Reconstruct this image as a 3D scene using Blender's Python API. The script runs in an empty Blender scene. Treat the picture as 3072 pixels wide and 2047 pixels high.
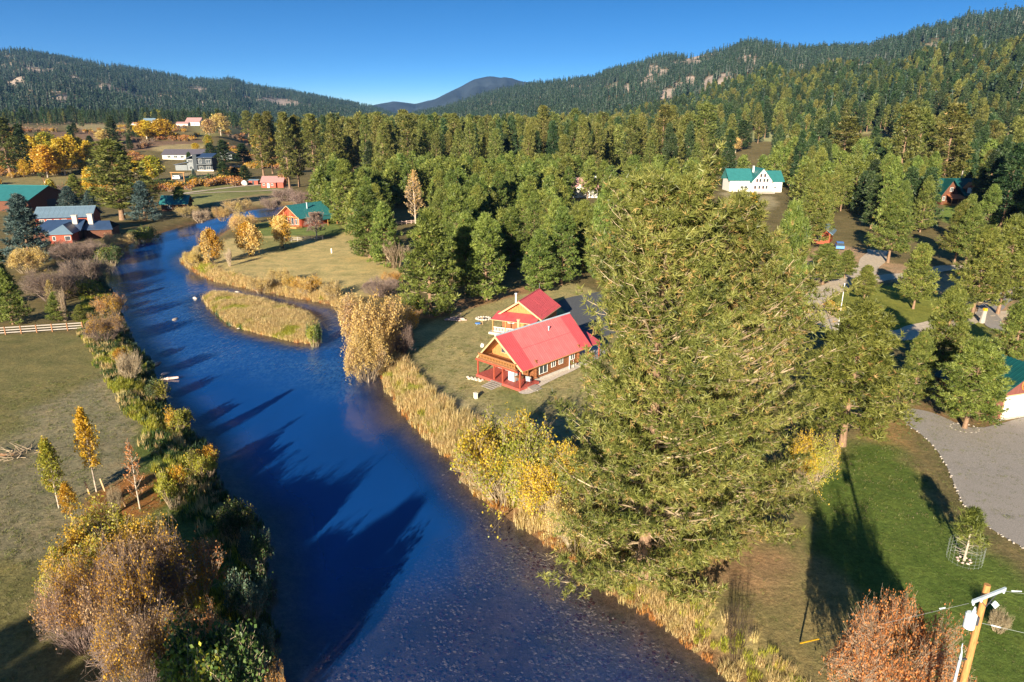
import bpy, math, random
import numpy as np
from mathutils import Vector, Matrix
random.seed(7); RNG = np.random.default_rng(7)
SC = bpy.context.scene
COL = SC.collection
rad = math.radians
# ---------------------------------------------------------------- camera
FS = 2080.0                       # focal length in pixels of the 3072 px wide photograph
PITCH = math.atan2(1023.5 - 350.0, FS)
CAMH = 30.0
cam = bpy.data.cameras.new('camera'); camo = bpy.data.objects.new('camera', cam); COL.objects.link(camo)
cam.sensor_width = 36.0; cam.lens = 36.0 * FS / 3072.0
cam.clip_start = 0.5; cam.clip_end = 40000
camo.location = (0, 0, CAMH); camo.rotation_euler = (math.pi/2 - PITCH, 0, 0)
SC.camera = camo
# ---------------------------------------------------------------- sky, sun, exposure
HAZE = 0.000050
SUN_EL, SHADOW_AZ = rad(18.0), rad(19.0)      # shadows run away from the camera and a little right
w = bpy.data.worlds.new('World'); SC.world = w; w.use_nodes = True
nt = w.node_tree; nt.nodes.clear()
out = nt.nodes.new('ShaderNodeOutputWorld'); bg = nt.nodes.new('ShaderNodeBackground')
sky = nt.nodes.new('ShaderNodeTexSky'); sky.sky_type = 'NISHITA'; sky.sun_disc = False
sky.sun_elevation = SUN_EL; sky.sun_rotation = math.pi + SHADOW_AZ
sky.altitude = 1500; sky.air_density = 1.0; sky.dust_density = 1.0; sky.ozone_density = 4.0
tc = nt.nodes.new('ShaderNodeTexCoord'); mp = nt.nodes.new('ShaderNodeMapping')
mp.inputs['Scale'].default_value = (1, 1, 2.8)
hs = nt.nodes.new('ShaderNodeHueSaturation'); hs.inputs['Saturation'].default_value = 1.25; hs.inputs['Value'].default_value = 1.0
nt.links.new(tc.outputs['Generated'], mp.inputs['Vector']); nt.links.new(mp.outputs[0], sky.inputs['Vector'])
nt.links.new(sky.outputs[0], hs.inputs['Color']); nt.links.new(hs.outputs[0], bg.inputs['Color'])
nt.links.new(bg.outputs[0], out.inputs[0]); bg.inputs[1].default_value = 0.065
sun = bpy.data.lights.new('sun', 'SUN'); sun.energy = 5.0; sun.angle = rad(0.5); sun.color = (1.0, 0.88, 0.68)
suno = bpy.data.objects.new('sun', sun); COL.objects.link(suno)
SD = Vector((math.sin(SHADOW_AZ)*math.cos(SUN_EL), math.cos(SHADOW_AZ)*math.cos(SUN_EL), -math.sin(SUN_EL)))
suno.rotation_euler = SD.to_track_quat('-Z', 'Y').to_euler(); suno.location = (0, -40, 60)
SC.view_settings.view_transform = 'Standard'; SC.view_settings.look = 'None'
SC.view_settings.exposure = 1.5; SC.view_settings.gamma = 1.0; SC.view_settings.use_curve_mapping = False
try:
    SC.cycles.use_adaptive_sampling = True; SC.cycles.max_bounces = 6; SC.cycles.transparent_max_bounces = 12
    SC.cycles.use_denoising = True
except Exception: pass

# ---------------------------------------------------------------- helpers
def dirs(u, v):
    """direction of a pixel (coordinates of the photograph seen 2353 px wide)"""
    a = (np.asarray(u, float)*1.30557 - 1536)/FS; c = -(np.asarray(v, float)*1.30557 - 1023.5)/FS
    return a, math.cos(PITCH) + c*math.sin(PITCH), -math.sin(PITCH) + c*math.cos(PITCH)
def flat(u, v, z=0.0):
    a, Y, Z = dirs(u, v); t = (CAMH - z)/-Z
    return np.stack([a*t, Y*t], -1)
def to_px(x, y, z):
    d = y*math.cos(PITCH) - (z-CAMH)*math.sin(PITCH); up = y*math.sin(PITCH) + (z-CAMH)*math.cos(PITCH)
    return (1536 + FS*x/d)/1.30557, (1023.5 - FS*up/d)/1.30557, d
def sm(x, a, b):
    t = np.clip((x-a)/(b-a), 0, 1); return t*t*(3-2*t)
def hash2(i, j, s=0):
    n = (i.astype(np.int64)*374761393 + j.astype(np.int64)*668265263 + s*1442695041) & 0xffffffff
    n = ((n ^ (n >> 13))*1274126177) & 0xffffffff
    n = (n ^ (n >> 16)) & 0xffff
    return n/65535.0
def vnoise(x, y, s=0):
    i = np.floor(x); j = np.floor(y); fx = x-i; fy = y-j
    fx = fx*fx*(3-2*fx); fy = fy*fy*(3-2*fy)
    a = hash2(i, j, s); b = hash2(i+1, j, s); c = hash2(i, j+1, s); d = hash2(i+1, j+1, s)
    return (a*(1-fx)+b*fx)*(1-fy) + (c*(1-fx)+d*fx)*fy
def fbm(x, y, s=0, o=4):
    r = 0; A = 0.5
    for k in range(o):
        r = r + A*vnoise(x*2**k, y*2**k, s+k); A *= 0.5
    return r/(1-0.5**o)
def inside(P, poly):
    x, y = P[:, 0], P[:, 1]; r = np.zeros(len(P), bool)
    n = len(poly)
    for k in range(n):
        x0, y0 = poly[k]; x1, y1 = poly[(k+1) % n]
        if y0 == y1: continue
        c = ((y0 > y) != (y1 > y)) & (x < (x1-x0)*(y-y0)/(y1-y0) + x0)
        r ^= c
    return r
def dist_poly(P, poly, closed=True):
    d = np.full(len(P), 1e9); n = len(poly)
    for k in range(n if closed else n-1):
        a = poly[k]; b = poly[(k+1) % n]; ab = b-a
        t = np.clip(((P-a)@ab)/max(1e-9, ab@ab), 0, 1)
        q = P - a - t[:, None]*ab
        d = np.minimum(d, np.einsum('ij,ij->i', q, q))
    return np.sqrt(d)
def smooth_poly(p, it=2, closed=True):
    p = np.asarray(p, float)
    for _ in range(it):
        q = np.roll(p, -1, 0) if closed else p[1:]
        b = p if closed else p[:-1]
        r = np.empty((len(b)*2, 2)); r[0::2] = .75*b+.25*q; r[1::2] = .25*b+.75*q
        p = r if closed else np.vstack([p[:1], r, p[-1:]])
    return p

# ---------------------------------------------------------------- materials
MAT = {}
def material(name):
    m = bpy.data.materials.new(name); m.use_nodes = True
    n = m.node_tree; n.nodes.clear(); MAT[name] = m
    o = n.nodes.new('ShaderNodeOutputMaterial'); return m, n, o
def N(n, t, **k):
    x = n.nodes.new(t)
    for a, b in k.items():
        if a.startswith('i_'): x.inputs[int(a[2:])].default_value = b
        else: setattr(x, a, b)
    return x
def ramp(n, stops):
    r = n.nodes.new('ShaderNodeValToRGB'); e = r.color_ramp.elements
    while len(e) > 1: e.remove(e[-1])
    e[0].position = stops[0][0]; e[0].color = (*stops[0][1], 1)
    for p, c in stops[1:]:
        x = e.new(p); x.color = (*c, 1)
    return r
def simple(name, col, rough=0.7, var=0.25, scale=3.0, metal=0.0, bump=0.0, stretch=(1, 1, 1), spec=0.3):
    """paint, wood, metal: base colour broken up by two noises and by object"""
    m, n, o = material(name)
    tcn = N(n, 'ShaderNodeTexCoord'); mpn = N(n, 'ShaderNodeMapping'); mpn.inputs['Scale'].default_value = stretch
    nz = N(n, 'ShaderNodeTexNoise'); nz.inputs['Scale'].default_value = scale; nz.inputs['Detail'].default_value = 6
    n.links.new(tcn.outputs['Object'], mpn.inputs[0]); n.links.new(mpn.outputs[0], nz.inputs['Vector'])
    c = np.array(col); r = ramp(n, [(0.25, tuple(c*(1-var))), (0.75, tuple(np.minimum(1, c*(1+var))))])
    n.links.new(nz.outputs[0], r.inputs[0])
    b = N(n, 'ShaderNodeBsdfPrincipled'); b.inputs['Roughness'].default_value = rough; b.inputs['Metallic'].default_value = metal
    b.inputs['Specular IOR Level'].default_value = spec
    n.links.new(r.outputs[0], b.inputs['Base Color'])
    if bump:
        bp = N(n, 'ShaderNodeBump'); bp.inputs['Strength'].default_value = bump; bp.inputs['Distance'].default_value = 0.03
        n.links.new(nz.outputs[0], bp.inputs['Height']); n.links.new(bp.outputs[0], b.inputs['Normal'])
    n.links.new(b.outputs[0], o.inputs[0]); return m
def foliage(name, dark, mid, light, trans=0.3, huevar=0.03, valvar=0.25, rough=0.6):
    """leaf or needle colour from the face attribute 'tone', shifted a little from tree to tree"""
    m, n, o = material(name)
    at = N(n, 'ShaderNodeAttribute', attribute_name='tone')
    r = ramp(n, [(0.0, dark), (0.5, mid), (1.0, light)]); n.links.new(at.outputs['Fac'], r.inputs[0])
    oi = N(n, 'ShaderNodeObjectInfo')
    h = N(n, 'ShaderNodeHueSaturation')
    mr = N(n, 'ShaderNodeMapRange'); mr.inputs['To Min'].default_value = 0.5-huevar; mr.inputs['To Max'].default_value = 0.5+huevar
    mv = N(n, 'ShaderNodeMapRange'); mv.inputs['To Min'].default_value = 1-valvar; mv.inputs['To Max'].default_value = 1+valvar
    mm = N(n, 'ShaderNodeMath', operation='FRACT'); m7 = N(n, 'ShaderNodeMath', operation='MULTIPLY'); m7.inputs[1].default_value = 7.31
    n.links.new(oi.outputs['Random'], mr.inputs[0]); n.links.new(oi.outputs['Random'], m7.inputs[0])
    n.links.new(m7.outputs[0], mm.inputs[0]); n.links.new(mm.outputs[0], mv.inputs[0])
    n.links.new(mr.outputs[0], h.inputs['Hue']); n.links.new(mv.outputs[0], h.inputs['Value']); n.links.new(r.outputs[0], h.inputs['Color'])
    d = N(n, 'ShaderNodeBsdfDiffuse'); t = N(n, 'ShaderNodeBsdfTranslucent'); g = N(n, 'ShaderNodeBsdfGlossy'); g.inputs['Roughness'].default_value = 0.5
    mx = N(n, 'ShaderNodeMixShader'); mx.inputs[0].default_value = trans
    mg = N(n, 'ShaderNodeMixShader'); mg.inputs[0].default_value = 0.03
    n.links.new(h.outputs[0], d.inputs[0]); n.links.new(h.outputs[0], t.inputs[0])
    n.links.new(d.outputs[0], mx.inputs[1]); n.links.new(t.outputs[0], mx.inputs[2])
    n.links.new(mx.outputs[0], mg.inputs[1]); n.links.new(g.outputs[0], mg.inputs[2]); n.links.new(mg.outputs[0], o.inputs[0])
    return m

# ---------------------------------------------------------------- mesh building
def mesh(name, parts, smooth=False):
    """parts: list of (V, F, material, tone or None); F is an (n,3) or (n,4) array"""
    V = []; loops = []; starts = []; mi = []; tone = []; mats = []; off = 0; ls = 0
    for (v, f, m, t) in parts:
        v = np.asarray(v, np.float32).reshape(-1, 3); f = np.asarray(f, np.int32)
        if len(f) == 0: continue
        if m not in mats: mats.append(m)
        k = f.shape[1]
        V.append(v); loops.append((f+off).ravel()); starts.append(np.arange(len(f))*k + ls); ls += len(f)*k
        mi.append(np.full(len(f), mats.index(m))); off += len(v)
        tone.append(np.full(len(f), 0.5) if t is None else np.broadcast_to(np.asarray(t, float), (len(f),)))
    me = bpy.data.meshes.new(name)
    if not V: return me
    V = np.concatenate(V); L = np.concatenate(loops); S = np.concatenate(starts)
    me.vertices.add(len(V)); me.vertices.foreach_set('co', V.ravel())
    me.loops.add(len(L)); me.loops.foreach_set('vertex_index', L.astype(np.int32))
    me.polygons.add(len(S)); me.polygons.foreach_set('loop_start', S.astype(np.int32))
    me.polygons.foreach_set('material_index', np.concatenate(mi).astype(np.int32))
    if smooth: me.polygons.foreach_set('use_smooth', np.ones(len(S), bool))
    else: me.polygons.foreach_set('use_smooth', np.zeros(len(S), bool))
    a = me.attributes.new('tone', 'FLOAT', 'FACE'); a.data.foreach_set('value', np.concatenate(tone).astype(np.float32))
    for m in mats: me.materials.append(MAT[m] if isinstance(m, str) else m)
    me.update(calc_edges=True); return me
def ob(name, me, parent=None, loc=(0, 0, 0), rz=0.0, sc=1.0, rot=None):
    o = bpy.data.objects.new(name, me); COL.objects.link(o)
    o.location = loc; o.rotation_euler = rot if rot else (0, 0, rz)
    o.scale = (sc, sc, sc) if not hasattr(sc, '__len__') else sc
    if parent: o.parent = parent
    return o
def tag(o, label=None, cat=None, group=None, kind=None):
    if label: o['label'] = label
    if cat: o['category'] = cat
    if group: o['group'] = group
    if kind: o['kind'] = kind
    return o
def thing(name, label, cat, loc, rz=0.0, group=None, sc=1.0):
    return tag(ob(name, None, None, loc, rz, sc), label, cat, group)

def box(x0, y0, z0, x1, y1, z1):
    v = [(x0,y0,z0),(x1,y0,z0),(x1,y1,z0),(x0,y1,z0),(x0,y0,z1),(x1,y0,z1),(x1,y1,z1),(x0,y1,z1)]
    return np.array(v, float), np.array([(0,3,2,1),(4,5,6,7),(0,1,5,4),(1,2,6,5),(2,3,7,6),(3,0,4,7)])
def prism(pts, vec):
    """solid from a planar outline pushed along vec"""
    p = np.asarray(pts, float); n = len(p); v = np.vstack([p, p+np.asarray(vec, float)])
    tris = []
    for k in range(1, n-1): tris += [(0, k+1, k), (n, n+k, n+k+1)]
    for k in range(n):
        j = (k+1) % n; tris += [(k, j, n+j), (k, n+j, n+k)]
    return v, np.array(tris)
def tubes(p0, p1, r0, r1, sides=4):
    p0 = np.asarray(p0, float).reshape(-1, 3); p1 = np.asarray(p1, float).reshape(-1, 3); n = len(p0)
    r0 = np.broadcast_to(r0, (n,)); r1 = np.broadcast_to(r1, (n,))
    d = p1-p0; d = d/np.maximum(1e-9, np.linalg.norm(d, axis=1))[:, None]
    a = np.where(np.abs(d[:, 2:3]) > .9, np.array([[1., 0, 0]]), np.array([[0, 0, 1.]]))
    e1 = np.cross(d, a); e1 /= np.linalg.norm(e1, axis=1)[:, None]; e2 = np.cross(d, e1)
    th = np.arange(sides)*2*math.pi/sides
    ring = np.cos(th)[None, :, None]*e1[:, None, :] + np.sin(th)[None, :, None]*e2[:, None, :]
    V = np.concatenate([p0[:, None]+ring*r0[:, None, None], p1[:, None]+ring*r1[:, None, None]], 1).reshape(-1, 3)
    b = (np.arange(n)*2*sides)[:, None]; k = np.arange(sides)[None]; kk = (k+1) % sides
    F = np.stack([b+k, b+kk, b+sides+kk, b+sides+k], -1).reshape(-1, 4)
    return V, F
def tubes_cap(p0, p1, r0, r1, sides=6):
    V, F = tubes(p0, p1, r0, r1, sides); n = len(V)//(2*sides)
    T = []
    for i in range(n):
        b = i*2*sides
        for k in range(1, sides-1): T += [(b, b+k, b+k+1), (b+sides, b+sides+k+1, b+sides+k)]
    Q = np.concatenate([F[:, [0, 1, 2]], F[:, [0, 2, 3]]]); return V, np.vstack([Q, np.array(T)])
def unit(v): return v/np.maximum(1e-9, np.linalg.norm(v, axis=-1, keepdims=True))
def tufts(c, d, size, blades, width, rng, spread=0.8):
    """needle brushes: triangles fanning from c about direction d"""
    n = len(c); c = np.repeat(c, blades, 0); d = np.repeat(d, blades, 0); size = np.repeat(np.broadcast_to(size, (n,)), blades)
    r = unit(rng.normal(size=(n*blades, 3)))
    q = unit(d*(1-spread*.45) + r*spread)
    L = size*rng.uniform(.7, 1.1, n*blades); s = unit(np.cross(q, rng.normal(size=q.shape)))*(width*.5)*(size/size.mean())[:, None]
    base = c + q*(L*.08)[:, None]; tip = c + q*L[:, None]
    V = np.stack([base-s, base+s, tip], 1).reshape(-1, 3); F = np.arange(n*blades*3).reshape(-1, 3)
    return V, F
def leaves(c, size, rng, flat_=0.0):
    n = len(c); size = np.broadcast_to(size, (n,))*rng.uniform(.7, 1.25, n)
    a = unit(rng.normal(size=(n, 3))); b = unit(np.cross(a, rng.normal(size=(n, 3))))
    a = a*size[:, None]*.5; b = b*size[:, None]*.36
    V = np.stack([c-a, c+b, c+a, c-b], 1).reshape(-1, 3); F = np.arange(n*4).reshape(-1, 4)
    return V, F

# ================================================================ LAND
def px_az(u, v):
    a, Y, Z = dirs(u, v); return np.arctan2(a, Y), Z/np.hypot(a, Y)
SIL_L = np.array([(-400,120),(-200,112),(0,116),(30,111),(100,120),(165,131),(250,145),(350,160),(430,174),(500,181),(533,176),(570,190),(650,202),(725,215),(800,230),(850,239),(900,257),(960,268)], float)
SIL_R = np.array([(860,268),(950,257),(1025,240),(1100,215),(1176,192),(1270,180),(1362,170),(1401,155),(1457,142),(1517,120),(1576,124),(1637,110),(1677,103),(1722,89),(1772,97),(1851,107),(1926,105),(1997,103),(2027,87),(2076,80),(2106,65),(2177,53),(2227,28),(2292,25),(2353,20),(2500,5),(2800,-30)], float)
SIL_F = np.array([(700,262),(820,248),(867,237),(905,230),(955,237),(1000,225),(1050,200),(1090,180),(1130,172),(1176,176),(1201,185),(1252,190),(1307,181),(1347,171),(1450,200),(1600,230)], float)
def prof(S, drop):
    az, T = px_az(S[:, 0], S[:, 1]+drop); k = np.argsort(az); return az[k], T[k]
AL, TL = prof(SIL_L, 9); AR, TR = prof(SIL_R, 11); AF, TF = prof(SIL_F, 2)
a_of = lambda u: float(px_az(u, 268)[0])
def h0(x, y, want=False):
    """height of the land without the river"""
    x = np.asarray(x, float); y = np.asarray(y, float)
    r = np.hypot(x, y)+1e-6; az = np.arctan2(x, y)
    wl = 1-sm(az, a_of(480), a_of(640)); wr = sm(az, a_of(1450), a_of(1750))
    front = (np.abs(az) < 1.6)
    zp = (20*sm(r, 400, 760)*wl + 24*sm(r, 400, 900)*wr)*front
    zp = zp + 1.2*(fbm(x/60, y/60, 3, 3)-.5)*sm(r, 140, 260)
    lay = np.zeros_like(r); z = zp
    def ridge(A, T, R, B, k, seed, p, amp):
        nonlocal z, lay
        t = np.interp(az, A, T); H = CAMH + R*t
        s = np.clip((r-B)/(R-B), 0, 1)
        spur = (1-np.abs(2*fbm(az*k+7, r/2600.+3, seed, 4)-1))-.62
        body = zp + (H-zp)*(s**p) + H*amp*spur*4*s*(1-s)*(1-.3*s) + H*.10*(fbm(x/160, y/160, seed+9, 4)-.5)*np.minimum(1, s*4)*np.minimum(1, (1-s)*6)
        body = np.where(r > R, H-(r-R)*.35, body)
        fade = sm(az, A[0]-.02, A[0]+.02)*(1-sm(az, A[-1]-.02, A[-1]+.02))*front
        body = np.where((r > B) & (fade > .01), zp+(body-zp)*fade, -50)
        m = body > z; z = np.where(m, body, z); lay = np.where(m, k*0+seed, lay)
    RL = np.interp(az, [-.8, -.5, 0], [3900, 4300, 5200]); BL = np.interp(az, [-.8, 0], [1150, 2300])
    ridge(AL, TL, RL, BL, 26, 1, 1.15, .16)
    RR = np.interp(az, [-.25, .1, .7], [3600, 3200, 2100]); BR = np.interp(az, [-.25, .1, .35, .7], [1800, 1150, 760, 620])
    ridge(AR, TR, RR, BR, 22, 2, 1.1, .14)
    RF = np.interp(az, [-.3, .2], [8600, 7600]); BF = RF*.62
    ridge(AF, TF, RF, BF, 60, 3, 1.0, .30)
    if want: return z, lay
    return z
TS = np.concatenate([np.arange(20, 200, 1.0), 200*1.006**np.arange(0, 700)])
def hit(u, v):
    """where the ray of a pixel meets the land"""
    a, Y, Z = [float(q) for q in dirs(u, v)]
    x, y, z = a*TS, Y*TS, CAMH+Z*TS
    d = z-h0(x, y); k = np.argmax(d < 0)
    if d[k] >= 0: return None
    f = d[k-1]/(d[k-1]-d[k]); t = TS[k-1]+(TS[k]-TS[k-1])*f
    return np.array([a*t, Y*t, CAMH+Z*t])

# ---- river outline (photograph pixels laid on the water level)
WZ = -1.0
LB = [(-150,2300),(520,1900),(610,1640),(640,1520),(605,1420),(612,1330),(590,1250),(600,1200),(540,1170),(482,1080),(468,1020),(420,975),(375,935),(352,880),(350,840),(300,790),(275,730),(268,690),(240,655),(232,612),(290,562),(340,545),(420,520),(470,508),(505,498),(540,488),(590,478),(680,470),(800,466)]
RB = [(800,486),(740,492),(700,495),(640,500),(590,504),(555,508),(520,530),(480,560),(440,574),(416,590),(424,608),(470,638),(520,654),(600,670),(680,685),(760,700),(802,712),(815,745),(840,782),(862,818),(870,850),(893,895),(920,940),(960,985),(1010,1030),(1052,1075),(1072,1112),(1100,1140),(1160,1182),(1230,1232),(1300,1276),(1360,1320),(1395,1352),(1425,1385),(1470,1402),(1520,1432),(1590,1490),(1640,1530),(1700,1575),(1800,1680),(2000,1900),(2300,2300)]
ISL = [(470,690),(490,711),(512,732),(530,748),(600,767),(660,782),(700,789),(730,788),(727,760),(724,738),(700,724),(640,704),(560,686),(505,678),(480,680)]
def W(pts, z=WZ): return np.array([flat(u, v, z) for u, v in pts])
lbw = smooth_poly(W(LB), 2, False); rbw = smooth_poly(W(RB), 2, False)
RIV = np.vstack([lbw, rbw]); ISLP = smooth_poly(W(ISL), 2)
def river_sdf(P):
    """metres from the water's edge, positive on land"""
    d = np.minimum(dist_poly(P, RIV), dist_poly(P, ISLP))
    wet = inside(P, RIV) & ~inside(P, ISLP)
    return np.where(wet, -d, d)
def height(x, y):
    x = np.atleast_1d(np.asarray(x, float)); y = np.atleast_1d(np.asarray(y, float))
    z = h0(x, y); near = (np.hypot(x, y) < 420) & (y > -60)
    if near.any():
        P = np.stack([x[near], y[near]], 1); s = river_sdf(P)
        isl = inside(P, ISLP)
        wob = .35*(fbm(P[:, 0]/1.7, P[:, 1]/1.7, 11, 3)-.5)
        s2 = s+wob*2
        zz = np.where(s2 > 0, -1+sm(s2, -.2, 3.2)*1.0, -1-1.0*sm(-s2, 0, 5)*1.0-.10*sm(-s2, 0, .6))
        zz = np.where(isl, np.minimum(zz, -.55), zz)
        z[near] = np.where(s < 6, np.minimum(zz, z[near]), z[near])
        z[near] += np.where(s < 4, 0, .06*(fbm(P[:, 0]/5, P[:, 1]/5, 5, 3)-.5))
    return z

# ---- colour zones (real surface colours); polygons in photograph pixels
def zone(pts): return smooth_poly(np.array([ (hit(u, v)[:2] if v < 520 else flat(u, v)) for u, v in pts]), 1)
ZN = []
def Z(pts, col, soft=2.0, rmax=500): ZN.append((zone(pts), np.array(col), soft, rmax))
Z([(-700,775),(0,775),(190,768),(240,800),(330,940),(390,1010),(470,1110),(560,1200),(600,1500),(600,2200),(-900,2200)], (.205,.18,.07), 2)
Z([(0,960),(160,900),(280,830),(300,900),(330,1000),(200,1150),(90,1250),(0,1200)], (.26,.225,.13), 4)
Z([(380,1000),(470,1120),(560,1210),(600,1360),(620,1520),(560,1640),(520,1500),(480,1330),(400,1180),(330,1060),(330,960)], (.13,.16,.04), 1.5)
Z([(225,1140),(330,1090),(420,1120),(330,1170),(230,1200)], (.34,.15,.045), 1.2)
Z([(930,770),(1000,730),(1130,690),(1280,640),(1400,680),(1450,760),(1420,900),(1330,1010),(1200,1020),(1060,1010),(970,940),(930,850)], (.37,.31,.14), 1.5)
Z([(940,730),(1010,735),(1100,700),(1260,665),(1350,630),(1330,620),(1200,660),(1060,690),(950,700)], (.34,.20,.10), 1)
Z([(1110,850),(1260,880),(1230,990),(1100,930)], (.21,.215,.075), 3)
Z([(940,880),(1000,870),(1180,950),(1300,980),(1250,1000),(1060,1000)], (.38,.32,.17), 3)
Z([(410,600),(470,566),(560,540),(640,528),(760,560),(800,520),(930,560),(930,650),(820,690),(700,660),(600,650),(440,625)], (.50,.39,.165), 1.5)
Z([(540,525),(640,505),(780,508),(800,540),(690,545),(580,545)], (.17,.21,.06), 2)
Z([(560,545),(690,548),(700,575),(600,580)], (.27,.25,.09), 2)
Z([(640,655),(760,650),(800,668),(800,690),(700,672)], (.30,.26,.10), 2)
Z([(400,455),(420,432),(520,425),(650,430),(640,446),(560,455),(480,470),(430,478)], (.24,.24,.09), 2, 900)
Z([(480,462),(640,442),(720,450),(700,470),(560,470),(500,480)], (.33,.25,.12), 2, 900)
Z([(395,400),(500,392),(505,412),(420,420)], (.42,.32,.18), 2, 900)
Z([(150,285),(290,283),(400,290),(430,300),(300,312),(240,300),(160,305)], (.36,.29,.14), 8, 2000)
Z([(100,305),(220,300),(300,315),(420,330),(480,320),(400,345),(200,350),(60,330)], (.22,.14,.09), 8, 2000)
Z([(340,335),(480,330),(500,345),(350,350)], (.38,.30,.15), 4, 2000)
Z([(430,288),(520,288),(560,300),(560,320),(470,318),(440,300)], (.24,.22,.09), 6, 2000)
Z([(0,410),(240,400),(230,425),(0,430)], (.28,.23,.10), 3, 900)
Z([(1930,305),(1960,268),(2030,262),(2040,270),(2010,300),(1975,312)], (.40,.36,.17), 8, 2000)
Z([(1690,305),(1870,300),(1930,300),(1880,330),(1700,325)], (.36,.36,.17), 6, 2000)
Z([(1660,440),(1700,455),(1790,450),(1760,500),(1710,520),(1650,470)], (.40,.33,.19), 3, 900)
Z([(1640,405),(1700,410),(1670,430),(1640,420)], (.44,.34,.20), 3, 900)
Z([(1380,410),(1460,410),(1440,450),(1400,440)], (.42,.31,.17), 2, 900)
Z([(1600,1180),(1700,1180),(1830,1130),(1900,1000),(2060,970),(2110,1040),(2160,1110),(2220,1210),(2353,1290),(2600,1500),(2600,2200),(2000,2200),(1780,1650),(1600,1480),(1450,1330),(1450,1250)], (.25,.20,.085), 2)
Z([(1840,1110),(1900,1020),(2060,985),(2110,1040),(2160,1130),(2230,1210),(2353,1290),(2600,1500),(2600,2200),(2050,2200),(1940,1400),(1850,1280),(1830,1180)], (.105,.15,.030), 2.5)
Z([(1910,975),(2060,940),(2120,1000),(2150,1080),(2090,1040),(2000,1030)], (.32,.20,.08), 3)
Z([(1550,1230),(1700,1200),(1850,1260),(1880,1330),(1800,1390),(1640,1380),(1560,1320)], (.31,.20,.105), 2.5)
Z([(2080,900),(2200,880),(2300,960),(2353,960),(2353,1050),(2200,1030),(2110,960)], (.27,.17,.085), 2)
Z([(1870,680),(1960,660),(2080,655),(2200,690),(2290,770),(2230,800),(2080,790),(1980,760),(1890,710)], (.24,.25,.05), 1.5)
Z([(1840,580),(1940,550),(2090,620),(2300,640),(2353,700),(2300,770),(2200,690),(2080,650),(1960,640),(1850,670)], (.44,.29,.17), 3)
Z([(2160,470),(2200,468),(2240,500),(2190,520),(2150,500)], (.20,.27,.06), 2, 900)
Z([(1440,330),(1400,360),(1330,400),(1200,440),(1000,460),(800,400),(760,380),(800,330)], (.28,.22,.11), 8, 1200)

# ---- open ground and rock on the hills: (u, v, half width px, half depth m)
CLR = [(1404,202,16,60),(1486,185,14,60),(1526,170,12,60),(1586,185,12,80),(1629,185,12,80),(1661,188,16,70),(1666,206,10,60),(1725,198,9,50),(1771,186,10,60),(1796,176,8,60),(1849,182,14,60),(1876,170,13,60),(1906,146,14,60),(1924,146,14,60),(1971,155,8,50),(2004,150,8,50),(2136,112,12,50),(2150,104,10,50),(2216,107,12,50),(2211,60,12,40),(2091,192,34,60),(2156,206,28,50),(2170,222,20,40),(1731,125,9,60),(1816,122,9,50),(1801,136,8,50),(1346,220,14,60),(1531,212,12,60),(1250,225,10,60),(2340,210,10,30),(1560,195,8,60),(1440,196,8,60),(2240,190,9,40),
       (35,187,14,90),(135,135,18,60),(180,142,22,60),(240,197,18,100),(175,185,10,100),(60,160,18,80),(120,160,14,80),(460,208,14,90),(542,212,16,90),(565,226,18,90),(645,235,46,130),(465,248,14,70),(390,260,26,60),(435,186,14,90),(505,188,20,90),(800,246,18,110),(710,250,18,90),(350,178,14,80),(300,200,12,80),(600,232,20,80),(760,230,20,100),(850,250,16,100),(900,262,14,100),(25,150,20,70),(330,235,12,70)]
CW = []
for (u, v, hw, dp) in CLR:
    q = hit(u, v)
    if q is not None: CW.append((math.atan2(q[0], q[1]), math.hypot(q[0], q[1])-dp*.5, hw/1593.0*1.15, dp*1.8))
def clearing(x, y):
    r = np.hypot(x, y); az = np.arctan2(x, y); c = np.zeros_like(r)
    wob = (fbm(x/45, y/45, 31, 3)-.5)*1.6
    for (a, rr, ha, dp) in CW:
        d = np.sqrt(((az-a)/ha)**2+((r-rr)/dp)**2)+wob
        c = np.maximum(c, 1-sm(d, .7, 1.15))
    nn = fbm(x/75, y/130, 77, 4); c = np.maximum(c, sm(nn, .60, .67)*.95*sm(r, 900, 1300))
    return c
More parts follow.
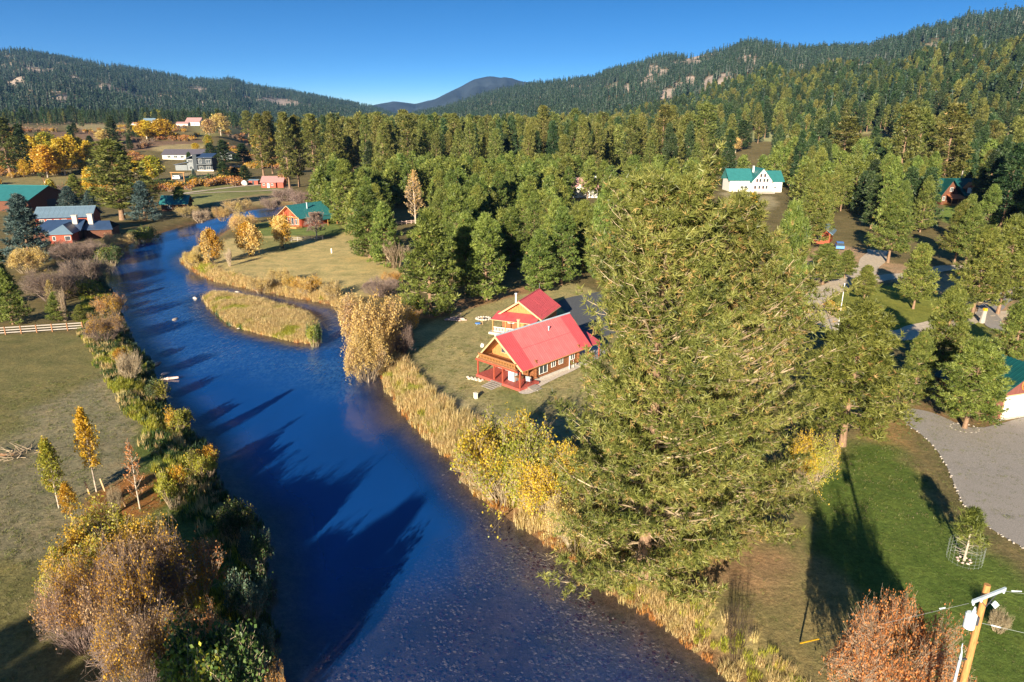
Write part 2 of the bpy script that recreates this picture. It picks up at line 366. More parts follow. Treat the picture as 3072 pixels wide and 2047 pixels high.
def land_colour(x, y, z, lay, sdf):
    n = len(x); r = np.hypot(x, y)
    f1 = fbm(x/18, y/18, 40, 4); f2 = fbm(x/2.2, y/2.2, 44, 3); f3 = fbm(x/90, y/90, 48, 3)
    c = np.empty((n, 3)); c[:] = (.17, .135, .06)
    c = c*(.8+.5*f1[:, None])
    P = np.stack([x, y], 1)
    for poly, col, soft, rmax in ZN:
        lo = poly.min(0)-3*soft; hi = poly.max(0)+3*soft
        k = np.where((x > lo[0]) & (x < hi[0]) & (y > lo[1]) & (y < hi[1]) & (r < rmax) & (lay == 0))[0]
        if len(k) == 0: continue
        d = dist_poly(P[k], poly); d = np.where(inside(P[k], poly), -d, d)
        m = (1-sm(d+(f1[k]-.5)*soft*3+(f2[k]-.5)*soft, -soft*.5, soft*.5))[:, None]
        c[k] = c[k]*(1-m)+col*m*(1+.35*(f1[k]-.5)[:, None])
    hill = lay > 0
    hc = np.where(f3[:, None] > .5, (.085, .085, .045), (.13, .115, .06))*(.7+.6*fbm(x/40, y/40, 60, 4)[:, None])
    rock = np.array((.46, .36, .29))*(.7+.6*fbm(x/14, y/14, 70, 3)[:, None])
    k = clearing(x, y)[:, None]; hc = hc*(1-k)+rock*k
    far = (lay == 3)[:, None]; hc = np.where(far, np.array((.050, .066, .080))*(.35+1.3*fbm(x/300, y/300, 80, 5)[:, None]), hc)  # far ridge: wooded slopes with the blue of haze put into their colour
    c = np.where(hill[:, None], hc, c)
    edge = (1-sm(sdf, .4, 2.2))[:, None]                    # bare earth and mud at the water's edge
    c = c*(1-edge)+np.array((.20, .12, .06))*edge
    bed = sm(-sdf, 0, 1.5)[:, None]
    c = c*(1-bed)+np.array((.20, .14, .085))*bed*(.6+.8*f2[:, None])
    return np.clip(c*(.86+.28*f2[:, None]), 0, 1)

def build_land():
    az = np.concatenate([np.arange(-180, -52, 4.0), np.arange(-50, 50, .27), np.arange(52, 180, 4.0)])*math.pi/180
    r = [3.0]
    while r[-1] < 9400:
        q = r[-1]
        r.append(q + (.5 if q < 125 else max(.5, q*.0105 if q < 4500 else q*.02)))
    r = np.array(r); na, nr = len(az), len(r)
    A, R = np.meshgrid(az, r, indexing='xy')      # rows = r
    x = (np.sin(A)*R).ravel(); y = (np.cos(A)*R).ravel()
    z, lay = h0(x, y, True)
    near = (np.hypot(x, y) < 420) & (y > -60)
    z[near] = height(x[near], y[near])
    sdf = np.full(len(x), 99.0); sdf[near] = river_sdf(np.stack([x[near], y[near]], 1))
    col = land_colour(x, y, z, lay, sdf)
    V = np.stack([x, y, z], 1); V = np.vstack([V, [[0, 0, 0]]]); col = np.vstack([col, [[.15, .12, .05]]])
    layv = np.append(lay, 0)
    i = np.arange(nr-1)[:, None]*na; j = np.arange(na)[None]; jj = (j+1) % na
    F = np.stack([i+j, i+jj, i+na+jj, i+na+j], -1).reshape(-1, 4)[:, ::-1]
    ishill = layv[F].min(1) > 0
    def sub(name, F, label):
        u, inv = np.unique(F, return_inverse=True)
        me = mesh(name, [(V[u], inv.reshape(F.shape), 'land', None)], smooth=True)
        ca = me.color_attributes.new('Col', 'FLOAT_COLOR', 'POINT')
        ca.data.foreach_set('color', np.hstack([col[u], np.ones((len(u), 1))]).astype(np.float32).ravel())
        o = ob(name, me); tag(o, label=label, kind='structure'); return o
    sub('ground', F[~ishill], 'valley floor of dry grass, lawn and meadow around the river')
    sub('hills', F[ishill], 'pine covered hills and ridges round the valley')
# material of the land
m, n, o = material('land')
at = N(n, 'ShaderNodeVertexColor', layer_name='Col'); tcn = N(n, 'ShaderNodeTexCoord')
def nz(scale, detail=5, rough=.6):
    q = N(n, 'ShaderNodeTexNoise'); q.inputs['Scale'].default_value = scale; q.inputs['Detail'].default_value = detail; q.inputs['Roughness'].default_value = rough
    n.links.new(tcn.outputs['Object'], q.inputs['Vector']); return q
n1 = nz(2.6, 8, .75); n2 = nz(.35, 7, .7); n3 = nz(9.0, 4, .8)
r1 = ramp(n, [(.30, (.42, .42, .42)), (.52, (1, 1, 1)), (.72, (1.6, 1.6, 1.5))]); n.links.new(n1.outputs[0], r1.inputs[0])
r2 = ramp(n, [(.28, (.62, .72, .60)), (.5, (1, 1, 1)), (.72, (1.42, 1.28, 1.2))]); n.links.new(n2.outputs[0], r2.inputs[0])
r3 = ramp(n, [(.3, (.6, .6, .6)), (.7, (1.35, 1.35, 1.35))]); n.links.new(n3.outputs[0], r3.inputs[0])
def mul(a, b, f=1.0):
    q = N(n, 'ShaderNodeMix', data_type='RGBA', blend_type='MULTIPLY'); q.inputs[0].default_value = f
    n.links.new(a, q.inputs[6]); n.links.new(b, q.inputs[7]); return q.outputs[2]
cc = mul(mul(mul(at.outputs[0], r1.outputs[0], .75), r2.outputs[0]), r3.outputs[0], .7)
b = N(n, 'ShaderNodeBsdfPrincipled'); b.inputs['Roughness'].default_value = .95; b.inputs['Specular IOR Level'].default_value = .1
bp = N(n, 'ShaderNodeBump'); bp.inputs['Strength'].default_value = .9; bp.inputs['Distance'].default_value = .12
n.links.new(n1.outputs[0], bp.inputs['Height']); n.links.new(bp.outputs[0], b.inputs['Normal'])
n.links.new(cc, b.inputs['Base Color']); n.links.new(b.outputs[0], o.inputs[0])
build_land()

# ---- water
m, n, o = material('river_water')
tcn = N(n, 'ShaderNodeTexCoord'); mpn = N(n, 'ShaderNodeMapping'); mpn.inputs['Scale'].default_value = (1, .45, 1); mpn.inputs['Rotation'].default_value = (0, 0, .25)
n.links.new(tcn.outputs['Object'], mpn.inputs[0])
w1 = N(n, 'ShaderNodeTexNoise'); w1.inputs['Scale'].default_value = 1.5; w1.inputs['Detail'].default_value = 5
w2 = N(n, 'ShaderNodeTexNoise'); w2.inputs['Scale'].default_value = .06; w2.inputs['Detail'].default_value = 4
for q in (w1, w2): n.links.new(mpn.outputs[0], q.inputs['Vector'])
rf = N(n, 'ShaderNodeAttribute', attribute_name='riffle'); dp = N(n, 'ShaderNodeAttribute', attribute_name='depth')
ma = N(n, 'ShaderNodeMath', operation='MULTIPLY_ADD'); ma.inputs[1].default_value = .75; ma.inputs[2].default_value = .05
n.links.new(rf.outputs['Fac'], ma.inputs[0])
bp = N(n, 'ShaderNodeBump'); bp.inputs['Distance'].default_value = .22
n.links.new(ma.outputs[0], bp.inputs['Strength']); n.links.new(w1.outputs[0], bp.inputs['Height'])
gl = N(n, 'ShaderNodeBsdfGlossy'); gl.inputs['Roughness'].default_value = .07; n.links.new(bp.outputs[0], gl.inputs['Normal'])
# Schlick reflectance, the same from above and from below so that the sun reaches the bed
ge = N(n, 'ShaderNodeNewGeometry'); dt = N(n, 'ShaderNodeVectorMath', operation='DOT_PRODUCT'); n.links.new(ge.outputs['Incoming'], dt.inputs[0]); n.links.new(bp.outputs[0], dt.inputs[1])
ab = N(n, 'ShaderNodeMath', operation='ABSOLUTE'); n.links.new(dt.outputs['Value'], ab.inputs[0]); om = N(n, 'ShaderNodeMath', operation='SUBTRACT'); om.inputs[0].default_value = 1.0; n.links.new(ab.outputs[0], om.inputs[1])
pw5 = N(n, 'ShaderNodeMath', operation='POWER'); pw5.inputs[1].default_value = 5.0; n.links.new(om.outputs[0], pw5.inputs[0]); fr = N(n, 'ShaderNodeMath', operation='MULTIPLY_ADD'); fr.inputs[1].default_value = .94; fr.inputs[2].default_value = .055; fr.use_clamp = True; n.links.new(pw5.outputs[0], fr.inputs[0])
tr = N(n, 'ShaderNodeBsdfTransparent'); tr.inputs[0].default_value = (.62, .66, .80, 1)
df = N(n, 'ShaderNodeBsdfDiffuse'); rr = ramp(n, [(.3, (.004, .050, .21)), (.7, (.007, .075, .30))]); n.links.new(w2.outputs[0], rr.inputs[0]); rm_ = N(n, 'ShaderNodeMath', operation='MULTIPLY_ADD'); rm_.inputs[1].default_value = 1.5; rm_.inputs[2].default_value = -.45; rm_.use_clamp = True; n.links.new(rf.outputs['Fac'], rm_.inputs[0]); w3 = N(n, 'ShaderNodeTexNoise'); w3.inputs['Scale'].default_value = 3.6; w3.inputs['Detail'].default_value = 6; n.links.new(mpn.outputs[0], w3.inputs['Vector']); r3_ = ramp(n, [(.38, (0, 0, 0)), (.70, (1, 1, 1))]); n.links.new(w3.outputs[0], r3_.inputs[0]); m3 = N(n, 'ShaderNodeMath', operation='MULTIPLY'); n.links.new(rm_.outputs[0], m3.inputs[0]); n.links.new(r3_.outputs[0], m3.inputs[1]); mq = N(n, 'ShaderNodeMix', data_type='RGBA'); mq.inputs[7].default_value = (.05, .16, .38, 1); n.links.new(m3.outputs[0], mq.inputs[0]); n.links.new(rr.outputs[0], mq.inputs[6]); n.links.new(mq.outputs[2], df.inputs[0])  # blue of the reflected sky is put into the diffuse colour
mx = N(n, 'ShaderNodeMixShader'); n.links.new(dp.outputs['Fac'], mx.inputs[0]); n.links.new(tr.outputs[0], mx.inputs[1]); n.links.new(df.outputs[0], mx.inputs[2])
mg = N(n, 'ShaderNodeMixShader'); n.links.new(fr.outputs[0], mg.inputs[0]); n.links.new(mx.outputs[0], mg.inputs[1]); n.links.new(gl.outputs[0], mg.inputs[2])
n.links.new(mg.outputs[0], o.inputs[0])
def build_water():
    lo = RIV.min(0)-2; hi = RIV.max(0)+2
    xs = np.arange(lo[0], hi[0], 1.0); ys = np.arange(max(8, lo[1]), hi[1], 1.0)
    X, Y = np.meshgrid(xs, ys); P = np.stack([X.ravel(), Y.ravel()], 1); s = river_sdf(P)
    F = (np.arange(len(ys)-1)[:, None]*len(xs)+np.arange(len(xs)-1)[None]).ravel()
    F = np.stack([F, F+1, F+1+len(xs), F+len(xs)], 1); F = F[s[F].min(1) < 2.0]
    u, inv = np.unique(F, return_inverse=True)
    V = np.column_stack([P[u], np.full(len(u), WZ)])
    me = mesh('river', [(V, inv.reshape(F.shape), 'river_water', None)], smooth=True)
    px, py, _ = to_px(V[:, 0], V[:, 1], V[:, 2]); d = -s[u]
    x, y = V[:, 0], V[:, 1]
    # the blue body colour, standing in for reflected sky, is opaque where it is deep; the shoal in the near right half and the edges are clear and shallow
    deep = sm(d, .3, 5.5)*.93
    nearR = np.maximum(sm(y-.35*(x+5)+(fbm(x/7, y/7, 90, 3)-.5)*10, 38, 55), 1-sm(x, -14, -9))
    deep = deep*(.38+.60*nearR)
    deep = np.clip(deep+(fbm(x/9, y/9, 93, 3)-.5)*.18*sm(d, 0, 2), 0, .97)
    rif = np.exp(-((y-86+.35*(x+30))/9)**2)*.8+np.exp(-((y-108+.3*(x+40))/10)**2)*1.0+np.exp(-((y-128)/9)**2)*.5
    rif = np.clip(rif*sm(d, 0, 3)*(.3+1.2*fbm(x/5, y/5, 95, 3))+.12, 0, 1)
    for nm, val in (('depth', deep), ('riffle', rif)):
        a = me.attributes.new(nm, 'FLOAT', 'POINT'); a.data.foreach_set('value', val.astype(np.float32))
    tag(ob('river', me), label='deep blue river winding past the cabins', kind='structure')
build_water()

# ================================================================ VEGETATION
foliage('needles_pine', (.045,.065,.014), (.22,.235,.05), (.42,.39,.115), .38, .015, .12)
foliage('needles_old', (.20,.13,.045), (.40,.27,.09), (.55,.38,.15), .3, .01, .1)
foliage('needles_green', (.035,.060,.012), (.19,.235,.045), (.36,.39,.09), .38, .025, .2)
foliage('needles_dark', (.012,.030,.010), (.045,.080,.028), (.10,.14,.045), .25, .025, .3)
foliage('needles_olive', (.030,.046,.010), (.165,.18,.038), (.32,.31,.085), .3, .025, .22)
foliage('needles_blue', (.025,.050,.048), (.085,.135,.125), (.19,.26,.24), .15, .01, .15)
foliage('leaf_gold', (.36,.22,.05), (.70,.50,.15), (.88,.70,.30), .4, .012, .12)
foliage('leaf_yellow', (.26,.17,.012), (.62,.42,.03), (.85,.62,.08), .45, .015, .12)
foliage('leaf_amber', (.25,.12,.01), (.55,.30,.02), (.75,.48,.05), .4, .012, .12)
foliage('leaf_yellowgreen', (.12,.13,.012), (.34,.34,.035), (.58,.54,.08), .4, .02, .15)
foliage('leaf_orange', (.20,.075,.018), (.50,.215,.055), (.74,.40,.12), .35, .012, .12)
foliage('leaf_pink', (.24,.14,.06), (.46,.29,.13), (.68,.48,.24), .35, .012, .12)
foliage('leaf_green', (.02,.045,.012), (.06,.11,.025), (.15,.20,.05), .3, .02, .2)
foliage('leaf_sage', (.03,.07,.05), (.09,.15,.10), (.20,.27,.17), .2, .02, .2)
foliage('straw', (.30,.20,.07), (.62,.46,.20), (.84,.68,.36), .35, .012, .12)
foliage('grass_dry', (.10,.085,.035), (.21,.18,.085), (.33,.28,.14), .35, .02, .15)
foliage('grass_blade', (.035,.05,.01), (.12,.15,.03), (.28,.27,.08), .35, .02, .15)
foliage('twig_purple', (.10,.07,.06), (.20,.145,.12), (.34,.25,.21), 0, .01, .15)
foliage('twig_tan', (.18,.13,.08), (.34,.26,.17), (.52,.42,.30), 0, .01, .15)
foliage('twig_dark', (.03,.02,.015), (.06,.04,.03), (.10,.07,.05), 0, .01, .1)
foliage('limb_tan', (.13,.10,.065), (.36,.27,.17), (.60,.48,.32), 0, .005, .1)
simple('bark_pine', (.24,.15,.095), .95, .5, 4.0, bump=.8, stretch=(3, 3, .6))
simple('bark_pale', (.46,.38,.30), .9, .35, 5.0, bump=.5, stretch=(3, 3, .8))
simple('bark_dark', (.10,.07,.05), .95, .4, 5.0, bump=.6, stretch=(3, 3, .8))
simple('roof_red', (.53,.085,.095), .5, .12, .9, spec=.45); simple('roof_red_sheen', (.62,.18,.175), .5, .12, .9, spec=.45); simple('roof_teal', (.03,.16,.16), .45, .10, .8, spec=.4); simple('roof_green', (.006,.060,.060), .45, .15, .8, spec=.4)
simple('roof_bluegrey', (.15,.22,.28), .45, .1, .8, spec=.4); simple('roof_navy', (.035,.065,.13), .45, .15, .8, spec=.4); simple('roof_slate', (.10,.09,.11), .8, .2, 2)
simple('roof_pink', (.36,.20,.19), .8, .12, 2); simple('roof_orange', (.50,.17,.07), .7, .15, 2)
simple('log_wood', (.25,.10,.042), .6, .45, 3.5, bump=.3, stretch=(.5, 3, 3)); simple('log_end', (.42,.22,.10), .8, .3, 9)
simple('board_orange', (.47,.22,.075), .6, .45, 4, stretch=(3, 3, .5)); simple('trim_pale', (.62,.40,.22), .6, .15, 3); simple('post_red', (.34,.07,.04), .6, .2, 4)
simple('deck_red', (.40,.09,.07), .6, .25, 3); simple('white_paint', (.78,.76,.72), .6, .06, 3); simple('cream_wall', (.74,.68,.58), .7, .08, 2)
simple('glass_dark', (.05,.065,.08), .12, .3, 1, spec=.8); simple('glass_light', (.30,.34,.36), .15, .3, 1, spec=.8); simple('wall_brown', (.13,.05,.028), .75, .3, 3); simple('wall_redwood', (.35,.07,.035), .7, .3, 3, stretch=(1, 1, 5))
simple('wall_grey', (.20,.22,.23), .7, .15, 2); simple('wall_dark', (.045,.055,.065), .7, .2, 2); simple('stone', (.40,.35,.30), .9, .35, 5, bump=.6); simple('stone_pale', (.58,.50,.42), .9, .3, 5, bump=.6)
simple('concrete', (.48,.45,.40), .9, .15, 3, bump=.2); simple('wood_grey', (.36,.32,.28), .85, .3, 5, stretch=(.6, 4, 4)); simple('wood_pole', (.46,.22,.075), .75, .35, 5, bump=.4, stretch=(4, 4, .5))
simple('metal_grey', (.42,.50,.55), .4, .15, 3, spec=.6); simple('metal_dark', (.05,.055,.07), .5, .2, 3); simple('wood_brown', (.28,.13,.06), .7, .3, 4); simple('log_pink', (.62,.44,.38), .85, .25, 5, bump=.4)
simple('maroon_board', (.21,.075,.060), .7, .25, 3, stretch=(6, 6, .4)); simple('yellow_plastic', (.75,.42,.02), .5, .1, 3); simple('wheel_orange', (.55,.22,.05), .6, .2, 4); simple('blue_plastic', (.10,.25,.60), .5, .1, 3)
simple('pink_plastic', (.70,.18,.18), .5, .1, 3); simple('gravel', (.31,.275,.24), .95, .38, 14, bump=.8); simple('dirt_track', (.54,.44,.33), .95, .22, 1.6, bump=.4); simple('asphalt', (.10,.105,.115), .9, .2, 4, bump=.2)
simple('bed_stone', (.20,.145,.095), .8, .4, 5); simple('bed_stone_light', (.34,.25,.15), .8, .4, 5); simple('river_stone', (.50,.40,.32), .8, .3, 5, bump=.5); simple('wire', (.35,.38,.38), .4, .1, 3); simple('porcelain', (.72,.80,.82), .35, .06, 3, spec=.6); simple('car_white', (.62,.64,.68), .3, .05, 2, spec=.6); simple('tyre', (.02,.02,.02), .8, .1, 3); simple('rust_red', (.32,.07,.03), .7, .3, 3)

GA = 2.399963

def pine_parts(seed, h, R, zb, nl, nsec, ntuf, tsize, blades, bw, tr, prof, slo=-.15, shi=.7, up=.35, foli='needles_pine', old=.0, sides=4, limbm='limb_tan', bark='bark_pine', tdir=.6, spread=.8, droop=0.0, K=5, lumps=.0, lean=.0, gap=None, zpow=.92):
    """trunk mesh and crown mesh (limbs, twigs, needle brushes) of one conifer, base at the origin"""
    g = np.random.default_rng(seed)
    # trunk
    tz = np.linspace(0, h*.985, 9); wob = np.cumsum(g.normal(size=(9, 2))*h*.004, 0); wob -= wob[0]
    tp = np.column_stack([wob[:, 0]+lean*(tz/h)**2, wob[:, 1], tz]); trr = tr*(1-tz/h)**.8+.012
    trr[0] *= 1.25
    tv, tf = tubes(tp[:-1], tp[1:], trr[:-1], trr[1:], 8)
    t = (np.arange(nl)+g.uniform(0, 1, nl))/nl
    z = zb+(h*.97-zb)*t**zpow
    az = np.arange(nl)*GA+g.normal(size=nl)*.35
    lump = 1+lumps*np.sin(az*2+seed)*np.sin(t*9+seed*1.7)
    L = R*prof(t)*g.uniform(.72, 1.12, nl)*lump
    if gap is not None: L = L*gap(az, t)
    sl = slo+(shi-slo)*t+g.normal(size=nl)*.10
    bx = np.interp(z, tz, tp[:, 0]); by = np.interp(z, tz, tp[:, 1])
    s = np.linspace(0, 1, K)
    side = g.normal(size=nl)*.16
    hx, hy = np.cos(az), np.sin(az)
    def P(i, q):
        """point on limb i at fraction q"""
        Li = L[i]; c = np.cos(sl[i]); zz = z[i]+Li*(np.sin(sl[i])*q-droop*q*(1-q)*1.6+up*q**2.2)
        w = side[i]*q*q*Li+np.sin(q*8+i*1.7)*.045*Li*q; zz = zz+np.sin(q*7+i*2.3)*.035*Li*q
        return np.stack([bx[i]+hx[i]*Li*c*q-hy[i]*w, by[i]+hy[i]*Li*c*q+hx[i]*w, zz], -1)
    idx = np.repeat(np.arange(nl), K-1); qa = np.tile(s[:-1], nl); qb = np.tile(s[1:], nl)
    lr = .012*L+.012
    p0, p1 = P(idx, qa), P(idx, qb)
    V1, F1 = tubes(p0, p1, lr[idx]*(1-qa*.85), lr[idx]*(1-qb*.85), sides)
    # twigs
    i2 = np.repeat(np.arange(nl), nsec); q2 = np.tile(np.linspace(.22, .98, nsec), nl)+g.normal(size=nl*nsec)*.04; q2 = np.clip(q2, .12, 1)
    sg = np.tile(np.where(np.arange(nsec) % 2 == 0, 1, -1), nl)
    a2 = az[i2]+sg*g.uniform(.45, 1.15, len(i2))
    l2 = L[i2]*.42*(1-.6*q2)*g.uniform(.7, 1.2, len(i2))+.25*tsize
    b2 = P(i2, q2); e2 = g.uniform(-.1, .45, len(i2))+sl[i2]*.4
    d2 = np.stack([np.cos(a2)*np.cos(e2), np.sin(a2)*np.cos(e2), np.sin(e2)], -1)
    m2 = b2+d2*(l2*.55)[:, None]; en = m2+unit(d2+np.array([0, 0, .35]))*(l2*.45)[:, None]
    rr = (.35*lr[i2]*(1-.6*q2)+.006)
    V2, F2 = tubes(np.vstack([b2, m2]), np.vstack([m2, en]), np.concatenate([rr, rr*.7]), np.concatenate([rr*.7, rr*.35]), 3)
    # needle brushes
    nax = 2+nsec//2; Lm = float(L.mean())
    i3 = np.repeat(np.arange(len(i2)), ntuf); f3 = g.uniform(.25, 1.08, len(i3)); f3[::ntuf] = 1.0
    c3 = b2[i3]+(en-b2)[i3]*f3[:, None]+g.normal(size=(len(i3), 3))*(tsize*.34)
    dd = unit(d2[i3]*(1-tdir)+np.array([0, 0, 1])*tdir+g.normal(size=(len(i3), 3))*.25)
    ia = np.repeat(np.arange(nl), nax); qa_ = np.tile(np.linspace(.5, 1.04, nax), nl)+g.normal(size=nl*nax)*.03
    cax = P(ia, qa_)+g.normal(size=(nl*nax, 3))*(tsize*.3)
    lt = P(np.arange(nl), np.full(nl, 1.0)); c3 = np.vstack([c3, cax]); dd = np.vstack([dd, unit(P(ia, qa_+.05)-P(ia, qa_)+np.array([0, 0, .02])*Lm)]); c3 = np.vstack([c3, lt, [[tp[-1, 0], tp[-1, 1], h*.985]]*3])
    dd = np.vstack([dd, unit(lt-P(np.arange(nl), np.full(nl, .8))+np.array([0, 0, .3])), [[0, 0, 1]]*3])
    li = np.concatenate([i2[i3], ia, np.arange(nl), [0]*3])
    nt_ = len(c3); limb_tone = g.normal(size=nl)*.12
    tone = np.clip(.47+limb_tone[li]+g.normal(size=nt_)*.16, .02, 1)
    isold = g.uniform(size=nt_) < old*(1.5-1.0*np.concatenate([q2[i3], qa_, np.full(nl+3, 1.0)]))
    out = []
    Vt, Ft = tufts(c3[~isold], dd[~isold], tsize*g.uniform(.75, 1.2, (~isold).sum()), blades, bw, g, spread)
    out.append((Vt, Ft, foli, np.clip(np.repeat(tone[~isold], blades)+g.normal(size=len(Ft))*.10, 0, 1)))
    if isold.any():
        Vo, Fo = tufts(c3[isold]-np.array([0, 0, tsize*.3]), dd[isold], tsize*.85, max(3, blades*2//3), bw, g, spread)
        out.append((Vo, Fo, 'needles_old', np.repeat(np.clip(tone[isold], 0, 1), max(3, blades*2//3))))
    out.append((V1, F1, limbm, np.repeat(np.clip(.5+g.normal(size=len(F1)//sides)*.2, 0, 1), sides)))
    out.append((V2, F2, limbm, np.clip(np.repeat(.55+g.normal(size=len(F2)//3)*.25, 3), 0, 1)))
    return [(tv, tf, bark, None)], out
cone = lambda t: (1-t)**.75*(.55+.45*np.minimum(1, t*5+.3))+.04
dome = lambda t: np.sqrt(np.clip(1-t**1.7, 0, 1))*(.62+.38*np.minimum(1, t*4))+.05
egg = lambda t: np.clip(1-t, 0, 1)**.70*(.80+.2*np.minimum(1, t*6))+.04
column = lambda t: np.clip(1-t, 0, 1)**.5*(.5+.5*np.minimum(1, t*3+.1))*1.15+.04
PM = {}
def mk_pine(kind, n, **k):
    for v in range(n):
        a, b = pine_parts(seed=hash2(np.array([len(kind)*7+v]), np.array([len(PM)]), 5)[0]*9999//1 if False else 100+len(PM)*17+v, **k)
        PM.setdefault(kind, []).append(dict(h=k['h'], R=k['R'], trunk=a, crown=b, tm=mesh(kind+'_trunk', a, True), cm=mesh(kind+'_crown', b)))
mk_pine('young', 4, h=12, R=3.5, zb=.5, nl=96, nsec=9, ntuf=3, tsize=.50, blades=8, bw=.11, tr=.20, prof=egg, slo=.0, shi=.55, up=.16, foli='needles_green', old=.02, tdir=.72, spread=.62, lumps=.12)
mk_pine('yard', 3, h=16, R=4.6, zb=2.6, nl=100, nsec=12, ntuf=4, tsize=.56, blades=9, bw=.10, tr=.27, prof=egg, slo=-.1, shi=.55, up=.18, foli='needles_green', old=.05, tdir=.6, spread=.75, lumps=.15)
mk_pine('tall', 4, h=30, R=4.4, zb=4.5, nl=90, nsec=6, ntuf=2, tsize=.95, blades=7, bw=.26, tr=.42, prof=column, slo=-.1, shi=.7, up=.25, foli='needles_olive', old=.02, tdir=.5, spread=.8, sides=3, K=3, lumps=.2)
mk_pine('dark', 3, h=20, R=3.4, zb=1.5, nl=70, nsec=6, ntuf=2, tsize=.85, blades=6, bw=.27, tr=.3, prof=cone, slo=-.1, shi=.6, up=.2, foli='needles_dark', old=.0, tdir=.5, spread=.8, sides=3, K=3, lumps=.1)
mk_pine('spruce', 2, h=14, R=3.6, zb=.5, nl=96, nsec=8, ntuf=2, tsize=.6, blades=7, bw=.16, tr=.22, prof=lambda t: (1-t)**.9+.03, slo=-.12, shi=.5, up=.12, foli='needles_blue', old=.0, tdir=.15, spread=.7, sides=3, K=4, droop=.12)

# low detail conifers for the far woods: (V, F, material, tone) lists
def far_tree(seed, h, R, n, foli, prof, tw=2.0):
    g = np.random.default_rng(seed); t = np.sort(g.uniform(.02, 1, n)); z = h*(.10+.88*t)
    az = np.arange(n)*GA+g.normal(size=n)*.4; r = R*prof(t)*g.uniform(.5, 1.0, n)
    c = np.stack([np.cos(az)*r*.55, np.sin(az)*r*.55, z], -1)
    d = unit(np.stack([np.cos(az)*.8, np.sin(az)*.8, .35+.5*t], -1))
    V, F = tufts(c, d, h*.11, 2, h*.085, g, .55)
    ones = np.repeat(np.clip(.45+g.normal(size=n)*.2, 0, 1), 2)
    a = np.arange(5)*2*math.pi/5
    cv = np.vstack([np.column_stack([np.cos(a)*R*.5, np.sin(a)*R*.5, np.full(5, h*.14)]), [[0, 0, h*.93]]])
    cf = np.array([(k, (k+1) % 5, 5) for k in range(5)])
    tv, tf = tubes([[0, 0, 0]], [[0, 0, h*.3]], .3, .2, 3)
    return [(V, F, foli, ones), (cv, cf, foli, .12), (tv, tf, 'bark_pine', None)]

def scatter(name, templates, P, rz, sc, ti, label, cat=None, tilt=None, kind='stuff', group=None):
    """one object that instances its own template faces on its own loose points"""
    parts = []; tid = []
    for k, tp in enumerate(templates):
        for q in tp: parts.append(q); tid.append(np.full(len(q[1]), k))
    me = mesh(name, parts); nv = len(me.vertices); n = len(P)
    me.vertices.add(n)
    co = np.empty((nv+n)*3, np.float32); me.vertices.foreach_get('co', co); co[nv*3:] = np.asarray(P, np.float32).ravel(); me.vertices.foreach_set('co', co)
    def at(nm, ty, dom, val):
        a = me.attributes.new(nm, ty, dom); a.data.foreach_set('value', val)
    at('tid', 'INT', 'FACE', np.concatenate(tid).astype(np.int32))
    z = np.zeros(nv, np.float32)
    at('ispt', 'BOOLEAN', 'POINT', np.concatenate([np.zeros(nv, bool), np.ones(n, bool)]))
    at('rz', 'FLOAT', 'POINT', np.concatenate([z, rz]).astype(np.float32)); at('sc', 'FLOAT', 'POINT', np.concatenate([z, sc]).astype(np.float32))
    at('ti', 'INT', 'POINT', np.concatenate([z-1, ti]).astype(np.int32))
    me.update()
    t = bpy.data.node_groups.new(name, 'GeometryNodeTree')
    t.interface.new_socket('Geometry', in_out='INPUT', socket_type='NodeSocketGeometry'); t.interface.new_socket('Geometry', in_out='OUTPUT', socket_type='NodeSocketGeometry')
    gi = t.nodes.new('NodeGroupInput'); go = t.nodes.new('NodeGroupOutput')
    def na(nm, ty):
        q = t.nodes.new('GeometryNodeInputNamedAttribute'); q.data_type = ty; q.inputs[0].default_value = nm
        return next(s_ for s_ in q.outputs if s_.enabled and s_.name == 'Attribute')
    sp = t.nodes.new('GeometryNodeSeparateGeometry'); sp.domain = 'POINT'
    t.links.new(gi.outputs[0], sp.inputs[0]); t.links.new(na('ispt', 'BOOLEAN'), sp.inputs[1])
    jn = t.nodes.new('GeometryNodeJoinGeometry')
    cx = t.nodes.new('ShaderNodeCombineXYZ'); t.links.new(na('rz', 'FLOAT'), cx.inputs[2]); scs = na('sc', 'FLOAT')
    for k in range(len(templates)):
        cmp1 = t.nodes.new('FunctionNodeCompare'); cmp1.data_type = 'INT'; cmp1.operation = 'EQUAL'
        ia = [s_ for s_ in cmp1.inputs if s_.enabled]; t.links.new(na('tid', 'INT'), ia[0]); ia[1].default_value = k
        sf = t.nodes.new('GeometryNodeSeparateGeometry'); sf.domain = 'FACE'
        t.links.new(sp.outputs[1], sf.inputs[0]); t.links.new(cmp1.outputs[0], sf.inputs[1])
        cmp2 = t.nodes.new('FunctionNodeCompare'); cmp2.data_type = 'INT'; cmp2.operation = 'EQUAL'
        ib = [s_ for s_ in cmp2.inputs if s_.enabled]; t.links.new(na('ti', 'INT'), ib[0]); ib[1].default_value = k
        ip = t.nodes.new('GeometryNodeInstanceOnPoints')
        t.links.new(sp.outputs[0], ip.inputs['Points']); t.links.new(cmp2.outputs[0], ip.inputs['Selection']); t.links.new(sf.outputs[0], ip.inputs['Instance'])
        t.links.new(cx.outputs[0], ip.inputs['Rotation']); t.links.new(scs, ip.inputs['Scale'])
        t.links.new(ip.outputs[0], jn.inputs[0])
    t.links.new(jn.outputs[0], go.inputs[0])
    o = ob(name, me); md = o.modifiers.new('scatter', 'NODES'); md.node_group = t
    tag(o, label=label, kind=kind, group=group); return o

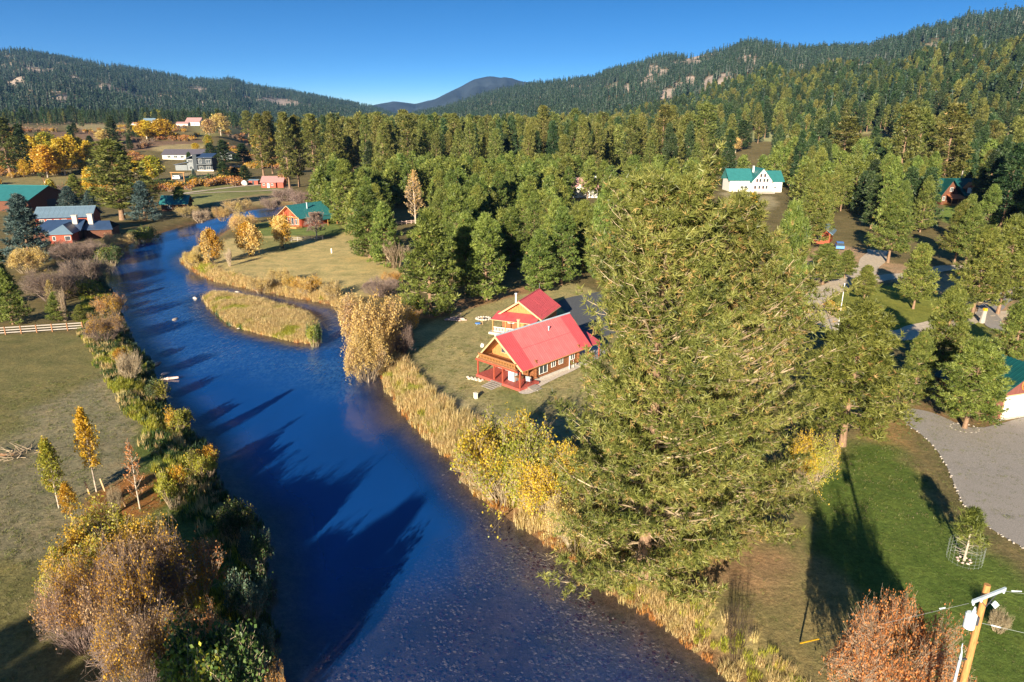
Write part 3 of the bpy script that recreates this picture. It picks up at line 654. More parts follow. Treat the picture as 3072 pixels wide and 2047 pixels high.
# ---- woods on the hills
def hill_woods():
    g = np.random.default_rng(21)
    def pts(a0, a1, r0, r1, n):
        a = g.uniform(a0, a1, n); r = np.sqrt(g.uniform(r0**2, r1**2, n)); return np.sin(a)*r, np.cos(a)*r
    for nm, a0, a1, r0, r1, n, foli, lab, hs in (
            ('hill_pines', a_of(850), a_of(2450), 760, 3700, 62000, 'needles_hill', 'dark pine wood covering the hills right of the valley', 21),
            ('hill_pines', a_of(-80), a_of(1010), 1150, 5300, 62000, 'needles_hill', 'blue green pine wood covering the long ridge on the left', 23)):
        x, y = pts(a0, a1, r0, r1, n); z, lay = h0(x, y, True)
        k = lay > 0
        k &= (lay == (2 if r0 < 1000 else 1)); x, y, z = x[k], y[k], z[k]
        c = clearing(x, y); dn = fbm(x/110, y/110, 55, 4)
        keep = (g.uniform(size=len(x)) > c*1.02)
        keep &= g.uniform(size=len(x)) < np.clip(.35+2.2*(dn-.30), .18, 1)
        # only the slopes turned towards the valley, plus the crest
        az = np.arctan2(x, y); r = np.hypot(x, y); z2 = h0(x*(1+25/r), y*(1+25/r)); keep &= (z2-z) > -7
        x, y, z = x[keep], y[keep], z[keep]
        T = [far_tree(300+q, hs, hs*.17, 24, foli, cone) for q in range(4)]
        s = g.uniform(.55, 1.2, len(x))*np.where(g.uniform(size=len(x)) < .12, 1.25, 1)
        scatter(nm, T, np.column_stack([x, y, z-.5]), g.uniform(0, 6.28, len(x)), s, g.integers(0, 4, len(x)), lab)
foliage('needles_hill', (.010,.025,.015), (.031,.060,.035), (.078,.115,.060), .1, .03, .38)
hill_woods()

# ---- pines of the valley floor: explicit ones first
def base_at(u, vb):
    if vb < 520:
        q = hit(u, vb); return q[0], q[1], q[2]
    x, y = flat(u, vb); return x, y, float(height(x, y)[0])
def top_h(x, y, z, vt):
    a, Y, Zd = dirs(1176, vt); return CAMH+y*float(Zd/Y)-z
PINES = []     # x, y, z, h, R, kind, label, group
def pine(u, vb, vt, wpx, kind, label, group=None):
    x, y, z = base_at(u, vb); h = top_h(x, y, z, vt); d = math.hypot(y, CAMH-z)
    PINES.append((x, y, z, h, max(.8, wpx*d/1593/2), kind, label, group))
for a in [
    (990,728,485,150,'young','broad dense pine beside the golden bushes, left of the timber pile'),
    (1118,692,492,104,'young','pine with its pale trunk showing, between the timber pile and the guest cabin'),
    (1240,672,530,92,'young','round pine right behind the red roof of the guest cabin'),
    (1290,655,478,88,'young','taller pine behind the round one above the guest cabin roof'),
    (1175,610,478,84,'young','pine in the second row behind the pale trunked pine'),
    (1052,640,425,100,'young','tall green pine rising behind the broad dense pine'),
    (850,592,432,104,'young','bushy green pine at the meadow edge, left of its twin'),
    (888,614,468,82,'young','lower pine of the pair at the meadow edge, next to the bare grey bush'),
    (735,478,398,58,'young','small olive pine just right of the log house with the teal roof'),
    (768,482,372,62,'young','slim pine behind the teal roofed log house'),
    (800,520,368,92,'young','wide pine between the teal roofed log house and the twin pines'),
    (905,470,368,80,'young','pine standing left of the bare white tree in the grove'),
    (1340,612,462,86,'young','pine at the right end of the grove touching the giant pine'),
    (1382,650,430,80,'young','narrow pine directly left of the giant pine, above the asphalt drive'),
    (1208,516,418,58,'young','small pine with a visible trunk in the gap of the grove'),
    (1935,1024,690,250,'yard','large spreading pine on the lawn right of the giant pine, pale trunk showing'),
    (2094,925,765,78,'yard','slim pine between the large lawn pine and the garage'),
    (2152,880,660,116,'yard','tall pine behind the slim one, at the garden lane'),
    (2216,984,778,158,'yard','pine ringed with pale stones in front of the garage'),
    (2325,850,690,100,'yard','dark pine at the right edge above the garage roof'),
    (1985,692,610,62,'yard','small round pine at the fork of the dirt road'),
    (1890,654,560,84,'yard','pine on the left side of the dirt road'),
    (1940,640,575,54,'yard','smaller thin pine on the left side of the dirt road'),
    (2098,710,560,84,'yard','loose yellowish pine standing alone on the mown lawn'),
    (2040,604,438,96,'yard','tall pine with a leaning shadow on the bare earth above the dirt road'),
    (1858,576,405,86,'yard','tall pine with bare lower trunk at the upper end of the dirt road'),
    (2192,606,462,74,'yard','first of two slender pines with pale trunks beside the upper lane'),
    (2218,612,470,70,'yard','second of two slender pines with pale trunks beside the upper lane'),
    (2234,726,520,116,'yard','pine with a thick trunk behind the cut stump'),
    (2292,722,495,122,'yard','broad pine at the right edge, right of the stump'),
    (1774,880,468,125,'yard','dark green pine peeping out behind the giant pine on its right'),
    (282,506,322,118,'tall','big dark ponderosa on the left bank between the log house and the river'),
    (25,402,268,62,'tall','tall dark pine at the left edge above the barn'),
    (60,392,285,44,'dark','dark pine second from the left edge above the barn'),
    (30,745,620,78,'young','green pine at the left edge behind the rail fence'),
    (136,738,672,50,'young','open green pine behind the rail fence'),
    (187,740,700,34,'young','small bright pine at the river end of the rail fence'),
    (178,470,402,46,'young','green pine behind the blue roofed log house'),
    (213,502,438,50,'spruce','grey green spruce right of the blue metal roof'),
    (415,482,430,42,'young','small cone shaped pine beside the low teal roof on the river bank'),
    (345,470,405,46,'tall','pine between the blue spruce and the low teal roof'),
    (8,700,560,60,'dark','dark pine at the left edge above the yellow bush'),
    (167,284,243,26,'dark','lone dark pine on the skyline of the left field'),
    (262,332,266,34,'dark','dark pine in front of the left field, beside the orange aspens'),
    (92,345,305,26,'dark','small dark pine in the left field'),
    (172,308,283,18,'dark','small round pine in the middle of the left field'),
    (208,340,312,22,'dark','little pine right of the middle of the left field'),
    (300,345,312,18,'dark','thin dark pine left of the orange cottonwoods'),
    (437,385,350,20,'dark','young pine in front of the long ranch house'),
    (487,370,328,34,'dark','pale green round pine right of the ranch house'),
    (517,380,322,42,'dark','dark bushy pine right of the two storey house'),
    (560,375,330,40,'dark','dark pine in the row beside the white fence'),
    (516,415,372,36,'dark','pine beside the two storey house at the gravel lane'),
    (540,412,385,34,'dark','low dark pine right of the lane pine'),
    (563,413,380,30,'dark','low dark pine left of the red shed'),
    (572,318,255,32,'tall','tall slim pine standing on the bench above the red cabin'),
    (606,404,262,42,'tall','leftmost tall ponderosa above the red cabin'),
    (627,400,257,40,'tall','second tall ponderosa above the red cabin'),
    (666,434,258,46,'tall','tallest ponderosa with a bare lower trunk right of the red cabin'),
    (688,430,266,44,'tall','ponderosa right behind the bare trunked one'),
    (724,408,262,56,'tall','wide ponderosa above the teal roofed log house'),
    (775,360,275,34,'tall','slim ponderosa left of the gap with the small blue roof'),
    (813,392,272,46,'tall','ponderosa right of the gap with the small blue roof'),
    (873,384,258,48,'tall','high ponderosa above the middle of the grove, left of a shorter neighbour'),
    (932,392,253,50,'tall','highest ponderosa of the middle row'),
    (958,388,282,40,'tall','shaded ponderosa right of the highest one'),
    (1038,362,262,44,'tall','ponderosa with a sunlit pale trunk in the middle row'),
    (1100,380,266,42,'tall','ponderosa right of the white birch trunk in the middle row'),
    (1130,378,275,40,'tall','lower ponderosa beside the one right of the white birch trunk'),
    (1249,402,244,50,'tall','broad ponderosa with dark right side above the blue spruces'),
    (1316,376,250,46,'tall','ponderosa above the pair of blue spruces'),
    (1380,368,258,46,'tall','ponderosa left of the tall pair above the giant pine'),
    (1405,350,268,36,'tall','thin ponderosa right of the blue spruces'),
    (1519,384,241,52,'tall','left of the two highest ponderosas above the giant pine'),
    (1541,366,243,34,'tall','thin high ponderosa in the middle above the giant pine'),
    (1575,392,262,56,'tall','ponderosa below the two highest, above the giant pine'),
    (1609,396,236,62,'tall','right of the highest ponderosas above the giant pine'),
    (1701,345,276,44,'dark','dark round crowned pine left of the hillside pasture'),
    (1929,420,268,74,'tall','ponderosa below the hillside pasture with a pale trunk'),
    (1998,398,292,46,'dark','dark pine right of the hillside pasture'),
    (2057,470,240,66,'tall','high ponderosa right of the hillside pasture'),
    (2090,455,248,60,'tall','high ponderosa beside the one right of the pasture'),
    (2158,462,238,84,'tall','massive ponderosa left of the chalet with the dark green roof'),
    (2240,415,318,56,'dark','dark pine behind the chalet'),
    (2300,520,330,80,'dark','dark pine right of the chalet'),
    (2215,560,448,50,'young','pine in front of the chalet gable'),
    (2262,545,425,60,'young','pine in front of the chalet dormers'),
    (1885,508,400,60,'yard','pine below the pale pickup truck'),
    (1795,430,372,40,'dark','pine right of the white house'),
    ]: pine(*a)
for a in [(70,604,446,104,'spruce','big blue spruce at the corner of the blue roofed log house'),
          (162,482,428,52,'spruce','blue spruce behind the blue metal roof'),
          (334,508,416,66,'spruce','blue spruce in front of the big dark ponderosa'),
          (1290,402,362,34,'spruce','left of two blue spruces behind the grove'),
          (1307,398,360,34,'spruce','right of two blue spruces behind the grove'),
          (1355,402,368,26,'spruce','small blue spruce right of the pair behind the grove'),
          (1425,398,368,24,'spruce','pale blue spruce near the pink roofed house'),
          (447,415,388,14,'spruce','tiny blue spruce below the two storey house'),
          (452,420,408,10,'spruce','lowest little spruce at the lane below the two storey house')]: pine(*a)
pine(1185, 585, 528, 24, 'spruce', 'little silver blue spruce beside the shaded roof in the grove')

# screen windows that stay open in front of houses: u0, v0, u1, v1, distance
KEEP = [(1662,380,1800,447,316),(1690,440,1765,530,300),(1320,412,1400,462,262),(2165,412,2262,475,250),(565,395,645,432,400),(640,465,745,525,170),(1900,505,1945,562,190),
        (360,325,500,400,420),(0,410,150,470,330),(80,470,240,545,230),(935,385,975,515,225),(1170,500,1215,600,150),(1180,340,1190,345,400),(870,470,965,600,165),
        (1930,262,2035,312,700),(1690,300,1760,350,600),(1640,395,1670,440,300),(430,270,480,295,800),(1700,445,1760,520,220),(800,340,830,380,400),
        (2150,470,2240,505,210),(1840,560,2353,640,140),(2230,505,2353,560,120),(1375,410,1420,455,230)]
BARE = [np.array([flat(u, v) for u, v in p]) for p in (
    [(1640,440),(1800,440),(1770,540),(1640,500)], [(1820,560),(2353,560),(2353,1600),(1820,1600)], [(2140,465),(2250,465),(2250,530),(2140,520)],
    [(1900,500),(1960,500),(1960,560),(1900,560)], [(1370,405),(1440,405),(1440,450),(1370,450)], [(880,480),(975,480),(975,560),(900,560)], [(1160,520),(1225,520),(1225,600),(1160,600)])]
def fill(poly, spacing, kinds, hr, wr, label, group, seed, rmin=0, open_=1.0):
    g = np.random.default_rng(seed); lo, hi = poly.min(0), poly.max(0)
    xs = np.arange(lo[0], hi[0], spacing); ys = np.arange(lo[1], hi[1], spacing)
    X, Y = np.meshgrid(xs, ys); P = np.stack([X.ravel(), Y.ravel()], 1)+g.uniform(-.42, .42, (X.size, 2))*spacing
    P = P[inside(P, poly)]
    P = P[g.uniform(size=len(P)) < open_]
    for b_ in BARE: P = P[~inside(P, b_)]
    s = river_sdf(P); P = P[s > 5]
    if len(PINES):
        E = np.array([(q[0], q[1]) for q in PINES if q[7] is None])
        d = np.sqrt(((P[:, None]-E[None])**2).sum(-1)).min(1); P = P[d > spacing*.55]
    z = h0(P[:, 0], P[:, 1])
    h = g.uniform(*hr, len(P)); R = h*g.uniform(*wr, len(P)); kd = g.choice(kinds, len(P))
    u, vb, d = to_px(P[:, 0], P[:, 1], z); _, vt, _ = to_px(P[:, 0], P[:, 1], z+h); r = np.hypot(P[:, 0], P[:, 1]); wp = R*1593/d
    ok = (u > -80) & (u < 2440)
    for (a, b_, c, e, D_) in KEEP:
        ok &= ~((r < D_+5) & (u+wp > a) & (u-wp < c) & (vb > b_) & (vt < e))
    for i in np.where(ok)[0]:
        PINES.append((P[i, 0], P[i, 1], z[i], h[i], R[i], kd[i], label, group))
grove = np.array([flat(u, v) for u, v in [(720,490),(790,530),(850,560),(925,640),(950,690),(1060,700),(1200,650),(1300,630),(1420,640),(1480,620),(1500,470),(1440,418),(1280,415),(1100,408),(900,415),(740,440)]])
fill(grove, 7.8, ['young', 'young', 'young', 'yard'], (9.5, 15), (.23, .30), 'young green pine crowded in the grove behind the red roofed cabins', 'young pines of the grove', 31)
def sector(u0, u1, r0, r1):
    a0, a1 = a_of(u0), a_of(u1); A = np.linspace(a0, a1, 14)
    return np.vstack([np.column_stack([np.sin(A)*r0, np.cos(A)*r0]), np.column_stack([np.sin(A[::-1])*r1, np.cos(A[::-1])*r1])])
right = np.array([flat(u, v) for u, v in [(1750,560),(1830,600),(1850,560),(2000,540),(2150,560),(2300,600),(2450,650),(2450,400),(1750,400)]])
fill(right, 9.5, ['yard', 'yard', 'young', 'dark'], (12, 20), (.18, .25), 'green pine of the wood right of the giant pine, among the houses', 'pines of the right hand wood', 32)
fill(np.array([flat(u, v) for u, v in [(1480,640),(1760,640),(1750,430),(1480,430)]]), 9.0, ['yard', 'young'], (11, 15), (.26, .32), 'green pine behind the giant pine, mostly hidden by it', 'pines behind the giant pine', 37, open_=.7)
fill(sector(735, 1480, 315, 700), 12.5, ['tall', 'tall', 'tall', 'dark'], (18, 32), (.11, .16), 'tall olive ponderosa of the belt between grove and hills', 'ponderosas of the valley belt', 33)
fill(sector(1480, 2440, 300, 760), 13.5, ['tall', 'tall', 'dark', 'dark'], (14, 28), (.12, .18), 'pine of the wood climbing from the right hand houses to the hill', 'pines below the right hand hill', 34, open_=.68)
fill(sector(640, 2450, 700, 1300), 17, ['tall', 'dark', 'dark'], (20, 29), (.13, .18), 'far pine of the valley wood', 'far valley pines', 35)
fill(sector(-100, 560, 420, 1200), 60, ['dark', 'tall'], (12, 20), (.16, .2), 'scattered dark pine on the left bench', 'scattered pines on the left bench', 36, open_=.5)
fill(sector(-100, 660, 1050, 1500), 20, ['dark'], (14, 22), (.16, .2), 'far pine at the foot of the left ridge', 'pines at the foot of the left ridge', 38, open_=.8)
g = np.random.default_rng(5)
size = np.array([p[3]/max(20, p[1]) for p in PINES]); expl = np.array([p[7] is None for p in PINES])
order = np.argsort(-(size+expl*10)); nind = 288
ORD = 'first second third fourth fifth sixth seventh eighth ninth tenth eleventh twelfth thirteenth fourteenth fifteenth sixteenth seventeenth eighteenth nineteenth twentieth'.split()
by = {}
for i in order[:nind]:
    if PINES[i][7]: by.setdefault(PINES[i][7], []).append(i)
for gname, ids in by.items():
    ids.sort(key=lambda i: PINES[i][1]); nb_ = max(1, -(-len(ids)//20)); nb_ = min(4, max(nb_, 3 if len(ids) > 30 else 1)); ch = -(-len(ids)//nb_)
    for b_ in range(nb_):
        part = sorted(ids[b_*ch:(b_+1)*ch], key=lambda i: float(to_px(*PINES[i][:3])[0]))
        row = ['nearest', 'middle', 'farthest'][b_] if nb_ == 3 else ['front', 'second', 'third', 'back'][b_] if nb_ > 1 else ''
        short = {'young pines of the grove': 'young grove pine', 'pines of the right hand wood': 'pine of the right wood', 'pines behind the giant pine': 'pine behind the giant pine', 'ponderosas of the valley belt': 'tall pine beyond the grove', 'pines below the right hand hill': 'pine below the right hill'}.get(gname, 'pine of the far wood')
        for q, i in enumerate(part):
            p_ = list(PINES[i]); p_[6] = f"{short}, {ORD[min(q, 19)]} from the left{' in the '+row+' band' if row else ''}"; PINES[i] = tuple(p_)
for i in order[:nind]:
    x, y, z, h, R, kind, label, group = PINES[i]
    v = PM[kind][int(g.integers(0, len(PM[kind])))]
    nm = 'spruce_tree' if kind == 'spruce' else 'pine_tree'
    t = thing(nm, label, 'spruce' if kind == 'spruce' else 'pine tree', (x, y, z-.05), float(g.uniform(0, 6.28)), group or ('pines named one by one' if False else None), (R/v['R'], R/v['R'], h/v['h']))
    if group is None and 'group' in t: del t['group']
    ob('trunk', v['tm'], t); ob('crown', v['cm'], t)
rest = order[nind:]
Tm = []; km = {}
for kind in ('young', 'yard', 'tall', 'dark'):
    for q in range(2):
        k = dict(young=dict(h=12, R=3.5, zb=.7, prof=egg, foli='needles_green', slo=.0, shi=.55), yard=dict(h=16, R=4.6, zb=2.4, prof=egg, foli='needles_green'),
                 tall=dict(h=30, R=4.4, zb=4, prof=column, foli='needles_olive'), dark=dict(h=20, R=3.4, zb=1.5, prof=cone, foli='needles_dark'))[kind]
        a, b_ = pine_parts(seed=500+len(Tm), nl=44, nsec=4, ntuf=2, tsize=k['h']*.045+.35, blades=5, bw=k['h']*.014+.12, tr=k['h']*.013, sides=3, K=3, lumps=.15, spread=.8, **k)
        km.setdefault(kind, []).append((len(Tm), k['h'])); Tm.append(a+b_)
Pn = np.array([(PINES[i][0], PINES[i][1], PINES[i][2]) for i in rest]); ti = []; scv = []
for i in rest:
    c = km[PINES[i][5]]; j, hh = c[int(g.integers(0, len(c)))]; ti.append(j); scv.append(PINES[i][3]/hh)
scatter('valley_wood', Tm, Pn, g.uniform(0, 6.28, len(Pn)), np.array(scv), np.array(ti), 'far pines of the valley wood between the houses and the hills')
print('PINES', len(PINES), 'explicit', int(expl.sum()))

# ================================================================ THE GIANT PINES
def hero(label, u, vb, vt, R, seed, profile, nl, foli='needles_pine', zb=.5, tsize=.44, nsec=14, ntuf=6, blades=11, lean=0, off=0, gap=None):
    x, y, z = base_at(u, vb); h = top_h(x, y, z, vt)-1.0
    a, b_ = pine_parts(seed, h, R, zb, nl, nsec, ntuf, tsize, blades, .064, .46, profile, slo=-.22, shi=.85, up=.34, foli=foli, old=.16, sides=5, tdir=.45, spread=.85, droop=.10, K=6, lumps=.22, lean=lean, gap=gap, zpow=1.0)
    t = thing('pine_tree', label, 'pine tree', (x, y, z-.1), off)
    ob('trunk', mesh('giant_trunk', a, True), t); ob('crown', mesh('giant_crown', b_), t); return x, y, h
hprof = lambda t: np.interp(t, [0, .13, .26, .37, .48, .61, .8, .89, .96, 1], [1.12, 1.12, 1.08, 1.03, 1.0, 1.10, .95, .74, .46, .18])
hprof2 = lambda t: np.interp(t, [0, .17, .31, .45, .57, .7, .82, .92, 1], [.85, 1.0, 1.0, .95, .86, .70, .52, .36, .12])
hero('giant ponderosa pine overhanging the river, tallest tree of the picture', 1480, 1318, 386, 5.1, 901, hprof, 200, gap=lambda az, t: 1-.42*np.exp(-((t-.56)/.07)**2)*(np.cos(az-3.3) > .3))
hero('second giant ponderosa close behind the tallest, its lower round top to the right', 1622, 1225, 432, 6.9, 907, hprof2, 175)
g = np.random.default_rng(77)

# ================================================================ BROADLEAF TREES AND BUSHES
def grow(g, p, d, L, r, lev, k, spread, lf, upb=.25, att=(.45, 1.0)):
    segs = []; tips = None
    for q in range(lev+1):
        last = q == lev; mid = p+d*(L*.5)[:, None]; d2 = unit(d+g.normal(size=d.shape)*.12+np.array([0, 0, upb*.3])); e = mid+d2*(L*.5)[:, None]
        if last: segs.append((p, e, r, r*.6))
        else: segs.append((p, mid, r, r*.8)); segs.append((mid, e, r*.8, r*.55))
        tips = (p, e, L)
        if q == lev: break
        i = np.repeat(np.arange(len(p)), k); f = g.uniform(att[0], att[1], len(i)); f[::k] = 1.0
        st = p[i]+(e-p)[i]*f[:, None]
        d = unit(d2[i]+g.normal(size=(len(i), 3))*spread+np.array([0, 0, upb])); L = L[i]*lf*g.uniform(.75, 1.2, len(i)); r = r[i]*.52; p = st
    return segs, tips
def bush_parts(seed, h, R, stems, lev, k, leafm, nleaf, lsize, twigm='twig_tan', shape='bush', trunkh=0, trunkr=.1, barkm='bark_pale', leaf_low=0.0, spread=.5, tw=.018, toplit=.0, second=None):
    g = np.random.default_rng(seed)
    if shape == 'bush':
        a = g.uniform(0, 6.28, stems); rr = R*.35*np.sqrt(g.uniform(0, 1, stems)); tl = np.sqrt(g.uniform(.0, 1.0, stems))*(R/h)*1.5
        p = np.stack([np.cos(a)*rr, np.sin(a)*rr, np.zeros(stems)], -1); d = unit(np.stack([np.cos(a)*tl, np.sin(a)*tl, np.ones(stems)], -1))
        L = h*.46*g.uniform(.8, 1.15, stems)*np.sqrt(1+tl**2)*.8; segs, tips = grow(g, p, d, L, np.full(stems, tw*1.9), lev, k, spread, .62)
        tr = None
    else:
        # one or several leaders with side branches
        nb = stems; zt = np.linspace(0, 1, nb)**.9
        tr = tubes([[0, 0, 0], [0, 0, h*.35], [0.02*h, 0, h*.7]], [[0, 0, h*.35], [0.02*h, 0, h*.7], [0, 0, h*.97]], [trunkr, trunkr*.75, trunkr*.45], [trunkr*.75, trunkr*.45, .02], 7)
        a = np.arange(nb)*GA; zz = trunkh+(h*.92-trunkh)*zt
        prof = np.sqrt(np.clip(1-(2*zt-.85)**2*.75, .05, 1)) if shape == 'round' else np.clip(1-zt**2.2, .08, 1)*(.6+.4*np.minimum(1, zt*5))
        p = np.stack([np.zeros(nb), np.zeros(nb), zz], -1); el = .35+.9*zt if shape == 'round' else np.full(nb, .85)
        d = np.stack([np.cos(a)*np.cos(el), np.sin(a)*np.cos(el), np.sin(el)], -1)
        segs, tips = grow(g, p, d, R*prof*.62*g.uniform(.85, 1.15, nb), np.full(nb, trunkr*.35), lev, k, spread, .6, .15)
    out = []
    P0 = np.vstack([s[0] for s in segs]); P1 = np.vstack([s[1] for s in segs]); R0 = np.concatenate([s[2] for s in segs]); R1 = np.concatenate([s[3] for s in segs])
    R0 = np.maximum(R0, tw*.35); R1 = np.maximum(R1, tw*.3)
    if R is not None:
        cz_ = h*.36 if shape == 'bush' else (trunkh+h)/2; hz_ = h-cz_+.02*h; wob_ = lambda Q: 1+.24*np.sin(np.arctan2(Q[:, 1], Q[:, 0])*3+seed)+.16*np.sin(Q[:, 2]*2.1/h*3+seed*1.3)
        for Q in (P0, P1):
            m = np.sqrt((Q[:, 0]**2+Q[:, 1]**2)/R**2+np.where(Q[:, 2] > cz_, ((Q[:, 2]-cz_)/hz_)**2, 0))/wob_(Q); f = np.minimum(1, 1/np.maximum(m, 1e-6)); f = np.where(f < 1, f*g.uniform(.70, 1.05, len(f)), 1); k_ = (f < 1) & (Q[:, 2] > h*.05 if shape == 'bush' else Q[:, 2] > trunkh)
            Q[k_, 0] *= f[k_]; Q[k_, 1] *= f[k_]; Q[k_, 2] = np.where(Q[k_, 2] > cz_, cz_+(Q[k_, 2]-cz_)*f[k_], Q[k_, 2])
        P0[:, 2] = np.clip(P0[:, 2], 0, h*1.03); P1[:, 2] = np.clip(P1[:, 2], .05, h*1.03)
    V, F = tubes(P0, P1, R0, R1, 3); out.append((V, F, twigm, np.clip(np.repeat(.5+g.normal(size=len(F)//3)*.22, 3), 0, 1)))
    if nleaf:
        n3 = len(tips[0]); L0, L1 = P0[-n3:], P1[-n3:]
        i = g.integers(0, n3, nleaf); f = g.uniform(0, 1.05, nleaf)[:, None]
        c = L0[i]*(1-f)+L1[i]*f+g.normal(size=(nleaf, 3))*lsize*.8
        ht = c[:, 2]/h; keep = (ht > leaf_low)|(g.uniform(size=nleaf) < .08)
        c = c[keep]; i = i[keep]
        tone = np.clip(.5+g.normal(size=n3)[i]*.13+g.normal(size=len(c))*.16, 0, 1)
        if second is not None:
            s2 = np.sin(c[:, 0]*1.1+seed)+np.cos(c[:, 1]*1.3+seed*2)+g.normal(size=len(c))*.5 > second[1]
            V, F = leaves(c[s2], lsize, g); out.append((V, F, second[0], tone[s2])); c = c[~s2]; tone = tone[~s2]
        V, F = leaves(c, lsize, g); out.append((V, F, leafm, tone))
    return tr, out
BM = {}
def broad(kind, u, vb, vt, wpx, name, label, cat, group=None, var=0, sq=None):
    x, y, z = base_at(u, vb); h = max(.5, top_h(x, y, z, vt)); d = math.hypot(y, CAMH-z); R = max(.3, wpx*d/1593/2)
    K = KIND[kind]; key = (kind, var % K[1])
    if key not in BM:
        tr, b_ = bush_parts(seed=1000+len(BM)*3+7, **K[0])
        BM[key] = (mesh(kind+'_trunk', [(tr[0], tr[1], K[0].get('barkm', 'bark_pale'), None)], True) if tr else None, mesh(kind+'_crown', b_), K[0]['h'], K[0]['R'])
    tm, cm, H, R0 = BM[key]
    t = thing(name, label, cat, (x, y, z-.04), float(g.uniform(0, 6.28)), group, (R/R0, R/R0, h/H))
    if tm: ob('trunk', tm, t); ob('crown', cm, t)
    else: ob('foliage' if K[0]['nleaf'] > 2000 else 'branches', cm, t)
    return t
big = dict(h=6, R=4, stems=70, lev=3, k=4, nleaf=20000, lsize=.17, twigm='twig_tan')
KIND = {
 'gold': (dict(big, leafm='leaf_gold', second=('leaf_pink', 1.5)), 2),
 'goldgreen': (dict(big, leafm='leaf_yellow', second=('leaf_yellowgreen', .1)), 2),
 'amber': (dict(big, leafm='leaf_amber', second=('leaf_gold', .9), nleaf=9000, stems=40), 1),
 'strawbush': (dict(big, leafm='leaf_gold', second=('straw', .0), nleaf=8000, stems=40), 1),
 'purple': (dict(h=5, R=4, stems=90, lev=3, k=4, leafm='leaf_pink', nleaf=900, lsize=.10, twigm='twig_purple', tw=.020), 2),
 'purple_leafy': (dict(h=5, R=4, stems=90, lev=3, k=4, leafm='leaf_pink', second=('leaf_amber', -.2), nleaf=9500, lsize=.13, twigm='twig_purple', tw=.016, leaf_low=.45), 2),
 'orange_sparse': (dict(h=5, R=2.5, stems=26, lev=3, k=4, leafm='leaf_orange', second=('leaf_amber', .3), nleaf=3800, lsize=.15, twigm='twig_tan', tw=.02, leaf_low=.25), 2),
 'orange_big': (dict(h=6, R=5, stems=46, lev=4, k=4, leafm='leaf_orange', nleaf=24000, lsize=.135, twigm='twig_tan', tw=.017, spread=.5), 1),
 'greenbush': (dict(h=3, R=2, stems=40, lev=3, k=3, leafm='leaf_green', second=('leaf_yellowgreen', .7), nleaf=5000, lsize=.16), 2),
 'yellowbush': (dict(h=3, R=2, stems=40, lev=3, k=3, leafm='leaf_yellowgreen', second=('leaf_amber', .9), nleaf=5000, lsize=.16), 2),
 'sage': (dict(h=3, R=2, stems=40, lev=3, k=3, leafm='leaf_sage', second=('leaf_green', .4), nleaf=5000, lsize=.16), 1),
 'darkbare': (dict(h=4, R=1.6, stems=24, lev=3, k=3, leafm='leaf_orange', nleaf=0, lsize=.1, twigm='twig_dark', tw=.012, spread=.5), 1),
 'tanbare': (dict(h=4, R=2.5, stems=60, lev=3, k=4, leafm='leaf_pink', nleaf=300, lsize=.12, twigm='twig_tan', tw=.022), 1),
 'aspen': (dict(h=9, R=1.7, stems=44, lev=2, k=4, leafm='leaf_amber', second=('leaf_yellow', .2), nleaf=3600, lsize=.20, shape='col', trunkh=2.2, trunkr=.10, spread=.4), 2),
 'aspengreen': (dict(h=9, R=1.7, stems=44, lev=2, k=4, leafm='leaf_yellowgreen', second=('leaf_yellow', .6), nleaf=4200, lsize=.20, shape='col', trunkh=1.6, trunkr=.10, spread=.4), 1),
 'aspenbare': (dict(h=8, R=1.7, stems=30, lev=2, k=3, leafm='leaf_orange', second=('leaf_amber', .5), nleaf=500, lsize=.18, shape='col', trunkh=1.0, trunkr=.10, spread=.35, twigm='twig_tan'), 1),
 'round': (dict(h=7, R=3.2, stems=46, lev=3, k=4, leafm='leaf_amber', second=('leaf_gold', -.4), nleaf=9000, lsize=.30, shape='round', trunkh=1.0, trunkr=.22, barkm='bark_dark'), 2),
 'cotton': (dict(h=14, R=4, stems=40, lev=3, k=4, leafm='leaf_yellow', second=('leaf_amber', .7), nleaf=4200, lsize=.75, shape='round', trunkh=2.5, trunkr=.25, tw=.05), 2),
 'cottongreen': (dict(h=14, R=4, stems=40, lev=3, k=4, leafm='leaf_yellowgreen', second=('leaf_yellow', .8), nleaf=4200, lsize=.75, shape='round', trunkh=2.0, trunkr=.25, tw=.05), 1),
 'cottonpale': (dict(h=14, R=4, stems=40, lev=3, k=4, leafm='leaf_gold', second=('leaf_pink', .4), nleaf=2200, lsize=.7, shape='round', trunkh=3.5, trunkr=.25, tw=.08, leaf_low=.3), 1),
 'bareround': (dict(h=5, R=2.8, stems=44, lev=3, k=5, leafm='leaf_pink', nleaf=250, lsize=.2, shape='round', trunkh=1.0, trunkr=.16, twigm='twig_purple', tw=.035), 1),
 'whitetree': (dict(h=14, R=3, stems=40, lev=3, k=4, leafm='leaf_gold', nleaf=1400, lsize=.3, shape='col', trunkh=1.5, trunkr=.22, twigm='twig_tan', tw=.06, spread=.3), 1),
 'baretall': (dict(h=7, R=2.2, stems=34, lev=3, k=4, leafm='leaf_pink', nleaf=0, lsize=.3, shape='bush', twigm='twig_tan', tw=.035, spread=.3), 1),
}
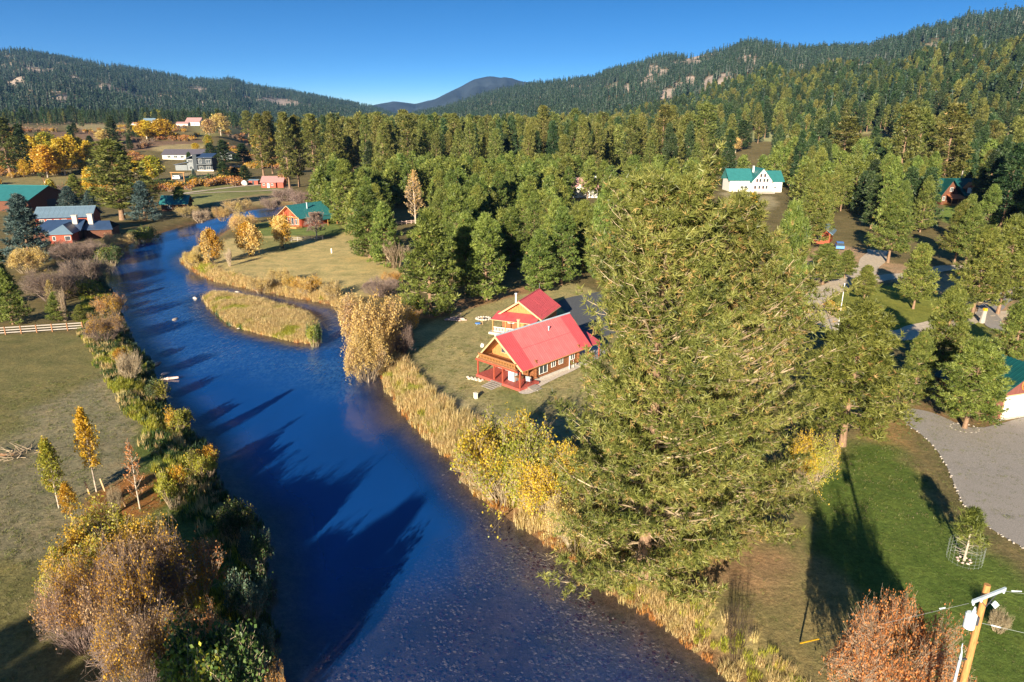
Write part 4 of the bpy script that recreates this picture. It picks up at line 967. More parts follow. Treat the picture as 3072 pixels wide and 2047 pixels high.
BR = [
 # river banks, right side
 ('gold',862,826,660,150,'willow_bush','largest golden willow bush on the right bank, below the dense pine','bush'),
 ('gold',842,856,745,100,'willow_bush','pinkish gold lower part willow leaning over the water under the largest golden bush','bush'),
 ('amber',912,778,686,100,'willow_bush','orange gold willow against the dense pine, right of the largest golden bush','bush'),
 ('purple',918,812,728,88,'bare_bush','leafless grey bush in front of the golden willows beside the lawn','bush'),
 ('purple',872,682,630,84,'bare_bush','leafless grey brown bush above the golden willows','bush'),
 ('amber',900,655,618,48,'willow_bush','small orange bush between the grey brown bush and the dense pine','bush'),
 ('baretall',910,616,538,56,'bare_tree','leafless pale grey tree beside the twin pines','tree'),
 ('bareround',728,546,490,52,'bare_tree','leafless round tree in front of the teal roofed log house','tree'),
 ('round',577,590,516,64,'yellow_tree','largest round yellow tree on the meadow point','tree'),
 ('round',651,571,502,50,'yellow_tree','round yellow tree in front of the teal roofed log house','tree'),
 ('round',490,608,530,52,'yellow_tree','yellow tree at the tip of the meadow, nearest the water','tree'),
 ('gold',560,530,486,62,'willow_bush','golden willow at the river bend behind the yellow trees','bush'),
 ('whitetree',553,520,462,34,'bare_tree','half bare tree sticking out of the golden willow at the river bend','tree'),
 ('baretall',528,612,566,16,'bare_tree','thin leafless sapling on the meadow between two yellow trees','sapling'),
 ('gold',445,606,574,40,'willow_bush','golden bush at the outer bend where the meadow meets the river','bush'),
 ('amber',708,672,624,66,'willow_bush','amber bush in the meadow edge above the side channel','bush'),
 ('amber',670,664,626,44,'willow_bush','smaller amber bush left of the other above the side channel','bush'),
 ('strawbush',645,655,608,46,'willow_bush','straw coloured bush on the meadow above the side channel','bush'),
 ('strawbush',765,684,640,56,'willow_bush','straw and gold bush near the sandy spot by the side channel','bush'),
 ('strawbush',600,662,628,50,'willow_bush','low straw coloured bush on the meadow edge, left of the amber bushes','bush'),
 ('goldgreen',1165,1130,940,235,'willow_bush','big yellow bush on the right bank between cabin lawn and giant pine','bush'),
 ('goldgreen',1258,1170,1010,180,'willow_bush','yellow green bush under the left side of the giant pine','bush'),
 ('goldgreen',1850,1118,982,120,'willow_bush','yellow bush at the right foot of the giant pines','bush'),
 ('strawbush',1330,1245,1120,130,'willow_bush','straw coloured bush at the waterline under the giant pine','bush'),
 ('greenbush',722,782,735,34,'bush','green bush at the downstream end of the river island','bush'),
 ('orange_big',2035,1665,1366,240,'orange_tree','rusty orange tree with half fallen leaves beside the power pole','tree'),
 ('darkbare',1692,1495,1352,56,'bare_bush','dark leafless shrub on the right bank near the bottom edge','bush'),
 ('tanbare',2292,1452,1396,44,'bush','small dry bush behind the power pole','bush'),
 ('yellowbush',1920,722,690,60,'bush','low yellow flowering bushes in the driveway turn','bush'),
 ('whitetree',955,514,384,56,'bare_tree','tall white barked half bare tree in the grove clearing','tree'),
 # left bank, near
 ('aspen',222,1130,926,66,'aspen_tree','golden aspen with a straight white trunk on the left field','aspen'),
 ('aspengreen',136,1168,998,66,'aspen_tree','yellow green aspen left of the golden one','aspen'),
 ('aspen',168,1205,1104,54,'aspen_tree','short orange aspen in front of the yellow green one','aspen'),
 ('aspenbare',322,1170,1004,60,'bare_tree','almost bare white multi stemmed aspen with a few orange leaves','tree'),
 ('yellowbush',402,1168,1060,64,'bush','thin yellow green bush at the left bank beside the bare aspen','bush'),
 ('tanbare',268,1178,1112,32,'bare_bush','little leafless shrub left of the bare white aspen','bush'),
 ('goldgreen',262,1345,1160,215,'willow_bush','yellow leaved bush at the top of the big left thicket','bush'),
 ('goldgreen',200,1400,1235,130,'willow_bush','yellow bush on the field side of the big left thicket','bush'),
 ('purple_leafy',208,1490,1300,150,'bare_bush','purple brown bush on the field side of the left thicket','bush'),
 ('purple_leafy',350,1450,1196,190,'bare_bush','purple bush with pink leaf tips in the middle of the left thicket','bush'),
 ('purple_leafy',275,1480,1262,200,'bush','large purple bush with amber leaf tips in the heart of the left thicket','bush'),
 ('purple_leafy',335,1590,1390,180,'bush','shaded rust tipped bush at the near side of the left thicket','bush'),
 ('orange_sparse',452,1380,1222,126,'bush','airy orange leaved bush between the left thicket and the water','bush'),
 ('orange_sparse',470,1530,1392,130,'bush','orange tipped bush at the bottom left, above a dark one','bush'),
 ('greenbush',500,1650,1430,200,'bush','dark green bush at the bottom edge beside the left bank','bush'),
 ('orange_sparse',638,1625,1508,66,'bush','orange bush at the very bottom edge on the waterline','bush'),
 ('sage',592,1290,1200,64,'bush','blue green bush hanging over the water at the left bank','bush'),
 ('sage',575,1400,1290,90,'bush','larger blue green bush below the first at the left bank','bush'),
 ('sage',590,1530,1420,80,'bush','dark blue green bush near the bottom of the left bank','bush'),
 ('greenbush',545,1230,1150,80,'bush','green bush on the left bank above the blue green ones','bush'),
 ('yellowbush',470,1085,1020,70,'bush','yellow green bush where the left bank bulges','bush'),
 ('yellowbush',410,975,930,58,'bush','bright yellow green bush at the narrow of the left bank','bush'),
 ('greenbush',362,908,868,50,'bush','dark bush on the outer bend of the left bank','bush'),
 ('tanbare',302,872,800,56,'bare_bush','pinkish tan bush leaning to the water above the stones','bush'),
 ('yellowbush',280,835,790,44,'bush','small bright yellow green bush left of the pinkish tan one','bush'),
 ('purple_leafy',243,784,716,92,'bare_bush','round purple grey bush at the end of the rail fence','bush'),
 ('orange_sparse',256,728,664,66,'bush','rust coloured bush over the water above the rail fence','bush'),
 ('yellowbush',180,680,638,84,'bush','olive yellow bush in the shade of the left bank','bush'),
 ('purple',130,690,604,120,'bare_bush','wide purple brown bush behind the little green pines','bush'),
 ('purple',200,650,586,110,'bare_bush','dark purple bush at the outer bend of the river','bush'),
 ('whitetree',122,704,640,30,'bare_tree','thin white bare tree in the purple bushes','tree'),
 ('gold',66,628,562,82,'yellow_tree','orange yellow bush tree on the left edge below the blue spruce','tree'),
 ('purple',175,600,542,110,'bare_bush','dark bare bush below the blue roofed log house','bush'),
 ('tanbare',150,738,655,22,'bare_tree','thin grey bare sapling at the rail fence','sapling'),
 ('greenbush',255,600,560,60,'bush','dark green bush on the left bank opposite the meadow tip','bush'),
 ('strawbush',270,565,530,60,'bush','pale bush on the left bank below the log house terrace','bush'),
 ('greenbush',330,548,518,60,'bush','green bush on the shaded left bank under the spruce','bush'),
 ('tanbare',462,512,478,44,'bush','pale round bush at the upstream left bank','bush'),
 ('gold',512,508,472,40,'bush','orange brown bush upstream beside the pale one','bush'),
 ('strawbush',548,488,455,60,'bush','brown willow bush at the far side of the bend','bush'),
 ('strawbush',432,500,470,50,'bush','straw coloured bush behind the small cone pine','bush'),
 ('purple',655,462,428,60,'bare_bush','purple brown bare thicket right of the red cabin','bush'),
 ('purple',700,478,430,60,'bare_bush','tall purple bare thicket above the teal roof','bush'),
 ('purple',625,480,452,50,'bare_bush','low purple bare thicket at the far river bend','bush'),
 ('purple',90,462,425,60,'bare_bush','reddish bare bush in front of the long teal barn','bush'),
 ('purple',20,470,440,60,'bare_bush','bare bush at the left edge in front of the long teal barn','bush'),
 ('purple',150,455,418,30,'bare_bush','reddish bare bush at the dark barn gable','bush'),
 ('cottongreen',122,462,415,26,'yellow_tree','small yellow green tree at the dark barn gable','tree'),
 # far left colour
 ('cotton',77,384,318,44,'cottonwood_tree','leftmost cottonwood of the yellow row, half green','tree'),
 ('cotton',110,408,340,56,'cottonwood_tree','brightest orange cottonwood of the yellow row, in front','tree'),
 ('cottongreen',112,370,308,50,'cottonwood_tree','tallest cottonwood of the yellow row, standing behind','tree'),
 ('cotton',150,404,324,50,'cottonwood_tree','yellow cottonwood in the middle of the yellow row','tree'),
 ('cotton',168,380,316,36,'cottonwood_tree','cottonwood right of the middle of the yellow row','tree'),
 ('cottongreen',187,378,320,32,'cottonwood_tree','greenish cottonwood near the right end of the yellow row','tree'),
 ('cotton',207,380,328,28,'cottonwood_tree','rightmost cottonwood of the yellow row','tree'),
 ('cotton',193,400,374,22,'cottonwood_tree','small orange tree below the right end of the yellow row','tree'),
 ('cotton',60,406,370,26,'cottonwood_tree','small yellow tree below the left end of the yellow row','tree'),
 ('cotton',212,458,390,32,'cottonwood_tree','slim yellow cottonwood leaning left of the big dark ponderosa','tree'),
 ('cottongreen',352,416,362,50,'cottonwood_tree','yellow green cottonwood right of the big dark ponderosa','tree'),
 ('cotton',312,400,372,24,'cottonwood_tree','small orange tree behind the big dark ponderosa','tree'),
 ('cottongreen',362,284,254,26,'cottonwood_tree','yellow tree on the skyline between the far white houses','tree'),
 ('cotton',338,320,280,50,'cottonwood_tree','left half of the broad orange cottonwoods on the bench','tree'),
 ('cotton',375,320,278,54,'cottonwood_tree','right half of the broad orange cottonwoods on the bench','tree'),
 ('cottonpale',246,330,300,52,'cottonwood_tree','pale orange cottonwoods left of the broad orange pair','tree'),
 ('cottonpale',508,312,264,44,'cottonwood_tree','tall pale cottonwood beside the slim tall pine','tree'),
 ('cottonpale',482,318,276,36,'cottonwood_tree','lower pale cottonwood left of the tall one','tree'),
 ('cottongreen',480,340,312,20,'cottonwood_tree','small yellow green tree by the ranch house end','tree'),
 ('cotton',450,345,330,18,'cottonwood_tree','little yellow tree behind the ranch house roof','tree'),
 ('cotton',590,345,312,22,'cottonwood_tree','yellow tree between the two tall pines above the red cabin','tree'),
 ('cotton',624,330,308,14,'cottonwood_tree','tiny bright yellow tree behind the tall ponderosas','tree'),
 ('cotton',1725,500,448,24,'aspen_tree','slim yellow aspen below the white house','aspen'),
 ('cotton',1738,560,515,22,'aspen_tree','yellow orange aspen lower down below the white house','aspen'),
 ('cotton',1962,342,314,26,'aspen_tree','orange aspen under the hillside pasture','aspen'),
 ('cottonpale',2034,360,335,22,'aspen_tree','small yellow aspen right of the hillside pasture','aspen'),
 ('cottonpale',2208,378,328,40,'aspen_tree','pale yellow tree above the chalet','tree'),
 ('cottonpale',1652,345,306,34,'bare_tree','pale bare aspens at the edge of the right hand meadow','tree'),
 ('cottonpale',1690,352,318,26,'bare_tree','second clump of pale bare aspens at the right hand meadow','tree'),
]
for i, a in enumerate(BR): broad(*a[:5], a[5], a[6], a[7], var=i)
# far shrubs that read as a mass on the bench
def bench_scrub():
    g = np.random.default_rng(99); poly = sector(-120, 640, 330, 760); lo, hi = poly.min(0), poly.max(0)
    P = g.uniform(lo, hi, (9000, 2)); P = P[inside(P, poly)]; n = fbm(P[:, 0]/45, P[:, 1]/30, 7, 3); P = P[n > .54]
    for q in ZN:
        if q[2] >= 3 or q[3] > 500: P = P[~inside(P, q[0]) | (g.uniform(size=len(P)) < .25)]
    z = h0(P[:, 0], P[:, 1]); u, vb, d = to_px(P[:, 0], P[:, 1], z)
    for (a, b_, c, e, D_) in KEEP: 
        k = ~((u > a-6) & (u < c+6) & (vb > b_) & (vb < e+14)); P, z, u, vb = P[k], z[k], u[k], vb[k]
    T = []
    for q, (tm, lm, nl_) in enumerate((('twig_purple', 'leaf_pink', 60), ('twig_purple', 'leaf_orange', 160), ('twig_tan', 'leaf_amber', 220), ('twig_dark', 'leaf_green', 200))):
        T.append(bush_parts(2000+q, 2.6, 2.0, 12, 2, 3, lm, nl_, .45, twigm=tm, tw=.09)[1])
    ti = np.minimum(3, (fbm(P[:, 0]/30, P[:, 1]/30, 17, 2)*6-1).astype(int).clip(0, 3))
    scatter('bench_scrub', T, np.column_stack([P, z]), g.uniform(0, 6.28, len(P)), g.uniform(.6, 1.5, len(P)), ti, 'low purple brown scrub on the left bench')
bench_scrub()

# ================================================================ GRASSES
def clump(seed, n, h, r, w_, matn, curve=.4, heads=0):
    g = np.random.default_rng(seed); a = g.uniform(0, 6.28, n); rr = r*np.sqrt(g.uniform(0, 1, n)); hh = h*g.uniform(.6, 1.15, n)
    b_ = np.stack([np.cos(a)*rr, np.sin(a)*rr, np.zeros(n)], -1); t_ = g.uniform(0, 6.28, n); le = curve*hh*g.uniform(.2, 1, n)
    s = np.stack([np.cos(t_+1.57), np.sin(t_+1.57), np.zeros(n)], -1)*w_*.5
    m_ = b_+np.stack([np.cos(t_)*le*.35, np.sin(t_)*le*.35, hh*.6], -1); e = b_+np.stack([np.cos(t_)*le, np.sin(t_)*le, hh], -1)
    V = np.stack([b_-s, b_+s, m_+s*.8, m_-s*.8, e], 1).reshape(-1, 3); k = np.arange(n)[:, None]*5
    F = np.vstack([np.hstack([k, k+1, k+2]), np.hstack([k, k+2, k+3]), np.hstack([k+3, k+2, k+4])]); t = np.clip(.5+g.normal(size=n)*.22, 0, 1)
    return [(V, F, matn, np.tile(t, 3))]
def strip(name, label, test, n, box_, T, tif, s0, s1, seed):
    g = np.random.default_rng(seed); P = g.uniform(box_[:2], box_[2:], (n, 2)); s = river_sdf(P); k = test(P, s, g); P, s = P[k], s[k]
    z = height(P[:, 0], P[:, 1]); k = z > WZ-.25; P, z, s = P[k], z[k], s[k]
    scatter(name, T, np.column_stack([P, z-.03]), g.uniform(0, 6.28, len(P)), g.uniform(s0, s1, len(P))*np.where((P[:, 1] < 47) & (P[:, 0] > -5), .55, .85), tif(P, s, g), label)
rightside = np.vstack([rbw, [[200, 20], [200, 330]]]) if False else None
def side(P):
    """+1 east of the river, -1 west"""
    i = np.argmin(((P[:, None]-np.vstack([lbw, rbw])[None])**2).sum(-1), 1); return np.where(i < len(lbw), -1, 1)
reed = [clump(1, 60, 1.15, .5, .045, 'straw', .8), clump(2, 60, .9, .6, .045, 'straw', 1.2), clump(3, 50, .8, .5, .05, 'leaf_yellowgreen', .6), clump(4, 44, .6, .5, .05, 'leaf_orange', .6)]
def width_r(P):   # the golden fringe is widest below the willows
    return 2.2+2.0*np.exp(-((P[:, 1]-62)/14)**2)+1.4*fbm(P[:, 0]/6, P[:, 1]/6, 12, 2)
strip('bank_reeds', 'tall golden reeds and grass fringing the right bank', lambda P, s, g: (s > -.15) & (s < width_r(P)) & (side(P) > 0) & ~inside(P, ISLP), 90000, (-75, 14, 60, 175), reed,
      lambda P, s, g: np.where(s < .5, np.where(g.uniform(size=len(P)) < .4, 3, 1), np.where(fbm(P[:, 0]/4, P[:, 1]/4, 14, 2)+g.normal(size=len(P))*.1 > .62, 2, np.where(g.uniform(size=len(P)) < .6, 0, 1))), .65, 1.25, 41)
strip('island_grass', 'golden grass covering the river island', lambda P, s, g: inside(P, ISLP) & (s > 0), 12000, (ISLP[:, 0].min(), ISLP[:, 1].min(), ISLP[:, 0].max(), ISLP[:, 1].max()), reed,
      lambda P, s, g: np.where(fbm(P[:, 0]/3, P[:, 1]/3, 15, 2)+g.normal(size=len(P))*.08 > .60, 2, np.where(g.uniform(size=len(P)) < .3, 0, 1)), .55, 1.1, 42)
lgr = [clump(5, 30, .8, .5, .07, 'leaf_green', .6), clump(6, 30, .8, .5, .07, 'leaf_yellowgreen', .6), clump(7, 30, .9, .45, .06, 'straw', .5), clump(8, 30, .8, .5, .07, 'leaf_sage', .6)]
strip('left_bank_grass', 'rough green and yellow grass along the left bank', lambda P, s, g: (s > -.2) & (s < 3.5+3.5*fbm(P[:, 0]/8, P[:, 1]/8, 16, 2)) & (side(P) < 0), 80000, (-95, 14, 0, 230), lgr,
      lambda P, s, g: np.where(s < .9, np.where(g.uniform(size=len(P)) < .5, 3, 0), np.where(fbm(P[:, 0]/5, P[:, 1]/5, 18, 2)+g.normal(size=len(P))*.12 > .52, 1, np.where(g.uniform(size=len(P)) < .35, 2, 0))), .5, 1.15, 43)
lawn = [clump(9, 16, .16, .30, .03, 'grass_blade', .9), clump(10, 16, .15, .30, .03, 'grass_dry', .9)]
def openland(P, s, g):
    k = (s > 2.5) & (np.hypot(P[:, 0], P[:, 1]) < 95); return k & (g.uniform(size=len(P)) < .25+.9*fbm(P[:, 0]/3, P[:, 1]/3, 19, 3))
strip('field_tussocks', 'short rough tussocks over the near fields and lawns', openland, 75000, (-75, 18, 75, 100), lawn, lambda P, s, g: (g.uniform(size=len(P)) < np.where(P[:, 0] > 20, .15, .38)).astype(int), .5, 1.3, 44)

def riverbed():
    g = np.random.default_rng(61); P = g.uniform((-18, 14), (30, 75), (110000, 2)); s = river_sdf(P)
    k = (s < -1.3) & (g.uniform(size=len(P)) < np.clip(1.5*fbm(P[:, 0]/4, P[:, 1]/4, 66, 3)-.35, .05, 1)*(1-sm(P[:, 1]-.35*(P[:, 0]+5), 42, 58))*sm(P[:, 0], -13, -8)); P = P[k]; T = []
    for q, mt in enumerate(('bed_stone', 'bed_stone_light', 'wall_brown')):
        gg = np.random.default_rng(q); v, f = box(-.13, -.09, -.04, .13, .09, .07); v = v*gg.uniform(.8, 1.6, v.shape); T.append([(v, f, mt, None)])
    scatter('riverbed_stones', T, np.column_stack([P, height(P[:, 0], P[:, 1])]), g.uniform(0, 6.28, len(P)), g.uniform(.2, .75, len(P)), g.choice(3, len(P), p=[.45, .3, .25]), 'cobbles on the bed of the clear shallow water')
riverbed()

# ================================================================ BUILDINGS
def bx(name, parent, m, *b6, rz=0, loc=(0, 0, 0), rot=None):
    v, f = box(*b6); return ob(name, mesh(name, [(v, f, m, None)]), parent, loc, rz, rot=rot)
def join(*bs): return [(v, f, m, None) for (v, f), m in bs]
def slab(x0, x1, ya, za, yb, zb, th):
    """roof slope between (ya,za) and (yb,zb), running from x0 to x1, thickness th"""
    n = np.array([0, -(zb-za), (yb-ya)]); n = n/np.linalg.norm(n); n = n*np.sign(n[2])*th
    return prism([(x0, ya, za), (x1, ya, za), (x1, yb, zb), (x0, yb, zb)], n)
def window(parent, side, p, z, w_, h_, L, Wd, frame='white_paint', pane='glass_dark', mull=1, name='window'):
    """side: R (y=0), L (y=W), N (x=0), F (x=L)"""
    t = .07
    fr = [box(0, -.05, 0, w_, 0, t), box(0, -.05, h_-t, w_, 0, h_), box(0, -.05, t, t, 0, h_-t), box(w_-t, -.05, t, w_, 0, h_-t)]
    for k in range(mull): fr.append(box(w_*(k+1)/(mull+1)-.03, -.045, t, w_*(k+1)/(mull+1)+.03, 0, h_-t))
    me = mesh(name, [(v, f, frame, None) for v, f in fr])
    loc, rz = {'R': ((p, -.004, z), 0), 'F': ((L+.004, p, z), math.pi/2), 'L': ((p+w_, Wd+.004, z), math.pi), 'N': ((-.004, p+w_, z), -math.pi/2)}[side]
    o = ob(name, me, parent, loc, rz)
    for k in range(mull+1):
        a = t if k == 0 else w_*k/(mull+1)+.03; b_ = w_-t if k == mull else w_*(k+1)/(mull+1)-.03
        bx('pane', o, pane, a, -.02, t, b_, -.004, h_-t)
    return o
def chimney(parent, x, y, z0, z1, m='metal_grey', r=.13, cap=True, square=False):
    if square: v, f = box(x-r, y-r, z0, x+r, y+r, z1)
    else: v, f = tubes_cap([[x, y, z0]], [[x, y, z1]], r, r, 10)
    o = ob('chimney', mesh('chimney', [(v, f, m, None)]), parent)
    if cap:
        v, f = tubes_cap([[x, y, z1+.02]], [[x, y, z1+.16]], r*1.6, r*1.6, 10) if not square else box(x-r*1.2, y-r*1.2, z1+.002, x+r*1.2, y+r*1.2, z1+.12)
        ob('chimney_cap', mesh('chimney_cap', [(v, f, m, None)]), o)
def house(name, label, x, y, z, ang, L, Wd, ze, zr, wallm, roofm, ovg=.5, oe=.5, wins=(), panels=1, trim='trim_pale', base=True, group=None, doors=()):
    """gabled house: x along the ridge, y across; ze, zr are eave and ridge height at the wall plane"""
    t = thing(name, label, 'house', (x, y, z), ang, group); sl = (zr-ze)/(Wd/2)
    ob('wall', mesh('wall', [(*prism([(0, 0, -.6), (0, Wd, -.6), (0, Wd, ze), (0, Wd/2, zr), (0, 0, ze)], (.2, 0, 0)), wallm, None)]), t)
    ob('wall', mesh('wall', [(*prism([(L-.2, 0, -.6), (L-.2, Wd, -.6), (L-.2, Wd, ze), (L-.2, Wd/2, zr), (L-.2, 0, ze)], (.2, 0, 0)), wallm, None)]), t)
    bx('wall', t, wallm, .201, .003, -.6, L-.201, .2, ze); bx('wall', t, wallm, .201, Wd-.2, -.6, L-.201, Wd-.003, ze)
    th = .14
    for sgn in (0, 1):
        ya, za, yb, zb = (-oe, ze-oe*sl+.03, Wd/2, zr+.03) if sgn == 0 else (Wd+oe, ze-oe*sl+.03, Wd/2, zr+.03)
        if panels <= 1:
            ob('roof', mesh('roof', [(*slab(-ovg, L+ovg, ya, za, yb, zb, th), roofm, None)]), t)
        else:
            r_ = ob('roof', mesh('roof', [(*slab(-ovg, L+ovg, ya, za, yb, zb, th), trim, None)]), t); wd = (L+2*ovg)/panels
            n = np.array([0, -(zb-za), (yb-ya)]); n = n/np.linalg.norm(n)*np.sign((yb-ya)*1.0 if True else 1); n = n*np.sign(n[2])
            o3 = n*(th+.004)
            v, f = slab(0.012, wd-.012, ya-(.03 if sgn == 0 else -.03), za, yb, zb, .03)
            rb = [slab(q*wd/3-.018, q*wd/3+.018, ya, za+.032, yb, zb+.032, .03) for q in (.5, 1.5, 2.5)]
            pm = mesh('roof_panel', [(v, f, roofm, None)]+[(a, b_, roofm, None) for a, b_ in rb])
            for k in range(panels): ob('roof_panel', pm, r_, (-ovg+k*wd, o3[1], o3[2]))
    v, f = tubes_cap([[-ovg, Wd/2, zr+th+.06]], [[L+ovg, Wd/2, zr+th+.06]], .10, .10, 6)
    ob('ridge_cap', mesh('ridge_cap', [(v, f, roofm, None)]), t)
    for w_ in wins: window(t, *w_[:5], L, Wd, **(w_[5] if len(w_) > 5 else {}))
    for (side, p, w_, h_, m) in doors:
        bb = {'R': (p, -.06, 0, p+w_, -.004, h_), 'N': (-.06, p, 0, -.004, p+w_, h_), 'F': (L+.004, p, 0, L+.06, p+w_, h_)}[side]
        d = bx('door', t, m, *bb); 
        hb = {'R': (p+w_-.15, -.12, h_*.45, p+w_-.08, -.062, h_*.5), 'N': (-.12, p+.08, h_*.45, -.062, p+.15, h_*.5), 'F': (L+.062, p+.08, h_*.45, L+.12, p+.15, h_*.5)}[side]
        bx('handle', d, 'metal_dark', *hb)
    return t

# ---------------------------------------------------------------- main log cabin
CA = rad(46.35); cab = thing('log_cabin', 'log cabin with a long pinkish red metal roof, balcony and red porch', 'cabin', (1.2, 74.25, 0), CA)
L_, HW, ZE, ZR = 12.95, 3.75, 2.25, 5.85; SL = (ZR-ZE)/HW; WD = 2*HW
wx0, wx1, wy0, wy1 = 2.75, 10.75, .58, 6.80
def logs(x0, x1, y, axis, z0, z1, ext=.35, d=.25):
    P0, P1 = [], []; k = 0; z_ = z0+d/2
    while z_ < z1:
        e = ext*(1 if k % 2 == 0 else .75)
        if axis == 'x': P0.append((x0-e, y, z_)); P1.append((x1+e, y, z_))
        else: P0.append((y, x0-e, z_)); P1.append((y, x1+e, z_))
        z_ += d*.92; k += 1
    v, f = tubes_cap(P0, P1, d/2, d/2, 8); return v, f
FB = .45   # floor height
bx('foundation', cab, 'concrete', wx0+.05, wy0+.02, -.1, wx1-.05, wy1-.02, FB)
for (nm, args) in (('log_wall', (wx0, wx1, wy0, 'x', FB, 2.55)), ('log_wall', (wx0, wx1, wy1, 'x', FB, 2.55)), ('log_wall', (wy0, wy1, wx0, 'y', FB+.12, 2.9)), ('log_wall', (wy0, wy1, wx1, 'y', FB+.12, 2.9))):
    v, f = logs(*args); o = ob(nm, mesh(nm, [(v, f, 'log_wood', None)], False), cab)
# upper gables of vertical orange boards, one mesh each board
def gable_boards(parent, xg, y0, y1, z0, zr, ym, w_, m, sl, mm='board'):
    n = int((y1-y0)/w_); g_ = np.random.default_rng(3)
    for k in range(n):
        a = y0+k*w_; b_ = a+w_*.94; za = zr-abs(a-ym)*sl-.08; zb = zr-abs(b_-ym)*sl-.08
        if min(za, zb) <= z0+.02: continue
        d = g_.uniform(0, .012)
        ob(mm, mesh(mm, [(*prism([(xg-d, a, z0), (xg-d, b_, z0), (xg-d, b_, zb), (xg-d, a, za)], (.05, 0, 0)), m, None)]), parent)
GX = 1.75
gw = ob('gable_wall', mesh('gable_wall', [(*prism([(GX+.07, .75, 2.5), (GX+.07, WD-.75, 2.5), (GX+.07, HW, ZR-.12)], (.12, 0, 0)), 'board_orange', None)]), cab)
gable_boards(gw, GX, .7, WD-.7, 2.5, ZR, HW, .27, 'board_orange', SL)
gb = ob('gable_wall', mesh('gable_wall', [(*prism([(wx1, .75, 2.5), (wx1, WD-.75, 2.5), (wx1, HW, ZR-.12)], (.12, 0, 0)), 'board_orange', None)]), cab)
for (ya, yb) in ((HW+.5, HW+1.35), (HW-1.95, HW-.95)):    # tall gable windows with raking heads
    f = ob('window', mesh('window', [(*prism([(GX-.06, ya, 3.0), (GX-.06, yb, 3.0), (GX-.06, yb, ZR-abs(yb-HW)*SL-.45), (GX-.06, ya, ZR-abs(ya-HW)*SL-.45)], (.05, 0, 0)), 'trim_pale', None)]), cab)
    ob('pane', mesh('pane', [(*prism([(GX-.08, ya+.08, 3.08), (GX-.08, yb-.08, 3.08), (GX-.08, yb-.08, ZR-abs(yb-.08-HW)*SL-.55), (GX-.08, ya+.08, ZR-abs(ya+.08-HW)*SL-.55)], (.018, 0, 0)), 'glass_dark', None)]), f)
# roof: wooden deck, then metal panels; the front end is a prow with raking edges
for sgn in (0, 1):
    ya, yb = (0, HW) if sgn == 0 else (WD, HW)
    n = np.array([0, -(ZR-ZE), (yb-ya)]); n = n/np.linalg.norm(n); n = n*np.sign(n[2])
    r_ = ob('roof', mesh('roof', [(*prism([(0, ya, ZE-.14), (L_, ya, ZE-.14), (L_, yb, ZR-.14), (-.6, yb, ZR-.14)], n*.12), 'board_orange', None)]), cab)
    nP = 13; wd = L_/nP
    for k in range(nP):
        x0 = k*wd+.008; x1 = (k+1)*wd-.008; x0r = x0-.6 if k == 0 else x0
        b_ = (x0 if k else 0)
        rm = 'roof_red_sheen' if 2 <= k <= 10 else 'roof_red'; pr = [(*prism([(b_, ya, ZE), (x1, ya, ZE), (x1, yb, ZR), (b_-(.6 if k == 0 else 0), yb, ZR)], n*.03), rm, None)]  # middle panels paler: the sheen on the roof is put into their colour
        for q in (.2, .5, .8):
            xq = b_+(x1-b_)*q; pr.append((*prism([(xq-.02, ya, ZE+.025), (xq+.02, ya, ZE+.025), (xq+.02, yb, ZR+.025), (xq-.02, yb, ZR+.025)], n*.035), 'roof_red', None))
        pr.append((*prism([(b_, (ya+yb)/2, (ZE+ZR)/2+.026), (x1, (ya+yb)/2, (ZE+ZR)/2+.026), (x1, (ya+yb)/2+(.05 if yb > ya else -.05), (ZE+ZR)/2+.026+.05*SL), (b_, (ya+yb)/2+(.05 if yb > ya else -.05), (ZE+ZR)/2+.026+.05*SL)], n*.018), 'roof_red', None))
        ob('roof_panel', mesh('roof_panel', pr), r_)
    # barge board and fascia
    e = (yb-ya)
    ob('barge_board', mesh('barge_board', [(*prism([(-.06, ya-(.06 if e > 0 else -.06), ZE-.26), (-.06, ya-(.06 if e > 0 else -.06), ZE+.02), (-.68, yb, ZR+.02), (-.68, yb, ZR-.26)], (.06, 0, 0)), 'trim_pale', None)]), cab)
v, f = tubes_cap([[-.65, HW, ZR+.05]], [[L_+.02, HW, ZR+.05]], .11, .11, 6); ob('ridge_cap', mesh('ridge_cap', [(v, f, 'metal_grey', None)]), cab)
v, f = tubes_cap([[GX-.2, 1.0, 2.55], [GX-.2, WD-1.0, 2.55], [-.5, HW, ZR-.35]], [[-.35, 1.0, 2.55], [-.35, WD-1.0, 2.55], [wx0, HW, ZR-.35]], .11, .11, 7); ob('beam', mesh('beam', [(v, f, 'log_wood', None)]), cab)
# windows and door
window(cab, 'R', wx0+.6, FB+.42, 1.5, 1.2, 0, 0, mull=1).location.y = wy0-.15
for xq in (5.55, 6.95, 9.2):
    o = window(cab, 'R', xq, FB+.75, .80, .85, 0, 0, mull=1); o.location.y = wy0-.15
o = window(cab, 'N', 3.0, FB+.1, 1.5, 2.0, 0, 0, frame='white_paint', pane='glass_light', name='glass_door'); o.location.x = wx0-.16
o = window(cab, 'N', 5.2, FB+.9, .5, .9, 0, 0, mull=0); o.location.x = wx0-.16
